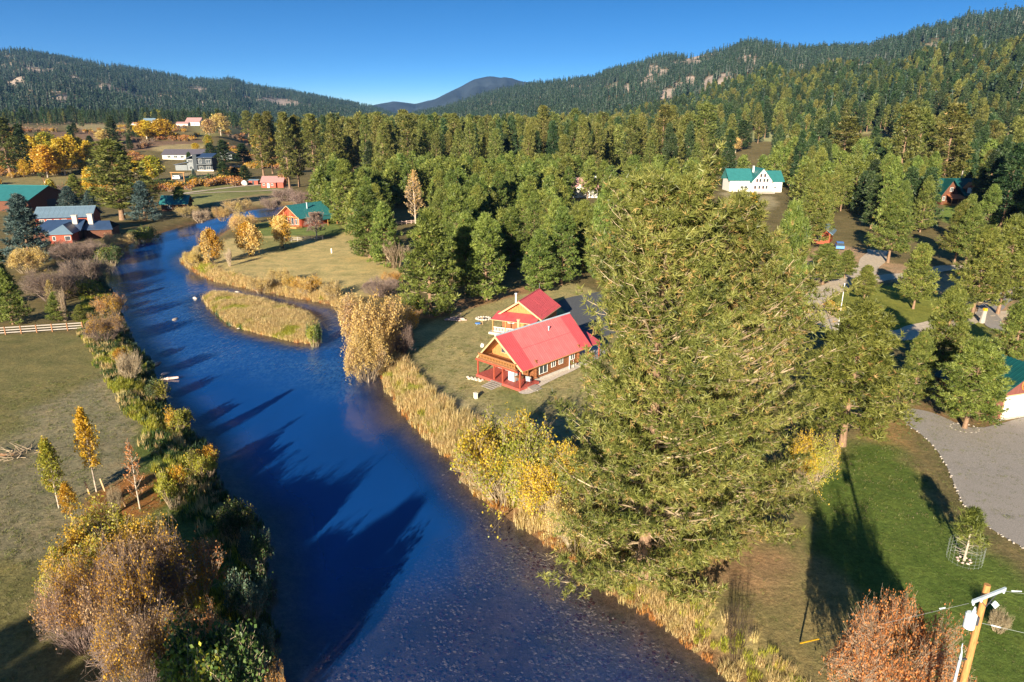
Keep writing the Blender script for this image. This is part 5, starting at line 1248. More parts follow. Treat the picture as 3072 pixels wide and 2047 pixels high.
# porch deck: red boards, rim, posts, balcony with crossed balusters
for k in range(10):
    bx('deck_board', cab, 'deck_red', -.60+k*.335, -.10, .30, -.60+k*.335+.322, 7.0, .36)
bx('deck_rim', cab, 'deck_red', -.66, -.16, .04, -.605, 7.06, .355); bx('deck_rim', cab, 'deck_red', -.60, -.16, .04, 2.7, -.105, .355); bx('deck_rim', cab, 'deck_red', -.60, 7.005, .04, 2.7, 7.06, .355)
bx('deck_base', cab, 'stone', -.5, 0, -.05, 2.6, 6.9, .295)
for yq in (-.02, 2.75, 4.15, 6.92):
    v, f = box(-.5, yq-.08, .362, -.34, yq+.08, 2.32); ob('post', mesh('post', [(v, f, 'post_red', None)]), cab)
bx('balcony_floor', cab, 'wood_brown', -.55, .62, 2.325, GX+.3, WD-.62, 2.46)
bx('balcony_beam', cab, 'post_red', -.58, .3, 2.12, -.42, WD-.3, 2.32)
rl = ob('railing', mesh('railing', [(*box(-.5, .62, 3.02, -.40, WD-.62, 3.11), 'wood_brown', None), (*box(-.5, .62, 2.50, -.41, WD-.62, 2.57), 'wood_brown', None)]), cab)
nb = 24
bm_ = mesh('baluster', [(*prism([(-.47, -.11, 2.57), (-.47, -.05, 2.57), (-.47, .11, 3.02), (-.47, .05, 3.02)], (.03, 0, 0)), 'board_orange', None), (*prism([(-.432, .05, 2.57), (-.432, .11, 2.57), (-.432, -.05, 3.02), (-.432, -.11, 3.02)], (.03, 0, 0)), 'board_orange', None)])
for k in range(nb): ob('baluster', bm_, rl, (0, .80+k*(WD-1.6)/(nb-1), 0))
# grey plank steps
def steps(parent, x, y, w_, n, rise, run, m='wood_grey'):
    s_ = ob('steps', mesh('steps', [(*prism([(x, y+o_, .32), (x-n*run, y+o_, .02), (x-n*run, y+o_, -.05), (x-.1, y+o_, -.05)], (0, .05, 0)), m, None) for o_ in (.1, w_-.15)]), parent)
    for k in range(n): bx('tread', s_, m, x-(k+1)*run+.05, y, .34-k*.34/n-.04, x-k*run-.03, y+w_, .34-k*.34/n)
steps(cab, -.68, 2.55, 1.75, 5, .08, .36)
st2 = ob('steps', mesh('steps', [(*box(1.0, -1.5, -.02, 1.05, -.18, .10), 'wood_grey', None)]), cab)
for k in range(4): bx('tread', st2, 'wood_grey', .55, -.50-k*.30, .25-k*.07, 1.9, -.27-k*.30, .29-k*.07)
# downpipe, conduit, vents, stove pipe, dish
for (xq, r_, z1, nm) in ((8.95, .05, 2.2, 'downpipe'), (9.75, .028, 1.1, 'conduit')):
    v, f = tubes_cap([[xq, wy0-.22, .1]], [[xq, wy0-.22, z1]], r_, r_, 8); ob(nm, mesh(nm, [(v, f, 'white_paint', None)]), cab)
chimney(cab, 4.1, HW+.75, ZR-1.1, ZR+.75, 'trim_pale', .15); chimney(cab, 7.7, HW-1.0, ZR-1.25, ZR-.55, 'metal_grey', .07)
v, f = tubes_cap([[-.1, WD-1.15, 3.98]], [[-.28, WD-1.05, 4.05]], .26, .27, 12); ob('satellite_dish', mesh('satellite_dish', [(v, f, 'white_paint', None)]), cab)
# back porch roof, lower and to the right
pr_ = ob('porch_roof', mesh('porch_roof', [(*prism([(L_+.02, .4, ZE-.25), (L_+2.6, .4, ZE-.25), (L_+2.6, 3.2, ZE+.75), (L_+.02, 3.2, ZE+.75)], (0, 0, .1)), 'roof_red', None)]), cab)
for (xq, yq) in ((L_+2.4, .6), (L_-.25, .35)):
    v, f = box(xq-.07, yq-.07, .02, xq+.07, yq+.07, ZE-.27); ob('post', mesh('post', [(v, f, 'post_red', None)]), cab)
# gravel strip along the wall
# furniture on the porch and patio (separate things)
def at_cab(x, y, z=0): q = Matrix.Rotation(CA, 4, 'Z') @ Vector((x, y, z)); return (1.2+q.x, 74.25+q.y, q.z)
gr = thing('grill', 'grey covered barbecue grill on the red porch by the glass door', 'grill', at_cab(.9, 2.35, .365), CA)
v, f = prism([(-.35, -.5, 0), (.35, -.5, 0), (.30, -.45, .95), (.15, -.4, 1.15), (-.15, -.4, 1.15), (-.30, -.45, .95)], (0, .95, 0)); ob('cover', mesh('cover', [(v, f, 'metal_grey', None)]), gr); bx('lid', gr, 'metal_dark', -.2, -.38, 1.15, .2, .38, 1.24)
tb = thing('patio_table', 'brown wooden table on the red porch', 'table', at_cab(.8, 1.15, .365), CA)
bx('tabletop', tb, 'wood_brown', -.4, -.55, .70, .4, .55, .75)
for a, b_ in ((-.33, -.48), (-.33, .42), (.27, -.48), (.27, .42)): bx('leg', tb, 'wood_brown', a, b_, 0, a+.06, b_+.06, .699)
ch = thing('patio_chair', 'grey deck chair at the right end of the red porch', 'chair', at_cab(1.35, .25, .365), CA+.4)
bx('seat', ch, 'metal_grey', -.25, -.25, .38, .3, .25, .43); ob('backrest', mesh('backrest', [(*prism([(-.25, -.25, .43), (-.20, -.25, .43), (-.42, -.25, 1.05), (-.47, -.25, 1.05)], (0, .5, 0)), 'metal_grey', None)]), ch)
for a, b_ in ((-.24, -.24), (-.24, .2), (.25, -.24), (.25, .2)): bx('leg', ch, 'metal_dark', a, b_, 0, a+.04, b_+.04, .379)
pc = thing('patio_chair', 'white plastic chair with a pink cushion behind the log cabin', 'chair', at_cab(11.6, .1), CA-1)
bx('seat', pc, 'white_paint', -.28, -.28, .40, .28, .28, .45); bx('backrest', pc, 'white_paint', .24, -.28, .451, .29, .28, .95); bx('cushion', pc, 'pink_plastic', .0, -.2, .452, .22, .2, .75)
for a, b_ in ((-.27, -.27), (-.27, .22), (.23, -.27), (.23, .22)): bx('leg', pc, 'white_paint', a, b_, 0, a+.05, b_+.05, .399)
pt = thing('planter', 'planter with a yellow leaved plant on the back patio', 'planter', at_cab(12.9, .2), 0)
v, f = tubes_cap([[0, 0, 0]], [[0, 0, .45]], .22, .3, 10); ob('pot', mesh('pot', [(v, f, 'wood_brown', None)]), pt)
gg = np.random.default_rng(9); c_ = gg.normal(size=(240, 3))*(.26, .26, .3)+(0, 0, .95); v, f = leaves(c_, .14, gg); ob('foliage', mesh('foliage', [(v, f, 'leaf_amber', gg.uniform(size=240))]), pt)
def rock(name, parent_label, x, y, z, s, seed, m='stone_pale', cat='rock', lab=None, group=None, parent=None):
    g_ = np.random.default_rng(seed); n_ = 7; V = []
    for zz, rr in ((0, .8), (.35, 1.0), (.7, .7)):
        for k in range(n_): a = k*2*math.pi/n_; q = rr*g_.uniform(.8, 1.15); V.append((math.cos(a)*q*s[0], math.sin(a)*q*s[1], (zz-.15)*s[2]))
    V.append((0, 0, .85*s[2])); F = []
    for r_ in range(2):
        for k in range(n_):
            a, b_ = r_*n_+k, r_*n_+(k+1) % n_; F += [(a, b_, b_+n_), (a, b_+n_, a+n_)]
    for k in range(n_): F.append((14+k, 14+(k+1) % n_, 21))
    o = ob(name, mesh(name, [(V, np.array(F), m, None)], True), parent, (x, y, z), g_.uniform(0, 6))
    if lab: tag(o, lab, cat, group)
    return o
fr_ = thing('rock_border', 'pale stone border round the left corner of the red porch', 'rocks', at_cab(-.9, 6.9))
for k in range(9): q = (k*.22-.9, (-.35 if k % 2 else .05)-k*.12); rock('stone', '', q[0], q[1], 0, (.28, .22, .22), k+40, parent=fr_)

# ---------------------------------------------------------------- guest cabin with red roof
GA_ = rad(67.04); gx, gy = 4.2, 94.84; ze, zr, hw, Lg = 2.4, 4.78, 3.51, 8.42; sl = (zr-ze)/hw
gc = thing('guest_cabin', 'small guest cabin with a red metal roof, orange gable boards and stove pipe', 'cabin', (gx, gy, 0), GA_)
for nm, b6 in (('wall', (.9, .5, -.1, Lg-.5, .66, 2.8)), ('wall', (.9, 2*hw-.66, -.1, Lg-.5, 2*hw-.5, 2.8)), ('wall', (.9, .662, -.1, 1.05, 2*hw-.662, 2.8)), ('wall', (Lg-.65, .662, -.1, Lg-.5, 2*hw-.662, 2.8))):
    bx(nm, gc, 'wall_brown' if b6[0] > 2 or True and nm == 'x' else 'log_wood', *b6)
for xg in (.9, Lg-.62):
    g1 = ob('gable_wall', mesh('gable_wall', [(*prism([(xg, .6, 2.801), (xg, 2*hw-.6, 2.801), (xg, hw, zr-.16)], (.12, 0, 0)), 'trim_pale', None)]), gc)
    if xg < 1: gable_boards(g1, xg-.06, .55, 2*hw-.55, 2.802, zr, hw, .26, 'board_orange', sl)
for sgn in (0, 1):
    ya, yb = (0, hw) if sgn == 0 else (2*hw, hw); n = np.array([0, -(zr-ze), (yb-ya)]); n = n/np.linalg.norm(n); n = n*np.sign(n[2])
    r_ = ob('roof', mesh('roof', [(*prism([(0, ya, ze-.12), (Lg, ya, ze-.12), (Lg, yb, zr-.12), (0, yb, zr-.12)], n*.10), 'trim_pale', None)]), gc)
    for k in range(9):
        x0 = k*Lg/9+.006; x1 = (k+1)*Lg/9-.006
        pr = [(*prism([(x0, ya, ze), (x1, ya, ze), (x1, yb, zr), (x0, yb, zr)], n*.03), 'roof_red', None)]
        for q in (.25, .75):
            xq = x0+(x1-x0)*q; pr.append((*prism([(xq-.02, ya, ze+.025), (xq+.02, ya, ze+.025), (xq+.02, yb, zr+.025), (xq-.02, yb, zr+.025)], n*.03), 'roof_red', None))
        ob('roof_panel', mesh('roof_panel', pr), r_)
    s_ = -1 if sgn == 0 else 1
    ob('barge_board', mesh('barge_board', [(*prism([(-.08, ya+s_*.05, ze-.22), (-.08, ya+s_*.05, ze+.04), (-.08, yb, zr+.04), (-.08, yb, zr-.22)], (.07, 0, 0)), 'trim_pale', None)]), gc)
v, f = tubes_cap([[0, hw, zr+.04]], [[Lg, hw, zr+.04]], .09, .09, 6); ob('ridge_cap', mesh('ridge_cap', [(v, f, 'roof_red', None)]), gc)
chimney(gc, 1.1, hw+.9, zr-.9, zr+.75, 'white_paint', .12)
v, f = tubes_cap([[Lg-.1, hw, zr]], [[Lg-.1, hw, zr+.9]], .015, .012, 5); ob('antenna', mesh('antenna', [(v, f, 'metal_grey', None)]), gc)
pf = ob('porch_roof', mesh('porch_roof', [(*prism([(.85, .35, 2.72), (.85, 2*hw+.1, 2.72), (-1.75, 2*hw+.1, 2.12), (-1.75, .35, 2.12)], (0, 0, .09)), 'trim_pale', None)]), gc)
for k in range(7):
    w1 = (2*hw-.25)/7; ob('roof_panel', mesh('roof_panel', [(*prism([(.85, .35+k*w1+.01, 2.815), (.85, .35+(k+1)*w1-.01, 2.815), (-1.8, .35+(k+1)*w1-.01, 2.21), (-1.8, .35+k*w1+.01, 2.21)], (0, 0, .03)), 'roof_red', None)]), pf)
bx('porch_floor', gc, 'concrete', -1.9, .1, -.05, .88, 2*hw+.45, .30)
for yq in (.5, 2.7, 4.9, 2*hw-.1): bx('post', gc, 'board_orange', -1.6, yq-.07, .302, -1.46, yq+.07, 2.12)
rl = ob('railing', mesh('railing', [(*box(-1.58, .6, 1.02, -1.50, 2*hw-.2, 1.09), 'white_paint', None), (*box(-1.58, .6, .42, -1.50, 2*hw-.2, .48), 'white_paint', None)]), gc)
bm2 = mesh('baluster', [(*box(-1.56, -.03, .48, -1.52, .03, 1.02), 'white_paint', None)])
for k in range(26): ob('baluster', bm2, rl, (0, .72+k*(2*hw-1.05)/25, 0))
o = window(gc, 'N', 1.4, 1.1, 1.0, 1.0, 0, 0, pane='glass_dark'); o.location.x = .89
o = window(gc, 'N', 4.6, 1.1, 1.0, 1.0, 0, 0, pane='glass_dark'); o.location.x = .89
d = bx('door', gc, 'board_orange', .84, 3.1, .302, .895, 4.0, 2.3); bx('handle', d, 'metal_dark', .80, 3.18, 1.2, .838, 3.24, 1.3)

# ---------------------------------------------------------------- other houses
def hz(u, v): q = hit(u, v); return q
W1 = dict(frame='white_paint'); 
h = house('log_house', 'log house with a teal metal roof and open timber gable on the meadow', -59.4, 196.2, 0, rad(57), 10.5, 8.6, 3.0, 5.9, 'wall_redwood', 'roof_teal', 1.3, .7,
      wins=[('N', 1.0, .8, 1.5, 1.6), ('N', 3.0, .6, 1.9, 2.4), ('N', 5.6, .8, 1.5, 1.6), ('R', 2, 1, 1.2, 1.1), ('R', 6, 1, 1.2, 1.1)], panels=10)
bx('deck', h, 'board_orange', -2.2, -.3, .0, -.01, 8.9, .55)
for yq in (0, 2.9, 5.7, 8.6): v, f = tubes_cap([[-1.2, yq, .55]], [[-1.2, yq, 2.9 if yq in (0, 8.6) else 4.4]], .12, .12, 7); ob('post', mesh('post', [(v, f, 'board_orange', None)]), h)
bx('truss_beam', h, 'board_orange', -1.3, -.4, 2.92, -1.08, 9.0, 3.15); chimney(h, 4.6, 2.4, 4.2, 6.4, 'metal_grey', .16)
for k, (x0, z0) in enumerate(((6.5, 2.5),)):
    ob('porch_roof', mesh('porch_roof', [(*prism([(3.5, -.72, 2.45), (10.8, -.72, 2.45), (10.8, -3.2, 1.95), (3.5, -3.2, 1.95)], (0, 0, .1)), 'roof_teal', None)]), h)
for xq in (3.7, 7, 10.5): bx('post', h, 'board_orange', xq, -3.1, 0, xq+.14, -2.96, 1.95)

# blue roofed log house, left bank: a rear wing and a front wing with a hipped end, shade put into its navy roof colour
lh = house('log_house', 'red log house with pale blue metal roof wing on the left bank', -124.2, 181.5, 0, rad(14), 13.2, 7.6, 5.0, 7.0, 'wall_redwood', 'roof_bluegrey', .5, .6,
      wins=[('R', .9+k*1.75, 3.3, 1.2, 1.1) for k in range(4)], panels=12, trim='roof_navy')
fw = ob('wing', mesh('wing', [(*box(2.2, -9.0, -.4, 12.6, -.01, 2.6), 'wall_brown', None)]), lh)
ob('roof', mesh('roof', [(*prism([(1.6, -9.6, 2.4), (13.2, -9.6, 2.4), (13.2, -4.6, 4.7), (4.5, -4.6, 4.7)], (0, 0, .15)), 'roof_navy', None), (*prism([(1.6, -.02, 2.4), (13.2, -.02, 2.4), (13.2, -4.59, 4.7), (4.5, -4.59, 4.7)], (0, 0, .15)), 'roof_navy', None), (*prism([(1.6, -9.6, 2.41), (1.6, -.02, 2.41), (4.5, -4.6, 4.71)], (0, 0, .15)), 'roof_navy', None)]), lh)
bx('wing', lh, 'wall_redwood', 7.6, -14.2, -.4, 12.4, -9.02, 2.55)
ob('roof', mesh('roof', [(*prism([(7.0, -14.8, 2.45), (13.0, -14.8, 2.45), (10.0, -11.2, 4.3)], (0, 0, .12)), 'roof_bluegrey', None), (*prism([(7.0, -14.8, 2.46), (10.0, -11.2, 4.31), (10.0, -6, 4.31), (7.0, -6, 2.46)], (0, 0, .12)), 'roof_navy', None), (*prism([(13.0, -14.8, 2.46), (13.0, -6, 2.46), (10.0, -6, 4.31), (10.0, -11.2, 4.31)], (0, 0, .12)), 'roof_navy', None)]), lh)  # front hip face pale blue, side slopes darkened to navy as painted shade
for a in ((8.2, .7), (10.9, 1.3)):
    o = window(lh, 'R', a[0], .9, a[1], 1.1, 0, 0, mull=0); o.location.y = -14.21
for (a, b_) in ((11.3, -6.2), (14.4, -4.6)):
    chimney(lh, a, b_, 1.0, 6.0, 'stone_pale', .55, square=True)
wr_ = ob('wing', mesh('wing', [(*box(13.0, -7.0, -.4, 19.5, -.3, 2.4), 'wall_brown', None)]), lh)
ob('roof', mesh('roof', [(*prism([(12.6, -7.6, 2.3), (20, -7.6, 2.3), (18.5, -3.6, 4.0), (13.2, -3.6, 4.0)], (0, 0, .13)), 'roof_navy', None), (*prism([(12.6, .3, 2.3), (20, .3, 2.3), (18.5, -3.59, 4.0), (13.2, -3.59, 4.0)], (0, 0, .13)), 'roof_navy', None)]), lh)
# long teal barn
house('barn', 'long barn with a teal metal roof and dark gable at the left edge', -151, 252, 0, rad(172), 38, 19, 3.6, 7.4, 'wall_brown', 'roof_teal', .6, .6, panels=1, doors=[('N', 7, 4, 3, 'wall_dark')]).location = (-157.5, 251, 0)
ut = thing('utility_pole', 'thin utility pole with a pale transformer in front of the barn', 'utility pole', tuple(base_at(110, 462)))
v, f = tubes_cap([[0, 0, -.3]], [[0, 0, 8.5]], .16, .12, 7); ob('pole', mesh('pole', [(v, f, 'wood_brown', None)]), ut); v, f = tubes_cap([[.5, 0, 6.2]], [[.5, 0, 7.3]], .32, .32, 8); ob('transformer', mesh('transformer', [(v, f, 'porcelain', None)]), ut)
# small teal roofed cottage on the bank
q = flat(372, 486); ct = house('cottage', 'low cottage with two teal roof slopes among the left bank trees', q[0], q[1], 0, rad(10), 8, 7, 2.4, 4.6, 'wall_brown', 'roof_teal', .6, .6, wins=[('R', 2, .9, 1.2, 1)], panels=8)
# modern two storey house
q = hz(404, 392); mz = thing('modern_house', 'dark grey two storey house with sloping navy roofs', 'house', (q[0], q[1], q[2]), rad(4))
bx('wall', mz, 'wall_grey', 0, 0, -1, 6.5, 9, 3.0); bx('wall', mz, 'wall_dark', 10.2, -.6, -1, 12.4, 9, 8.6); bx('wall', mz, 'wall_grey', 6.51, .3, -1, 10.19, 9, 6.2); bx('wall', mz, 'wall_dark', 12.41, 0, -1, 20.5, 9, 6.4)
for pr in ([(-.6, -.8, 3.0), (7.0, -.8, 4.4), (7.0, 9.5, 4.4), (-.6, 9.5, 3.0)], [(5.4, -.6, 5.9), (10.9, -.6, 8.3), (10.9, 9.5, 8.3), (5.4, 9.5, 5.9)], [(12.45, -.9, 7.0), (21.2, -.9, 7.0), (20.6, 9.5, 8.7), (12.45, 9.5, 8.7)]):
    ob('roof', mesh('roof', [(*prism(pr, (0, 0, .25)), 'roof_navy', None)]), mz)
for a in ((7.2, 4.1, 2.4, 1.7, 2), (13.2, 3.9, 1.6, 2.4, 1), (17.2, 3.9, 2.6, 2.0, 1), (13.0, .3, 2.2, 2.0, 1), (17.0, .3, 2.4, 2.0, 1), (7.6, .4, 1.8, 1.9, 1)):
    o = window(mz, 'R', a[0], a[1], a[2], a[3], 0, 0, mull=a[4]); o.location.y = .28 if a[0] < 10 else -.03
bx('garage_door', mz, 'wall_grey', 2.2, -.06, 0, 5.8, -.01, 2.4); bx('patio_wall', mz, 'cream_wall', 13.0, -3.4, -1.0, 22.0, -3.1, .4); bx('deck', mz, 'wall_grey', 12.45, -2.2, 3.1, 20.5, -.01, 3.3)
# long ranch house
q = hz(374, 366); rh = house('ranch_house', 'long low ranch house with a dark slate roof', q[0], q[1], q[2], rad(2), 36, 11, 2.9, 5.6, 'cream_wall', 'roof_slate', .6, .7, panels=1,
      wins=[('R', 3+k*4.1, .7, 2.2, 1.4) for k in range(8)])
gbl = house('garage_wing', 'x', 0, 0, 0, 0, 8, 9, 2.9, 5.2, 'wall_grey', 'roof_slate', .4, .4); 
gbl.parent = rh; gbl.location = (44, -1.5, 0); gbl.rotation_euler = (0, 0, rad(90)); gbl.name = 'wing'
for k in ('label', 'category'): del gbl[k]
for c_ in list(gbl.children):      # flatten one level so that nothing sits deeper than a sub-part
    for c2 in list(c_.children): pass
# white houses on the bench
q = hz(428, 289); house('white_house', 'far white house with a low red roof and dark gable on the left bench', q[0], q[1], q[2], rad(-8), 17, 10, 4.5, 8.5, 'cream_wall', 'roof_pink', .8, .8, wins=[('R', 3, 1, 3, 1.5), ('R', 9, 1, 3, 1.5)])
q = hz(405, 290); house('white_house', 'far low shed left of the white house with the red roof', q[0], q[1], q[2], rad(0), 13, 7, 2.5, 4.2, 'cream_wall', 'roof_pink', .4, .4)
q = hz(330, 289); house('white_house', 'far white house behind the orange cottonwoods', q[0], q[1], q[2], rad(5), 13, 8, 4.5, 8, 'white_paint', 'roof_bluegrey', .4, .4, wins=[('R', 2, 1.5, 2, 1.5)])
q = hz(298, 290); house('white_house', 'far flat white shed left of the orange cottonwoods', q[0], q[1], q[2], rad(0), 10, 6, 2.4, 3.6, 'white_paint', 'roof_pink', .3, .3)
# red cabin, tent trailer, red shed, trailer, ranch gate
q = hz(601, 432); rc = house('red_cabin', 'small orange red cabin with a pinkish grey roof under the tall ponderosas', q[0], q[1], q[2], rad(0), 6.4, 6, 2.5, 4.6, 'post_red', 'roof_pink', .4, .5, wins=[('R', .7, .9, 1, 1), ('R', 4.3, .9, 1, 1)], doors=[('R', 2.6, 1, 2, 'white_paint')])
q = hz(638, 432); house('red_shed', 'narrow shed beside the red cabin', q[0], q[1], q[2], rad(0), 2.6, 4, 2.5, 4.0, 'post_red', 'roof_pink', .3, .3)
q = hz(572, 425); house('red_shed', 'small red shed with a flat grey roof behind the white tent trailer', q[0], q[1], q[2], rad(0), 4.2, 3, 1.9, 2.1, 'post_red', 'roof_bluegrey', .3, .3, doors=[('R', 1.6, .9, 1.7, 'wall_dark')])
q = hz(562, 427); tt = thing('tent_trailer', 'white domed tent trailer next to the red shed', 'tent trailer', (q[0], q[1], q[2]), 0)
V = []; n_ = 10; F = []
for k, (rr, zz) in enumerate(((1.5, .3), (1.55, 1.0), (1.3, 1.7), (.75, 2.2), (.1, 2.4))):
    for j in range(n_): a = j*2*math.pi/n_; V.append((math.cos(a)*rr, math.sin(a)*rr*.8, zz))
for k in range(4):
    for j in range(n_): F.append((k*n_+j, k*n_+(j+1) % n_, (k+1)*n_+(j+1) % n_, (k+1)*n_+j))
ob('canopy', mesh('canopy', [(V, np.array(F), 'white_paint', None)], True), tt); bx('bed', tt, 'post_red', -1.9, -.9, .1, -1.0, .9, .8)
def camper(u, v, label, s=1.0, rz=0, m='car_white'):
    q = hz(u, v); t = thing('travel_trailer', label, 'trailer', (q[0], q[1], q[2]), rz, sc=s)
    v_, f_ = prism([(-2.3, -1.1, .5), (2.3, -1.1, .5), (2.6, -1.1, 1.3), (2.2, -1.1, 2.6), (-2.2, -1.1, 2.6), (-2.5, -1.1, 1.4)], (0, 2.2, 0)); ob('body', mesh('body', [(v_, f_, m, None)]), t)
    for xq in (-1.3, .6): bx('window', t, 'glass_dark', xq, -1.13, 1.5, xq+.9, -1.102, 2.1)
    for yq in (-1.0, .8): v_, f_ = tubes_cap([[0, yq, .35]], [[0, yq+.2, .35]], .35, .35, 10); ob('wheel', mesh('wheel', [(v_, f_, 'tyre', None)]), t)
camper(406, 413, 'small white travel trailer left of the wooden ranch gate', .8)
def vehicle(u, v, label, rz, m, cat, pick=False, s=1.0, name='parked_car'):
    q = hz(u, v); t = thing(name, label, cat, (q[0], q[1], q[2]), rz, sc=s)
    v_, f_ = prism([(-2.4, -.9, .4), (2.3, -.9, .4), (2.35, -.9, .85), (1.2, -.9, 1.0), (-2.4, -.9, 1.05)], (0, 1.8, 0)); ob('body', mesh('body', [(v_, f_, m, None)]), t)
    cab_ = [(-.4, -.8, 1.03), (1.1, -.8, 1.0), (.6, -.8, 1.6), (-.3, -.8, 1.65)] if pick else [(-2.1, -.8, 1.05), (1.1, -.8, 1.0), (.5, -.8, 1.6), (-1.7, -.8, 1.65)]
    v_, f_ = prism(cab_, (0, 1.6, 0)); ob('cabin', mesh('cabin', [(v_, f_, 'glass_dark', None)]), t); v_, f_ = box(-.3 if pick else -1.7, -.78, 1.66, .55, .78, 1.70); ob('roof', mesh('roof', [(v_, f_, m, None)]), t)
    for xq in (-1.5, 1.45):
        for yq in (-.92, .72): v_, f_ = tubes_cap([[xq, yq, .35]], [[xq, yq+.2, .35]], .35, .35, 10); ob('wheel', mesh('wheel', [(v_, f_, 'tyre', None)]), t)
vehicle(1792, 428, 'pale silver pickup parked right of the white house', rad(20), 'car_white', 'pickup', True, name='pickup_truck')
vehicle(1662, 402, 'white vehicle parked left of the white house', rad(10), 'car_white', 'car')
vehicle(1812, 412, 'dark vehicle in the shade right of the white house', rad(60), 'rust_red', 'car')
vehicle(1928, 572, 'blue and white vehicle in front of the small brown cabin', rad(70), 'blue_plastic', 'car')
q = hz(396, 424); rg = thing('ranch_gate', 'tall orange wooden ranch gate frame at the lane', 'gate', (q[0], q[1], q[2]), 0)
for xq in (0, 5.6): bx('post', rg, 'board_orange', xq, 0, -.2, xq+.25, .25, 5.2)
bx('crossbeam', rg, 'board_orange', -.4, 0, 5.21, 6.3, .25, 5.5)
# white house with teal roof
q = hz(1679, 441.5); wh = thing('white_house', 'large white house with three teal roofs and a tall gable of brown windows', 'house', (q[0], q[1], q[2]), rad(2))
bx('wall', wh, 'white_paint', 0, 2.0, -.8, 8.7, 11, 4.6); bx('wall', wh, 'white_paint', 17.0, 2.0, -.8, 22.2, 11, 4.0)
ob('wall', mesh('wall', [(*prism([(8.71, 0, -.8), (16.99, 0, -.8), (16.99, 0, 4.4), (12.85, 0, 9.3), (8.71, 0, 4.4)], (0, 11.5, 0)), 'white_paint', None)]), wh)
def slopex(name, parent, x0, x1, y0, z0, y1, z1, m, inset=0): return ob(name, mesh(name, [(*prism([(x0, y0, z0), (x1, y0, z0), (x1-inset, y1, z1), (x0+inset, y1, z1)], (0, 0, .18)), m, None)]), parent)
slopex('roof', wh, -.9, 9.6, 1.3, 4.45, 6.5, 8.9, 'roof_teal'); slopex('roof', wh, -.9, 9.6, 11.6, 4.45, 6.5, 8.9, 'roof_teal')
slopex('roof', wh, 16.2, 22.9, 1.3, 3.9, 6.5, 8.0, 'roof_teal'); slopex('roof', wh, 16.2, 22.9, 11.6, 3.9, 6.5, 8.0, 'roof_teal')
for s_ in (-1, 1):
    ob('roof', mesh('roof', [(*prism([(12.85, -.5, 9.35), (12.85, 11.8, 9.35), (12.85+s_*4.75, 11.8, 3.75), (12.85+s_*4.75, -.5, 3.75)], (0, 0, .2)), 'roof_teal', None)]), wh)
for (xq, zq) in ((11.7, 6.0), (13.3, 6.0), (10.2, 4.0), (11.5, 4.0), (13.2, 4.0), (14.5, 4.0), (11.4, 1.2), (13.0, 1.2), (14.4, 1.2), (9.6, 1.2)):
    o = window(wh, 'R', xq, zq, .95, 1.35, 0, 0, frame='wall_redwood', mull=0); o.location.y = -.005
for xq in (4.6, 6.3): o = window(wh, 'R', xq, 1.2, 1.3, 1.0, 0, 0, frame='wall_dark', mull=1); o.location.y = 1.99
o = window(wh, 'R', 18.8, 1.2, 1.0, .9, 0, 0, mull=1); o.location.y = 1.99
chimney(wh, 11.0, 6.4, 7.5, 10.0, 'white_paint', .3, square=True); bx('deck', wh, 'wood_grey', 9.5, -4, -.5, 17, -.01, .25)
q = hz(1700, 452); bx_ = tag(bx('retaining_wall', None, 'white_paint', 0, 0, -.5, 4.6, .3, .9, loc=tuple(q)), 'low white garden wall below the white house', 'wall')
# pink roofed house in the trees
q = hz(1316, 455); ph = house('pink_roofed_house', 'white house with a dusty pink roof half hidden in the grove', q[0], q[1], q[2], rad(0), 9.5, 9, 3.6, 7.2, 'white_paint', 'roof_pink', .5, .6, wins=[('R', 5, 1, 1.2, 1.2)])
ob('dormer', mesh('dormer', [(*prism([(.6, -.9, 3.2), (4.4, -.9, 3.2), (2.5, -.9, 5.3)], (0, 3.8, 0)), 'white_paint', None)]), ph); chimney(ph, 8.7, 2.6, 3.5, 8.2, 'white_paint', .5, square=True)
for s_ in (-1, 1): ob('roof', mesh('roof', [(*prism([(2.5, -1.2, 5.35), (2.5, 3.2, 5.35), (2.5+s_*2.4, 3.2, 2.9), (2.5+s_*2.4, -1.2, 2.9)], (0, 0, .14)), 'roof_pink', None)]), ph)
# chalet
q = hz(2172, 472); cz = house('chalet', 'dark brown chalet with a deep green roof and orange porch roof', q[0], q[1]+3, q[2], rad(-3), 17.5, 9, 3.6, 8.6, 'wall_brown', 'roof_green', .6, .6, panels=1)
ob('gable_wall', mesh('gable_wall', [(*prism([(-.6, -1.2, -.6), (5.6, -1.2, -.6), (5.6, -1.2, 2.9), (2.2, -1.2, 8.4), (-.6, -1.2, 3.4)], (0, 5, 0)), 'wall_brown', None)]), cz)
for (xa, za) in ((-1.4, 2.6), (7.4, 2.2)):
    ob('roof', mesh('roof', [(*prism([(2.3, -1.9, 8.7), (2.3, 4.4, 8.7), (xa, 4.4, za), (xa, -1.9, za)], (0, 0, .2)), 'roof_green', None)]), cz)
for (xq, zq, a) in ((1.8, 4.6, 1.1), (-.3, 1.4, .9)): o = window(cz, 'R', xq, zq, a, 1.5, 0, 0, mull=1); o.location.y = -1.21
dm = ob('dormer', mesh('dormer', [(*prism([(8.4, .2, 3.6), (12.2, .2, 3.6), (12.2, .2, 6.0), (10.3, .2, 7.4), (8.4, .2, 6.0)], (0, 4, 0)), 'wall_redwood', None)]), cz)
bx('pane', dm, 'white_paint', 8.6, .12, 4.0, 10.2, .19, 5.9); bx('pane', dm, 'glass_light', 10.4, .12, 4.0, 12.0, .19, 5.9)
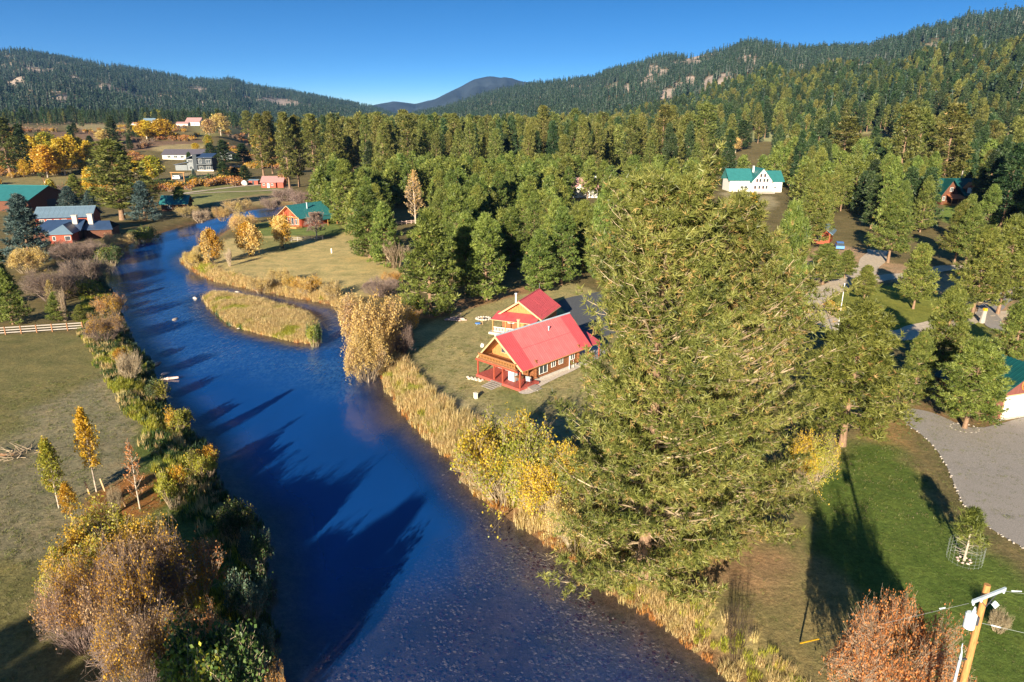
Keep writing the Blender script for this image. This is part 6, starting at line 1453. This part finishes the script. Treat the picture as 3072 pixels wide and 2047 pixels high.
for s_ in (-1, 1): ob('roof', mesh('roof', [(*prism([(10.3, -.4, 7.5), (10.3, 4.4, 7.5), (10.3+s_*2.6, 4.4, 5.6), (10.3+s_*2.6, -.4, 5.6)], (0, 0, .15)), 'roof_orange', None)]), cz)
ob('porch_roof', mesh('porch_roof', [(*prism([(.2, -6.2, 2.5), (5.2, -6.2, 2.5), (5.6, -1.22, 3.6), (.8, -1.22, 3.6)], (0, 0, .14)), 'roof_orange', None)]), cz)
bx('porch_wall', cz, 'board_orange', .4, -6.0, -.6, 5.0, -5.8, .9); bx('porch_wall', cz, 'board_orange', .4, -5.79, -.6, .6, -1.3, .9)
for xq in (.4, 2.6, 4.9): bx('post', cz, 'board_orange', xq, -6.0, .901, xq+.15, -5.85, 2.5)
chimney(cz, 9.0, 6.0, 7.0, 11.2, 'wood_grey', .18)
# small brown cabin by the road
q = hz(1905, 562); bc = house('brown_cabin', 'small brown cabin with a grey edged roof at the upper dirt road', q[0], q[1], q[2], rad(60), 7, 5.5, 2.8, 4.8, 'wall_redwood', 'roof_bluegrey', .7, .6, panels=1, wins=[('N', 2, .8, 1.2, 1.2)])
# right hand garage with wagon wheel
gx0, gy0 = 49.6, 65.9; ga = rad(17); gt = thing('garage', 'maroon board garage with a white door, green ribbed roof and wagon wheel', 'garage', (gx0, gy0, 0), ga)
GWd, GLn, gze, gzr = 9.5, 6.6, 2.7, 5.4
bd = mesh('board', [(*box(0, -.03, .12, .285, 0, 2.7), 'maroon_board', None)])
fw_ = ob('wall', mesh('wall', [(*prism([(0, 0, -.05), (GWd, 0, -.05), (GWd, 0, gze), (GWd/2, 0, gzr), (0, 0, gze)], (0, .15, 0)), 'maroon_board', None)]), gt)
for k in range(33):
    x0 = k*.288; zt = gze+min(x0, GWd-x0-.28)*(gzr-gze)/(GWd/2) if True else 0
    z0_ = .12 if x0 < 1.25 or x0 > 6.7 else 2.62
    if zt-.1 > z0_: ob('board', mesh('board', [(*box(x0, -.035-.01*(k % 2), z0_, x0+.27, -.002, zt-.05), 'maroon_board', None)]), fw_)
bx('wall', gt, 'maroon_board', .002, .152, -.05, .15, GLn, gze-.05); bx('wall', gt, 'maroon_board', GWd-.15, .152, -.05, GWd-.002, GLn, gze-.05); bx('wall', gt, 'maroon_board', .152, GLn-.15, -.05, GWd-.152, GLn-.002, gze)
gd = bx('garage_door', gt, 'white_paint', 1.42, -.05, .02, 6.6, -.004, 2.45)
for k in range(4): bx('door_panel', gd, 'white_paint', 1.46, -.075, .05+k*.6, 6.56, -.052, .62+k*.6)
for b6 in ((1.25, -.07, .0, 1.41, -.004, 2.6), (6.61, -.07, 0, 6.75, -.004, 2.6), (1.41, -.07, 2.46, 6.61, -.004, 2.6)): bx('door_trim', gt, 'trim_pale', *b6)
for s_ in (0, 1):
    xa = -.5 if s_ == 0 else GWd+.5; za = gze-.5*(gzr-gze)/(GWd/2)
    r_ = ob('roof', mesh('roof', [(*prism([(xa, -.5, za), (xa, GLn+.5, za), (GWd/2, GLn+.5, gzr), (GWd/2, -.5, gzr)], (0, 0, .12)), 'roof_green', None)]), gt)
    for k in range(16):
        yq = -.45+k*.46; ob('roof_rib', mesh('roof_rib', [(*prism([(xa, yq, za+.122), (xa, yq+.06, za+.122), (GWd/2, yq+.06, gzr+.122), (GWd/2, yq, gzr+.122)], (0, 0, .05)), 'roof_green', None)]), r_)
for zq in (1.2,): o = window(gt, 'N', 0, 1.0, 1.0, 1.0, 0, 0); o.location = (-.01, 4.4, 1.0)
bx('foundation', gt, 'concrete', -.3, -.35, -.1, GWd+.3, -.05, .06)
ww = ob('wagon_wheel', None, gt, (3.9, -.10, 3.55)); P0, P1 = [], []
for k in range(24): a, b_ = k*math.pi/12, (k+1)*math.pi/12; P0.append((math.cos(a)*.62, 0, math.sin(a)*.62)); P1.append((math.cos(b_)*.62, 0, math.sin(b_)*.62))
v, f = tubes(P0, P1, .045, .045, 6); ob('rim', mesh('rim', [(v, f, 'wheel_orange', None)]), ww)
v, f = tubes_cap([[0, -.08, 0]], [[0, .06, 0]], .1, .1, 10); ob('hub', mesh('hub', [(v, f, 'wheel_orange', None)]), ww)
v, f = tubes_cap([[0, 0, .1]], [[0, 0, .6]], .022, .022, 5); sp_ = mesh('spoke', [(v, f, 'wheel_orange', None)])
for k in range(12): ob('spoke', sp_, ww, rot=(0, k*math.pi/6, 0))

# ---------------------------------------------------------------- driveways, tracks, patio (sheets over the ground)
def sheet(name, pts, m, label, dz=.05, res=1.0):
    poly = smooth_poly(np.array([flat(*p) for p in pts]), 2); lo, hi = poly.min(0), poly.max(0)
    xs = np.arange(lo[0], hi[0]+res, res); ys = np.arange(lo[1], hi[1]+res, res); X, Y = np.meshgrid(xs, ys); P = np.stack([X.ravel(), Y.ravel()], 1)
    # pull the outer ring of the grid on to the outline so that the edge is smooth
    ins = inside(P, poly); F = (np.arange(len(ys)-1)[:, None]*len(xs)+np.arange(len(xs)-1)[None]).ravel(); F = np.stack([F, F+1, F+1+len(xs), F+len(xs)], 1)
    F = F[ins[F].any(1)]; u, inv = np.unique(F, return_inverse=True); Q = P[u]; o_ = ~ins[u]
    if o_.any():
        B = np.vstack([poly+(np.roll(poly, -1, 0)-poly)*t for t in (0, .33, .66)]); d = ((Q[o_][:, None]-B[None])**2).sum(-1); Q[o_] = B[d.argmin(1)]
    z = height(Q[:, 0], Q[:, 1])+dz
    return tag(ob(name, mesh(name, [(np.column_stack([Q, z]), inv.reshape(F.shape), m, None)], True)), label, kind='structure')
def ribbon(name, line, wd, m, label, dz=.05):
    c = smooth_poly(np.array([flat(*p) for p in line]), 3, False); t = np.gradient(c, axis=0); t = t/np.linalg.norm(t, axis=1)[:, None]; nrm = np.stack([-t[:, 1], t[:, 0]], 1)
    wv = wd*(1+.12*np.sin(np.arange(len(c))*.9)); offs = np.linspace(-.5, .5, 7)
    V = np.vstack([c+nrm*(wv*o_)[:, None] for o_ in offs]); n_ = len(c); F = np.array([(j*n_+i, j*n_+i+1, (j+1)*n_+i+1, (j+1)*n_+i) for j in range(6) for i in range(n_-1)])
    z = height(V[:, 0], V[:, 1])+dz+.02*np.cos(np.repeat(offs, n_)*12)
    return tag(ob(name, mesh(name, [(np.column_stack([V, z]), F, m, None)], True)), label, kind='structure')
GP = [(2072,948),(2090,938),(2150,950),(2230,990),(2300,975),(2353,958),(2500,950),(2600,1350),(2353,1262),(2290,1226),(2238,1190),(2204,1146),(2184,1090),(2158,1040),(2120,1000),(2080,975)]
sheet('gravel_driveway', GP, 'gravel', 'grey gravel driveway in front of the maroon garage', .05, .8)
sheet('asphalt_driveway', [(1278,700),(1290,688),(1348,676),(1420,664),(1500,660),(1480,720),(1400,780),(1335,765),(1322,735),(1300,718)], 'asphalt', 'dark asphalt driveway behind the cabins', .05, .8)
sheet('patio', [(1322,800),(1352,786),(1384,790),(1400,810),(1352,838),(1318,850),(1300,845)], 'concrete', 'pale concrete patio behind the log cabin', .09, .5)
sheet('gravel_path', [(1226,872),(1340,826),(1352,838),(1240,888),(1222,908),(1188,906),(1196,890)], 'stone_pale', 'pale gravel strip along the log cabin wall', .08, .4)
ribbon('dirt_road', [(2020,575),(1998,612),(1962,645),(1905,664),(1868,682),(1860,706),(1888,738),(1940,758),(2010,770),(2090,772),(2170,742),(2250,728),(2400,720)], 4.6, 'dirt_track', 'pale dirt road looping past the pines')
ribbon('dirt_road', [(1958,650),(2020,640),(2090,634),(2160,618),(2230,612),(2290,640),(2353,680),(2420,720)], 4.0, 'dirt_track', 'upper branch of the dirt road under the tall pines', .065)
ribbon('dirt_road', [(2330,770),(2280,745),(2262,720),(2300,690),(2353,660)], 3.0, 'gravel', 'grey lane beside the cut stump', .07)
for (ln, wd, lb) in (([(380,452),(430,443),(480,437),(560,428),(650,424)], 3.2, 'pale lane in front of the two storey house'), ([(430,446),(520,442),(600,440),(640,436)], 2.2, 'narrow pale track beside the lane')):
    ribbon('dirt_road', ln, wd, 'dirt_track', lb, .12)
# stones edging the gravel, one joined part; ring of single stones round the pine
g_ = np.random.default_rng(4); cur = smooth_poly(np.array([flat(u, v) for u, v in GP[8:]]), 3, False); P = []
seg = np.linalg.norm(np.diff(cur, axis=0), axis=1); cs = np.concatenate([[0], np.cumsum(seg)]); tt_ = np.arange(0, cs[-1], .30); tt_ = tt_+g_.normal(size=len(tt_))*.12; tt_ = tt_[g_.uniform(size=len(tt_)) < .8]; ex = np.interp(tt_, cs, cur[:, 0]); ey = np.interp(tt_, cs, cur[:, 1]); parts_ = []
for k in range(len(ex)):
    s_ = g_.uniform(.04, .10); v, f = box(-s_, -s_*.7, 0, s_, s_*.7, s_*1.1); a = g_.uniform(0, 3); c_, s2 = math.cos(a), math.sin(a); v[4:, :2] *= .7; v = np.column_stack([v[:, 0]*c_-v[:, 1]*s2+ex[k]+g_.normal()*.08, v[:, 0]*s2+v[:, 1]*c_+ey[k]+g_.normal()*.08, v[:, 2]+.02]); parts_.append((v, f, 'stone', None))
tag(ob('edging_stones', mesh('edging_stones', parts_)), 'row of small pale stones edging the gravel driveway', kind='stuff')
x_, y_ = flat(2216, 984); rgt = thing('stone_ring', 'ring of pale stones round the pine trunk in front of the garage', 'stone ring', (x_, y_, 0))
for k in range(16): a = k*math.pi/8; rock('stone', '', math.cos(a)*1.3, math.sin(a)*1.1, -.03, (.17, .12, .15), k, parent=rgt, m='stone')

# ---------------------------------------------------------------- fences
def fence(name, label, pts, n, rails, hgt, m, mp=None, zf=None):
    P = np.array([base_at(*p) for p in pts]); t = thing(name, label, 'fence', tuple(P[0])); Lx = np.linspace(0, 1, n+1); Q = []
    for q in Lx: k = min(len(P)-2, int(q*(len(P)-1))); f_ = q*(len(P)-1)-k; Q.append(P[k]*(1-f_)+P[k+1]*f_-P[0])
    for k, q in enumerate(Q): bx('post', t, mp or m, q[0]-.07, q[1]-.07, q[2]-.3, q[0]+.07, q[1]+.07, q[2]+hgt+.08)
    for k in range(n):
        a, b_ = Q[k], Q[k+1]; d = unit((b_-a)[None])[0]*.075
        for z_ in rails: ob('rail', mesh('rail', [(*prism([a+d+[0, -.025, z_], b_-d+[0, -.025, z_], b_-d+[0, -.025, z_+.15], a+d+[0, -.025, z_+.15]], (0, .05, 0)), m, None)]), t)
    return t
fence('rail_fence', 'three rail grey white fence across the left field', [(-60,774), (191,758)], 7, (.25, .62, 1.0), 1.15, 'wood_grey', 'wood_brown')
fence('rail_fence', 'low rail fence in front of the teal roofed log house', [(655,556), (742,551)], 6, (.35, .75), 1.0, 'wood_grey')
fence('rail_fence', 'pinkish rail fence in the grove clearing by the white tree', [(912,518), (956,513)], 4, (.35, .8), 1.0, 'log_pink')
fence('rail_fence', 'white fence under the dark pines right of the two storey house', [(528,386), (628,380)], 10, (.4, .9), 1.2, 'white_paint')

# ---------------------------------------------------------------- power pole and its gear
pb = Vector((18.95, 23.3, 0)); pw = thing('power_pole', 'orange brown wooden power pole with crossarm and transformer at the bottom right', 'power pole', tuple(pb))
v, f = tubes_cap([[0, 0, -.3], [0, 0, 6]], [[0, 0, 6], [0, 0, 12.25]], [.17, .145], [.145, .12], 14); ob('pole', mesh('pole', [(v, f, 'wood_pole', None)], False), pw)
aa = math.atan2(.75, 1.75); ca_ = ob('crossarm', mesh('crossarm', [(*box(-1.0, -.19, -.07, 1.0, -.125, .08), 'metal_grey', None), (*box(-1.0, -.124, -.075, 1.0, -.121, .085), 'metal_grey', None)]), pw, (0, 0, 11.85), aa)
for xq in (-.92, -.45, .92): v, f = tubes_cap([[xq, -.16, -.17]], [[xq, -.16, -.075]], .035, .05, 8); ob('insulator', mesh('insulator', [(v, f, 'porcelain', None)]), ca_)
P0 = [(-.5, -.15, -.08), (.5, -.15, -.08)]; v, f = tubes(P0, [(0, -.14, -.55)]*2, .018, .018, 5); ob('brace', mesh('brace', [(v, f, 'metal_dark', None)]), ca_)
tr_ = ob('transformer', None, pw, (-.44, -.12, 10.3))
v, f = tubes_cap([[0, 0, 0], [0, 0, .62]], [[0, 0, .62], [0, 0, .68]], [.21, .215], [.21, .17], 18); ob('tank', mesh('tank', [(v, f, 'porcelain', None)], False), tr_)
v, f = tubes_cap([[.08, 0, .68], [.08, 0, .76], [.08, 0, .84]], [[.08, 0, .76], [.08, 0, .84], [.08, 0, .98]], [.06, .075, .05], [.06, .05, .03], 10); ob('bushing', mesh('bushing', [(v, f, 'porcelain', None)]), tr_)
v, f = box(.19, -.05, .1, .34, .05, .5); ob('bracket', mesh('bracket', [(v, f, 'metal_dark', None)]), tr_)
fs = ob('fuse_cutout', None, pw, (.42, .02, 11.25)); v, f = tubes_cap([[0, 0, 0], [.1, 0, -.12]], [[.14, 0, .16], [.24, 0, .05]], [.07, .05], [.08, .05], 8); ob('insulator', mesh('insulator', [(v, f, 'porcelain', None)]), fs); v, f = tubes([[-.3, 0, .1]], [[.02, 0, .08]], .02, .02, 5); ob('bracket', mesh('bracket', [(v, f, 'metal_dark', None)]), fs)
rs = ob('riser_pipe', None, pw, (-.40, -.05, 0)); v, f = tubes_cap([[0, 0, 0], [0, 0, 8.75], [0, 0, 9.0], [-.05, 0, 9.2]], [[0, 0, 8.75], [0, 0, 9.0], [-.05, 0, 9.2], [-.05, 0, 9.42]], [.055, .055, .03, .022], [.055, .03, .022, .02], 10); ob('pipe', mesh('pipe', [(v, f, 'metal_grey', None)]), rs)
for zq in (6.9, 8.6): bx('bracket', rs, 'blue_plastic' if False else 'metal_dark', -.07, -.03, zq, .28, .03, zq+.07)
def wire(parent, a, b_, r_=.007, sag=.3, n_=14, name='wire', m='wire'):
    a, b_ = np.array(a, float), np.array(b_, float); t = np.linspace(0, 1, n_)[:, None]; Q = a*(1-t)+b_*t; Q[:, 2] -= (4*sag*t*(1-t))[:, 0]; v, f = tubes(Q[:-1], Q[1:], r_, r_, 4); return ob(name, mesh(name, [(v, f, m, None)]), parent)
el = np.array([-.87, -.40, 11.68]); er = np.array([.87, .40, 11.68])
wire(pw, er, (3, .6, 11.3), .006, .05); wire(pw, (3, .6, 11.3), (40, 3, 10.5), .006, .6); wire(pw, (.12, 0, 10.4), (30, -6, 8.5), .007, .6)
for (p_, q_) in ((el+np.array([-1.3, -.25, -.06]), el+np.array([-1.05, -.2, -.05])), (er+np.array([.55, .05, -.08]), er+np.array([1.0, .1, -.14])), (er+np.array([1.5, .2, -.3]), er+np.array([1.65, .2, -.34])), (np.array([.5, -.08, 10.36]), np.array([.85, -.15, 10.3]))):
    v, f = tubes_cap([p_], [q_], .028, .022, 7); ob('insulator', mesh('insulator', [(v, f, 'porcelain', None)]), pw)
anc = np.array([17.2-18.95, 33.9-23.3, 0]); top = el; dv = unit((top-anc)[None])[0]
wire(pw, anc, top, .008, 0, 3, 'guy_wire'); v, f = tubes_cap([anc+dv*.15], [anc+dv*2.6], .045, .045, 8); ob('guy_guard', mesh('guy_guard', [(v, f, 'yellow_plastic', None)]), pw)
# flagpoles of the loop road
for (u, v_, h_, lb) in ((1921, 785, 8.2, 'slender white pole at the driveway turn'),):
    x_, y_, z_ = base_at(u, v_); t = thing('flagpole', lb, 'pole', (x_, y_, z_)); v, f = tubes_cap([[0, 0, 0]], [[0, 0, h_]], .07, .045, 8); ob('pole', mesh('pole', [(v, f, 'white_paint', None)]), t); v, f = tubes_cap([[0, 0, h_]], [[0, 0, h_+.14]], .09, .05, 8); ob('finial', mesh('finial', [(v, f, 'white_paint', None)]), t)
# cut stump with a yellow thing
x_, y_, z_ = base_at(2256, 742); t = thing('tree_stump', 'tall grey stump with a yellow cap between two pines', 'stump', (x_, y_, z_)); v, f = tubes_cap([[0, 0, -.1]], [[.1, 0, 1.9]], .42, .30, 9); ob('stump', mesh('stump', [(v, f, 'wood_grey', None)]), t); bx('cap', t, 'yellow_plastic', -.15, -.25, 1.91, .3, .2, 2.3)

# ---------------------------------------------------------------- small things on the lawns and in the river
def long_log(a, b_, r_): return tubes_cap([a], [b_], r_, r_*.85, 7)
x_, y_ = flat(1046, 737); t = thing('timber_pile', 'pile of crossed pinkish timbers at the lawn edge under the dense pine', 'timber pile', (x_, y_, 0))
for k, (a, b_, r_) in enumerate((((-1.6, -.2, .15), (1.3, .2, .3), .11), ((-1.5, .5, .15), (1.5, .1, .2), .10), ((-1.7, .1, .12), (.9, -.6, .15), .10), ((-.5, -.9, .3), (-.2, 1.3, .42), .09), ((-.9, .9, .2), (.9, .9, .25), .12), ((0, .2, .3), (.8, 1.4, .8), .09), ((.1, -.4, .12), (1.8, -.1, .12), .08))):
    v, f = long_log(a, b_, r_); ob('log', mesh('log', [(v, f, 'log_pink', None)]), t)
x_, y_ = flat(1111, 733); t = thing('fire_pit', 'oval fire pit ringed with pale stones on the lawn', 'fire pit', (x_, y_, 0))
for k in range(16): a = k*math.pi/8; rock('stone', '', math.cos(a)*1.1, math.sin(a)*.8, 0, (.26, .2, .32), k+70, parent=t)
v, f = tubes_cap([[0, 0, .0]], [[0, 0, .08]], .8, .75, 12); ob('ash_bed', mesh('ash_bed', [(v, f, 'metal_dark', None)]), t)
x_, y_ = flat(1098, 747); t = thing('garden_stool', 'blue topped stool with a tan folding frame by the fire pit', 'stool', (x_, y_, 0))
v, f = tubes_cap([[0, 0, .25]], [[0, 0, .33]], .45, .42, 14); ob('seat', mesh('seat', [(v, f, 'blue_plastic', None)]), t)
for k in range(3): a = k*2.094; v, f = tubes_cap([[math.cos(a)*.35, math.sin(a)*.35, 0]], [[math.cos(a)*.1, math.sin(a)*.1, .25]], .025, .025, 5); ob('leg', mesh('leg', [(v, f, 'metal_grey', None)]), t)
for dx in (0, .28): v, f = tubes_cap([[.45+dx, .1, 0]], [[.65, .45, 1.25]], .03, .03, 5); ob('frame', mesh('frame', [(v, f, 'trim_pale', None)]), t)
x_, y_ = flat(1093, 916); t = thing('utility_box', 'small cream utility box standing alone on the lawn', 'box', (x_, y_, 0), rad(-55)); bx('body', t, 'cream_wall', -.22, -.14, 0, .22, .14, .62); bx('lid', t, 'cream_wall', -.25, -.17, .62, .25, .17, .68)
for (u, v_, lb) in ((762, 582, 'little white post on the golden meadow'), (945, 546, 'white marker post by the grove clearing')):
    x_, y_ = flat(u, v_); t = thing('marker_post', lb, 'post', (x_, y_, 0)); bx('post', t, 'white_paint', -.12, -.08, 0, .12, .08, 1.1); bx('cap', t, 'wood_brown', -.15, -.11, 1.1, .15, .11, 1.18)
for k, (u, v_, s_, m_, lb) in enumerate(((448, 686, (.75, .4, .45), 'stone_pale', 'pale rock in mid river above the island tip'), (402, 734, (.9, .4, .3), 'river_stone', 'flat rock in the riffle left of the island'), (545, 671, (.6, .35, .25), 'stone_pale', 'small pale rock in the side channel'), (361, 837, (.8, .45, .35), 'metal_dark', 'dark rock near the left bank'), (379, 859, (.6, .35, .3), 'log_pink', 'small pinkish rock beside the pale driftwood'), (548, 795-40, (.3, .2, .2), 'river_stone', 'little stone at the left shore of the island'))):
    x_, y_ = flat(u, v_, WZ); rock('river_rock', '', x_, y_, WZ-.05, s_, 90+k, m_, 'rock', lb)
x_, y_ = flat(388, 872, WZ); v, f = tubes_cap([[-1.1, -.35, .02], [0, 0, .12]], [[0, 0, .12], [1.2, .1, .22]], [.10, .2], [.2, .12], 8); tag(ob('driftwood', mesh('driftwood', [(v, f, 'log_pink', None)], True), None, (x_, y_, WZ)), 'pale driftwood log jutting from the left bank', 'driftwood')
x_, y_ = flat(40, 1048); g_ = np.random.default_rng(8); t = thing('stick_pile', 'pile of grey dead branches on the left field', 'stick pile', (x_, y_, 0)); P0 = g_.normal(size=(46, 3))*(.75, .6, .12)+(0, 0, .2); P1 = P0+g_.normal(size=(46, 3))*(.8, .7, .3)+(0, 0, .2); P0[:, 2] = np.abs(P0[:, 2]); P1[:, 2] = np.abs(P1[:, 2])
v, f = tubes(P0, P1, .035, .018, 4); ob('branches', mesh('branches', [(v, f, 'twig_tan', None)]), t); v, f = tubes_cap([[-1.6, .1, .1]], [[-.2, 0, .15]], .12, .09, 7); ob('log', mesh('log', [(v, f, 'wood_brown', None)]), t)
for (u, v_, lb) in ((206, 1136, 'wooden stake left of the golden aspen'), (241, 1129, 'leaning wooden stake right of the golden aspen'), (288, 1165, 'wooden stake at the foot of the bare white aspen')):
    x_, y_ = flat(u, v_); v, f = box(-.05, -.05, -.2, .05, .05, 1.25); tag(ob('stake', mesh('stake', [(v, f, 'trim_pale', None)]), None, (x_, y_, 0), rot=(.05, -.12, .3)), lb, 'stake')
# caged young pine
x_, y_ = flat(2215, 1288); t = thing('young_pine', 'young pine with a pale stem inside a wire cage on the lawn', 'pine tree', (x_, y_, 0))
a_, b_ = pine_parts(777, 4.0, .95, 1.5, 24, 5, 2, .42, 9, .06, .07, egg, slo=0, shi=.9, foli='needles_green', bark='bark_pale'); ob('trunk', mesh('trunk', a_, True), t); ob('crown', mesh('crown', b_), t)
P0, P1 = [], []
for k in range(20): a, b2 = k*math.pi/10, (k+1)*math.pi/10; 
for zq in np.linspace(.1, 1.4, 6):
    for k in range(20): a, b2 = k*math.pi/10, (k+1)*math.pi/10; P0.append((math.cos(a)*1.1, math.sin(a)*1.1, zq)); P1.append((math.cos(b2)*1.1, math.sin(b2)*1.1, zq))
for k in range(20): a = k*math.pi/10; P0.append((math.cos(a)*1.1, math.sin(a)*1.1, 0)); P1.append((math.cos(a)*1.1, math.sin(a)*1.1, 1.4))
v, f = tubes(P0, P1, .004, .004, 3); tag(ob('wire_cage', mesh('wire_cage', [(v, f, 'wire', None)]), None, (x_, y_, 0)), 'round wire mesh cage about the young pine', 'cage')
g_ = np.random.default_rng(6); P0 = np.column_stack([np.zeros(16), np.zeros(16), g_.uniform(.3, 1.4, 16)]); a = g_.uniform(0, 6.28, 16); P1 = P0+np.column_stack([np.cos(a)*.8, np.sin(a)*.8, g_.uniform(0, .4, 16)]); v, f = tubes(P0, P1, .02, .008, 4); ob('branches', mesh('branches', [(v, f, 'bark_pale', None)]), t)
for k in range(8): a = k*math.pi/4; rock('stone', '', math.cos(a)*.42, math.sin(a)*.42, 0, (.14, .1, .12), k+120, parent=t, m='log_pink')
# ---------------------------------------------------------------- trees out of the frame whose shadows fall into the picture's lower left corner
for k, (u, v_, h_) in enumerate(((125, 1408, 18), (75, 1436, 18), (20, 1466, 18), (-40, 1498, 18), (-110, 1535, 18), (185, 1460, 17), (240, 1520, 16), (110, 1500, 17), (918, 1172, 18))):
    q = flat(u, v_); L3 = h_/math.tan(SUN_EL); x_, y_ = q[0]-L3*math.sin(SHADOW_AZ), q[1]-L3*math.cos(SHADOW_AZ)
    v_ = PM['yard'][k % 3]; t = thing('pine_tree', 'pine standing outside the picture, known only by its shadow on the near bank and water', 'pine tree', (x_, y_, 0), k, 'pines outside the picture', (1.05, 1.05, h_/16) if k < 8 else (.85, .85, h_/16)); ob('trunk', v_['tm'], t); ob('crown', v_['cm'], t)
# ---------------------------------------------------------------- air
m, n, o = material('haze'); pv = N(n, 'ShaderNodeVolumePrincipled'); pv.inputs['Color'].default_value = (.22, .50, 1, 1); pv.inputs['Density'].default_value = HAZE; pv.inputs['Anisotropy'].default_value = .2
n.links.new(pv.outputs[0], o.inputs['Volume']); v, f = box(-9900, -9900, -6, 9900, 9900, 900)
if HAZE > 0: tag(ob('haze', mesh('haze', [(v, f, 'haze', None)])), 'thin blue valley haze', kind='stuff')
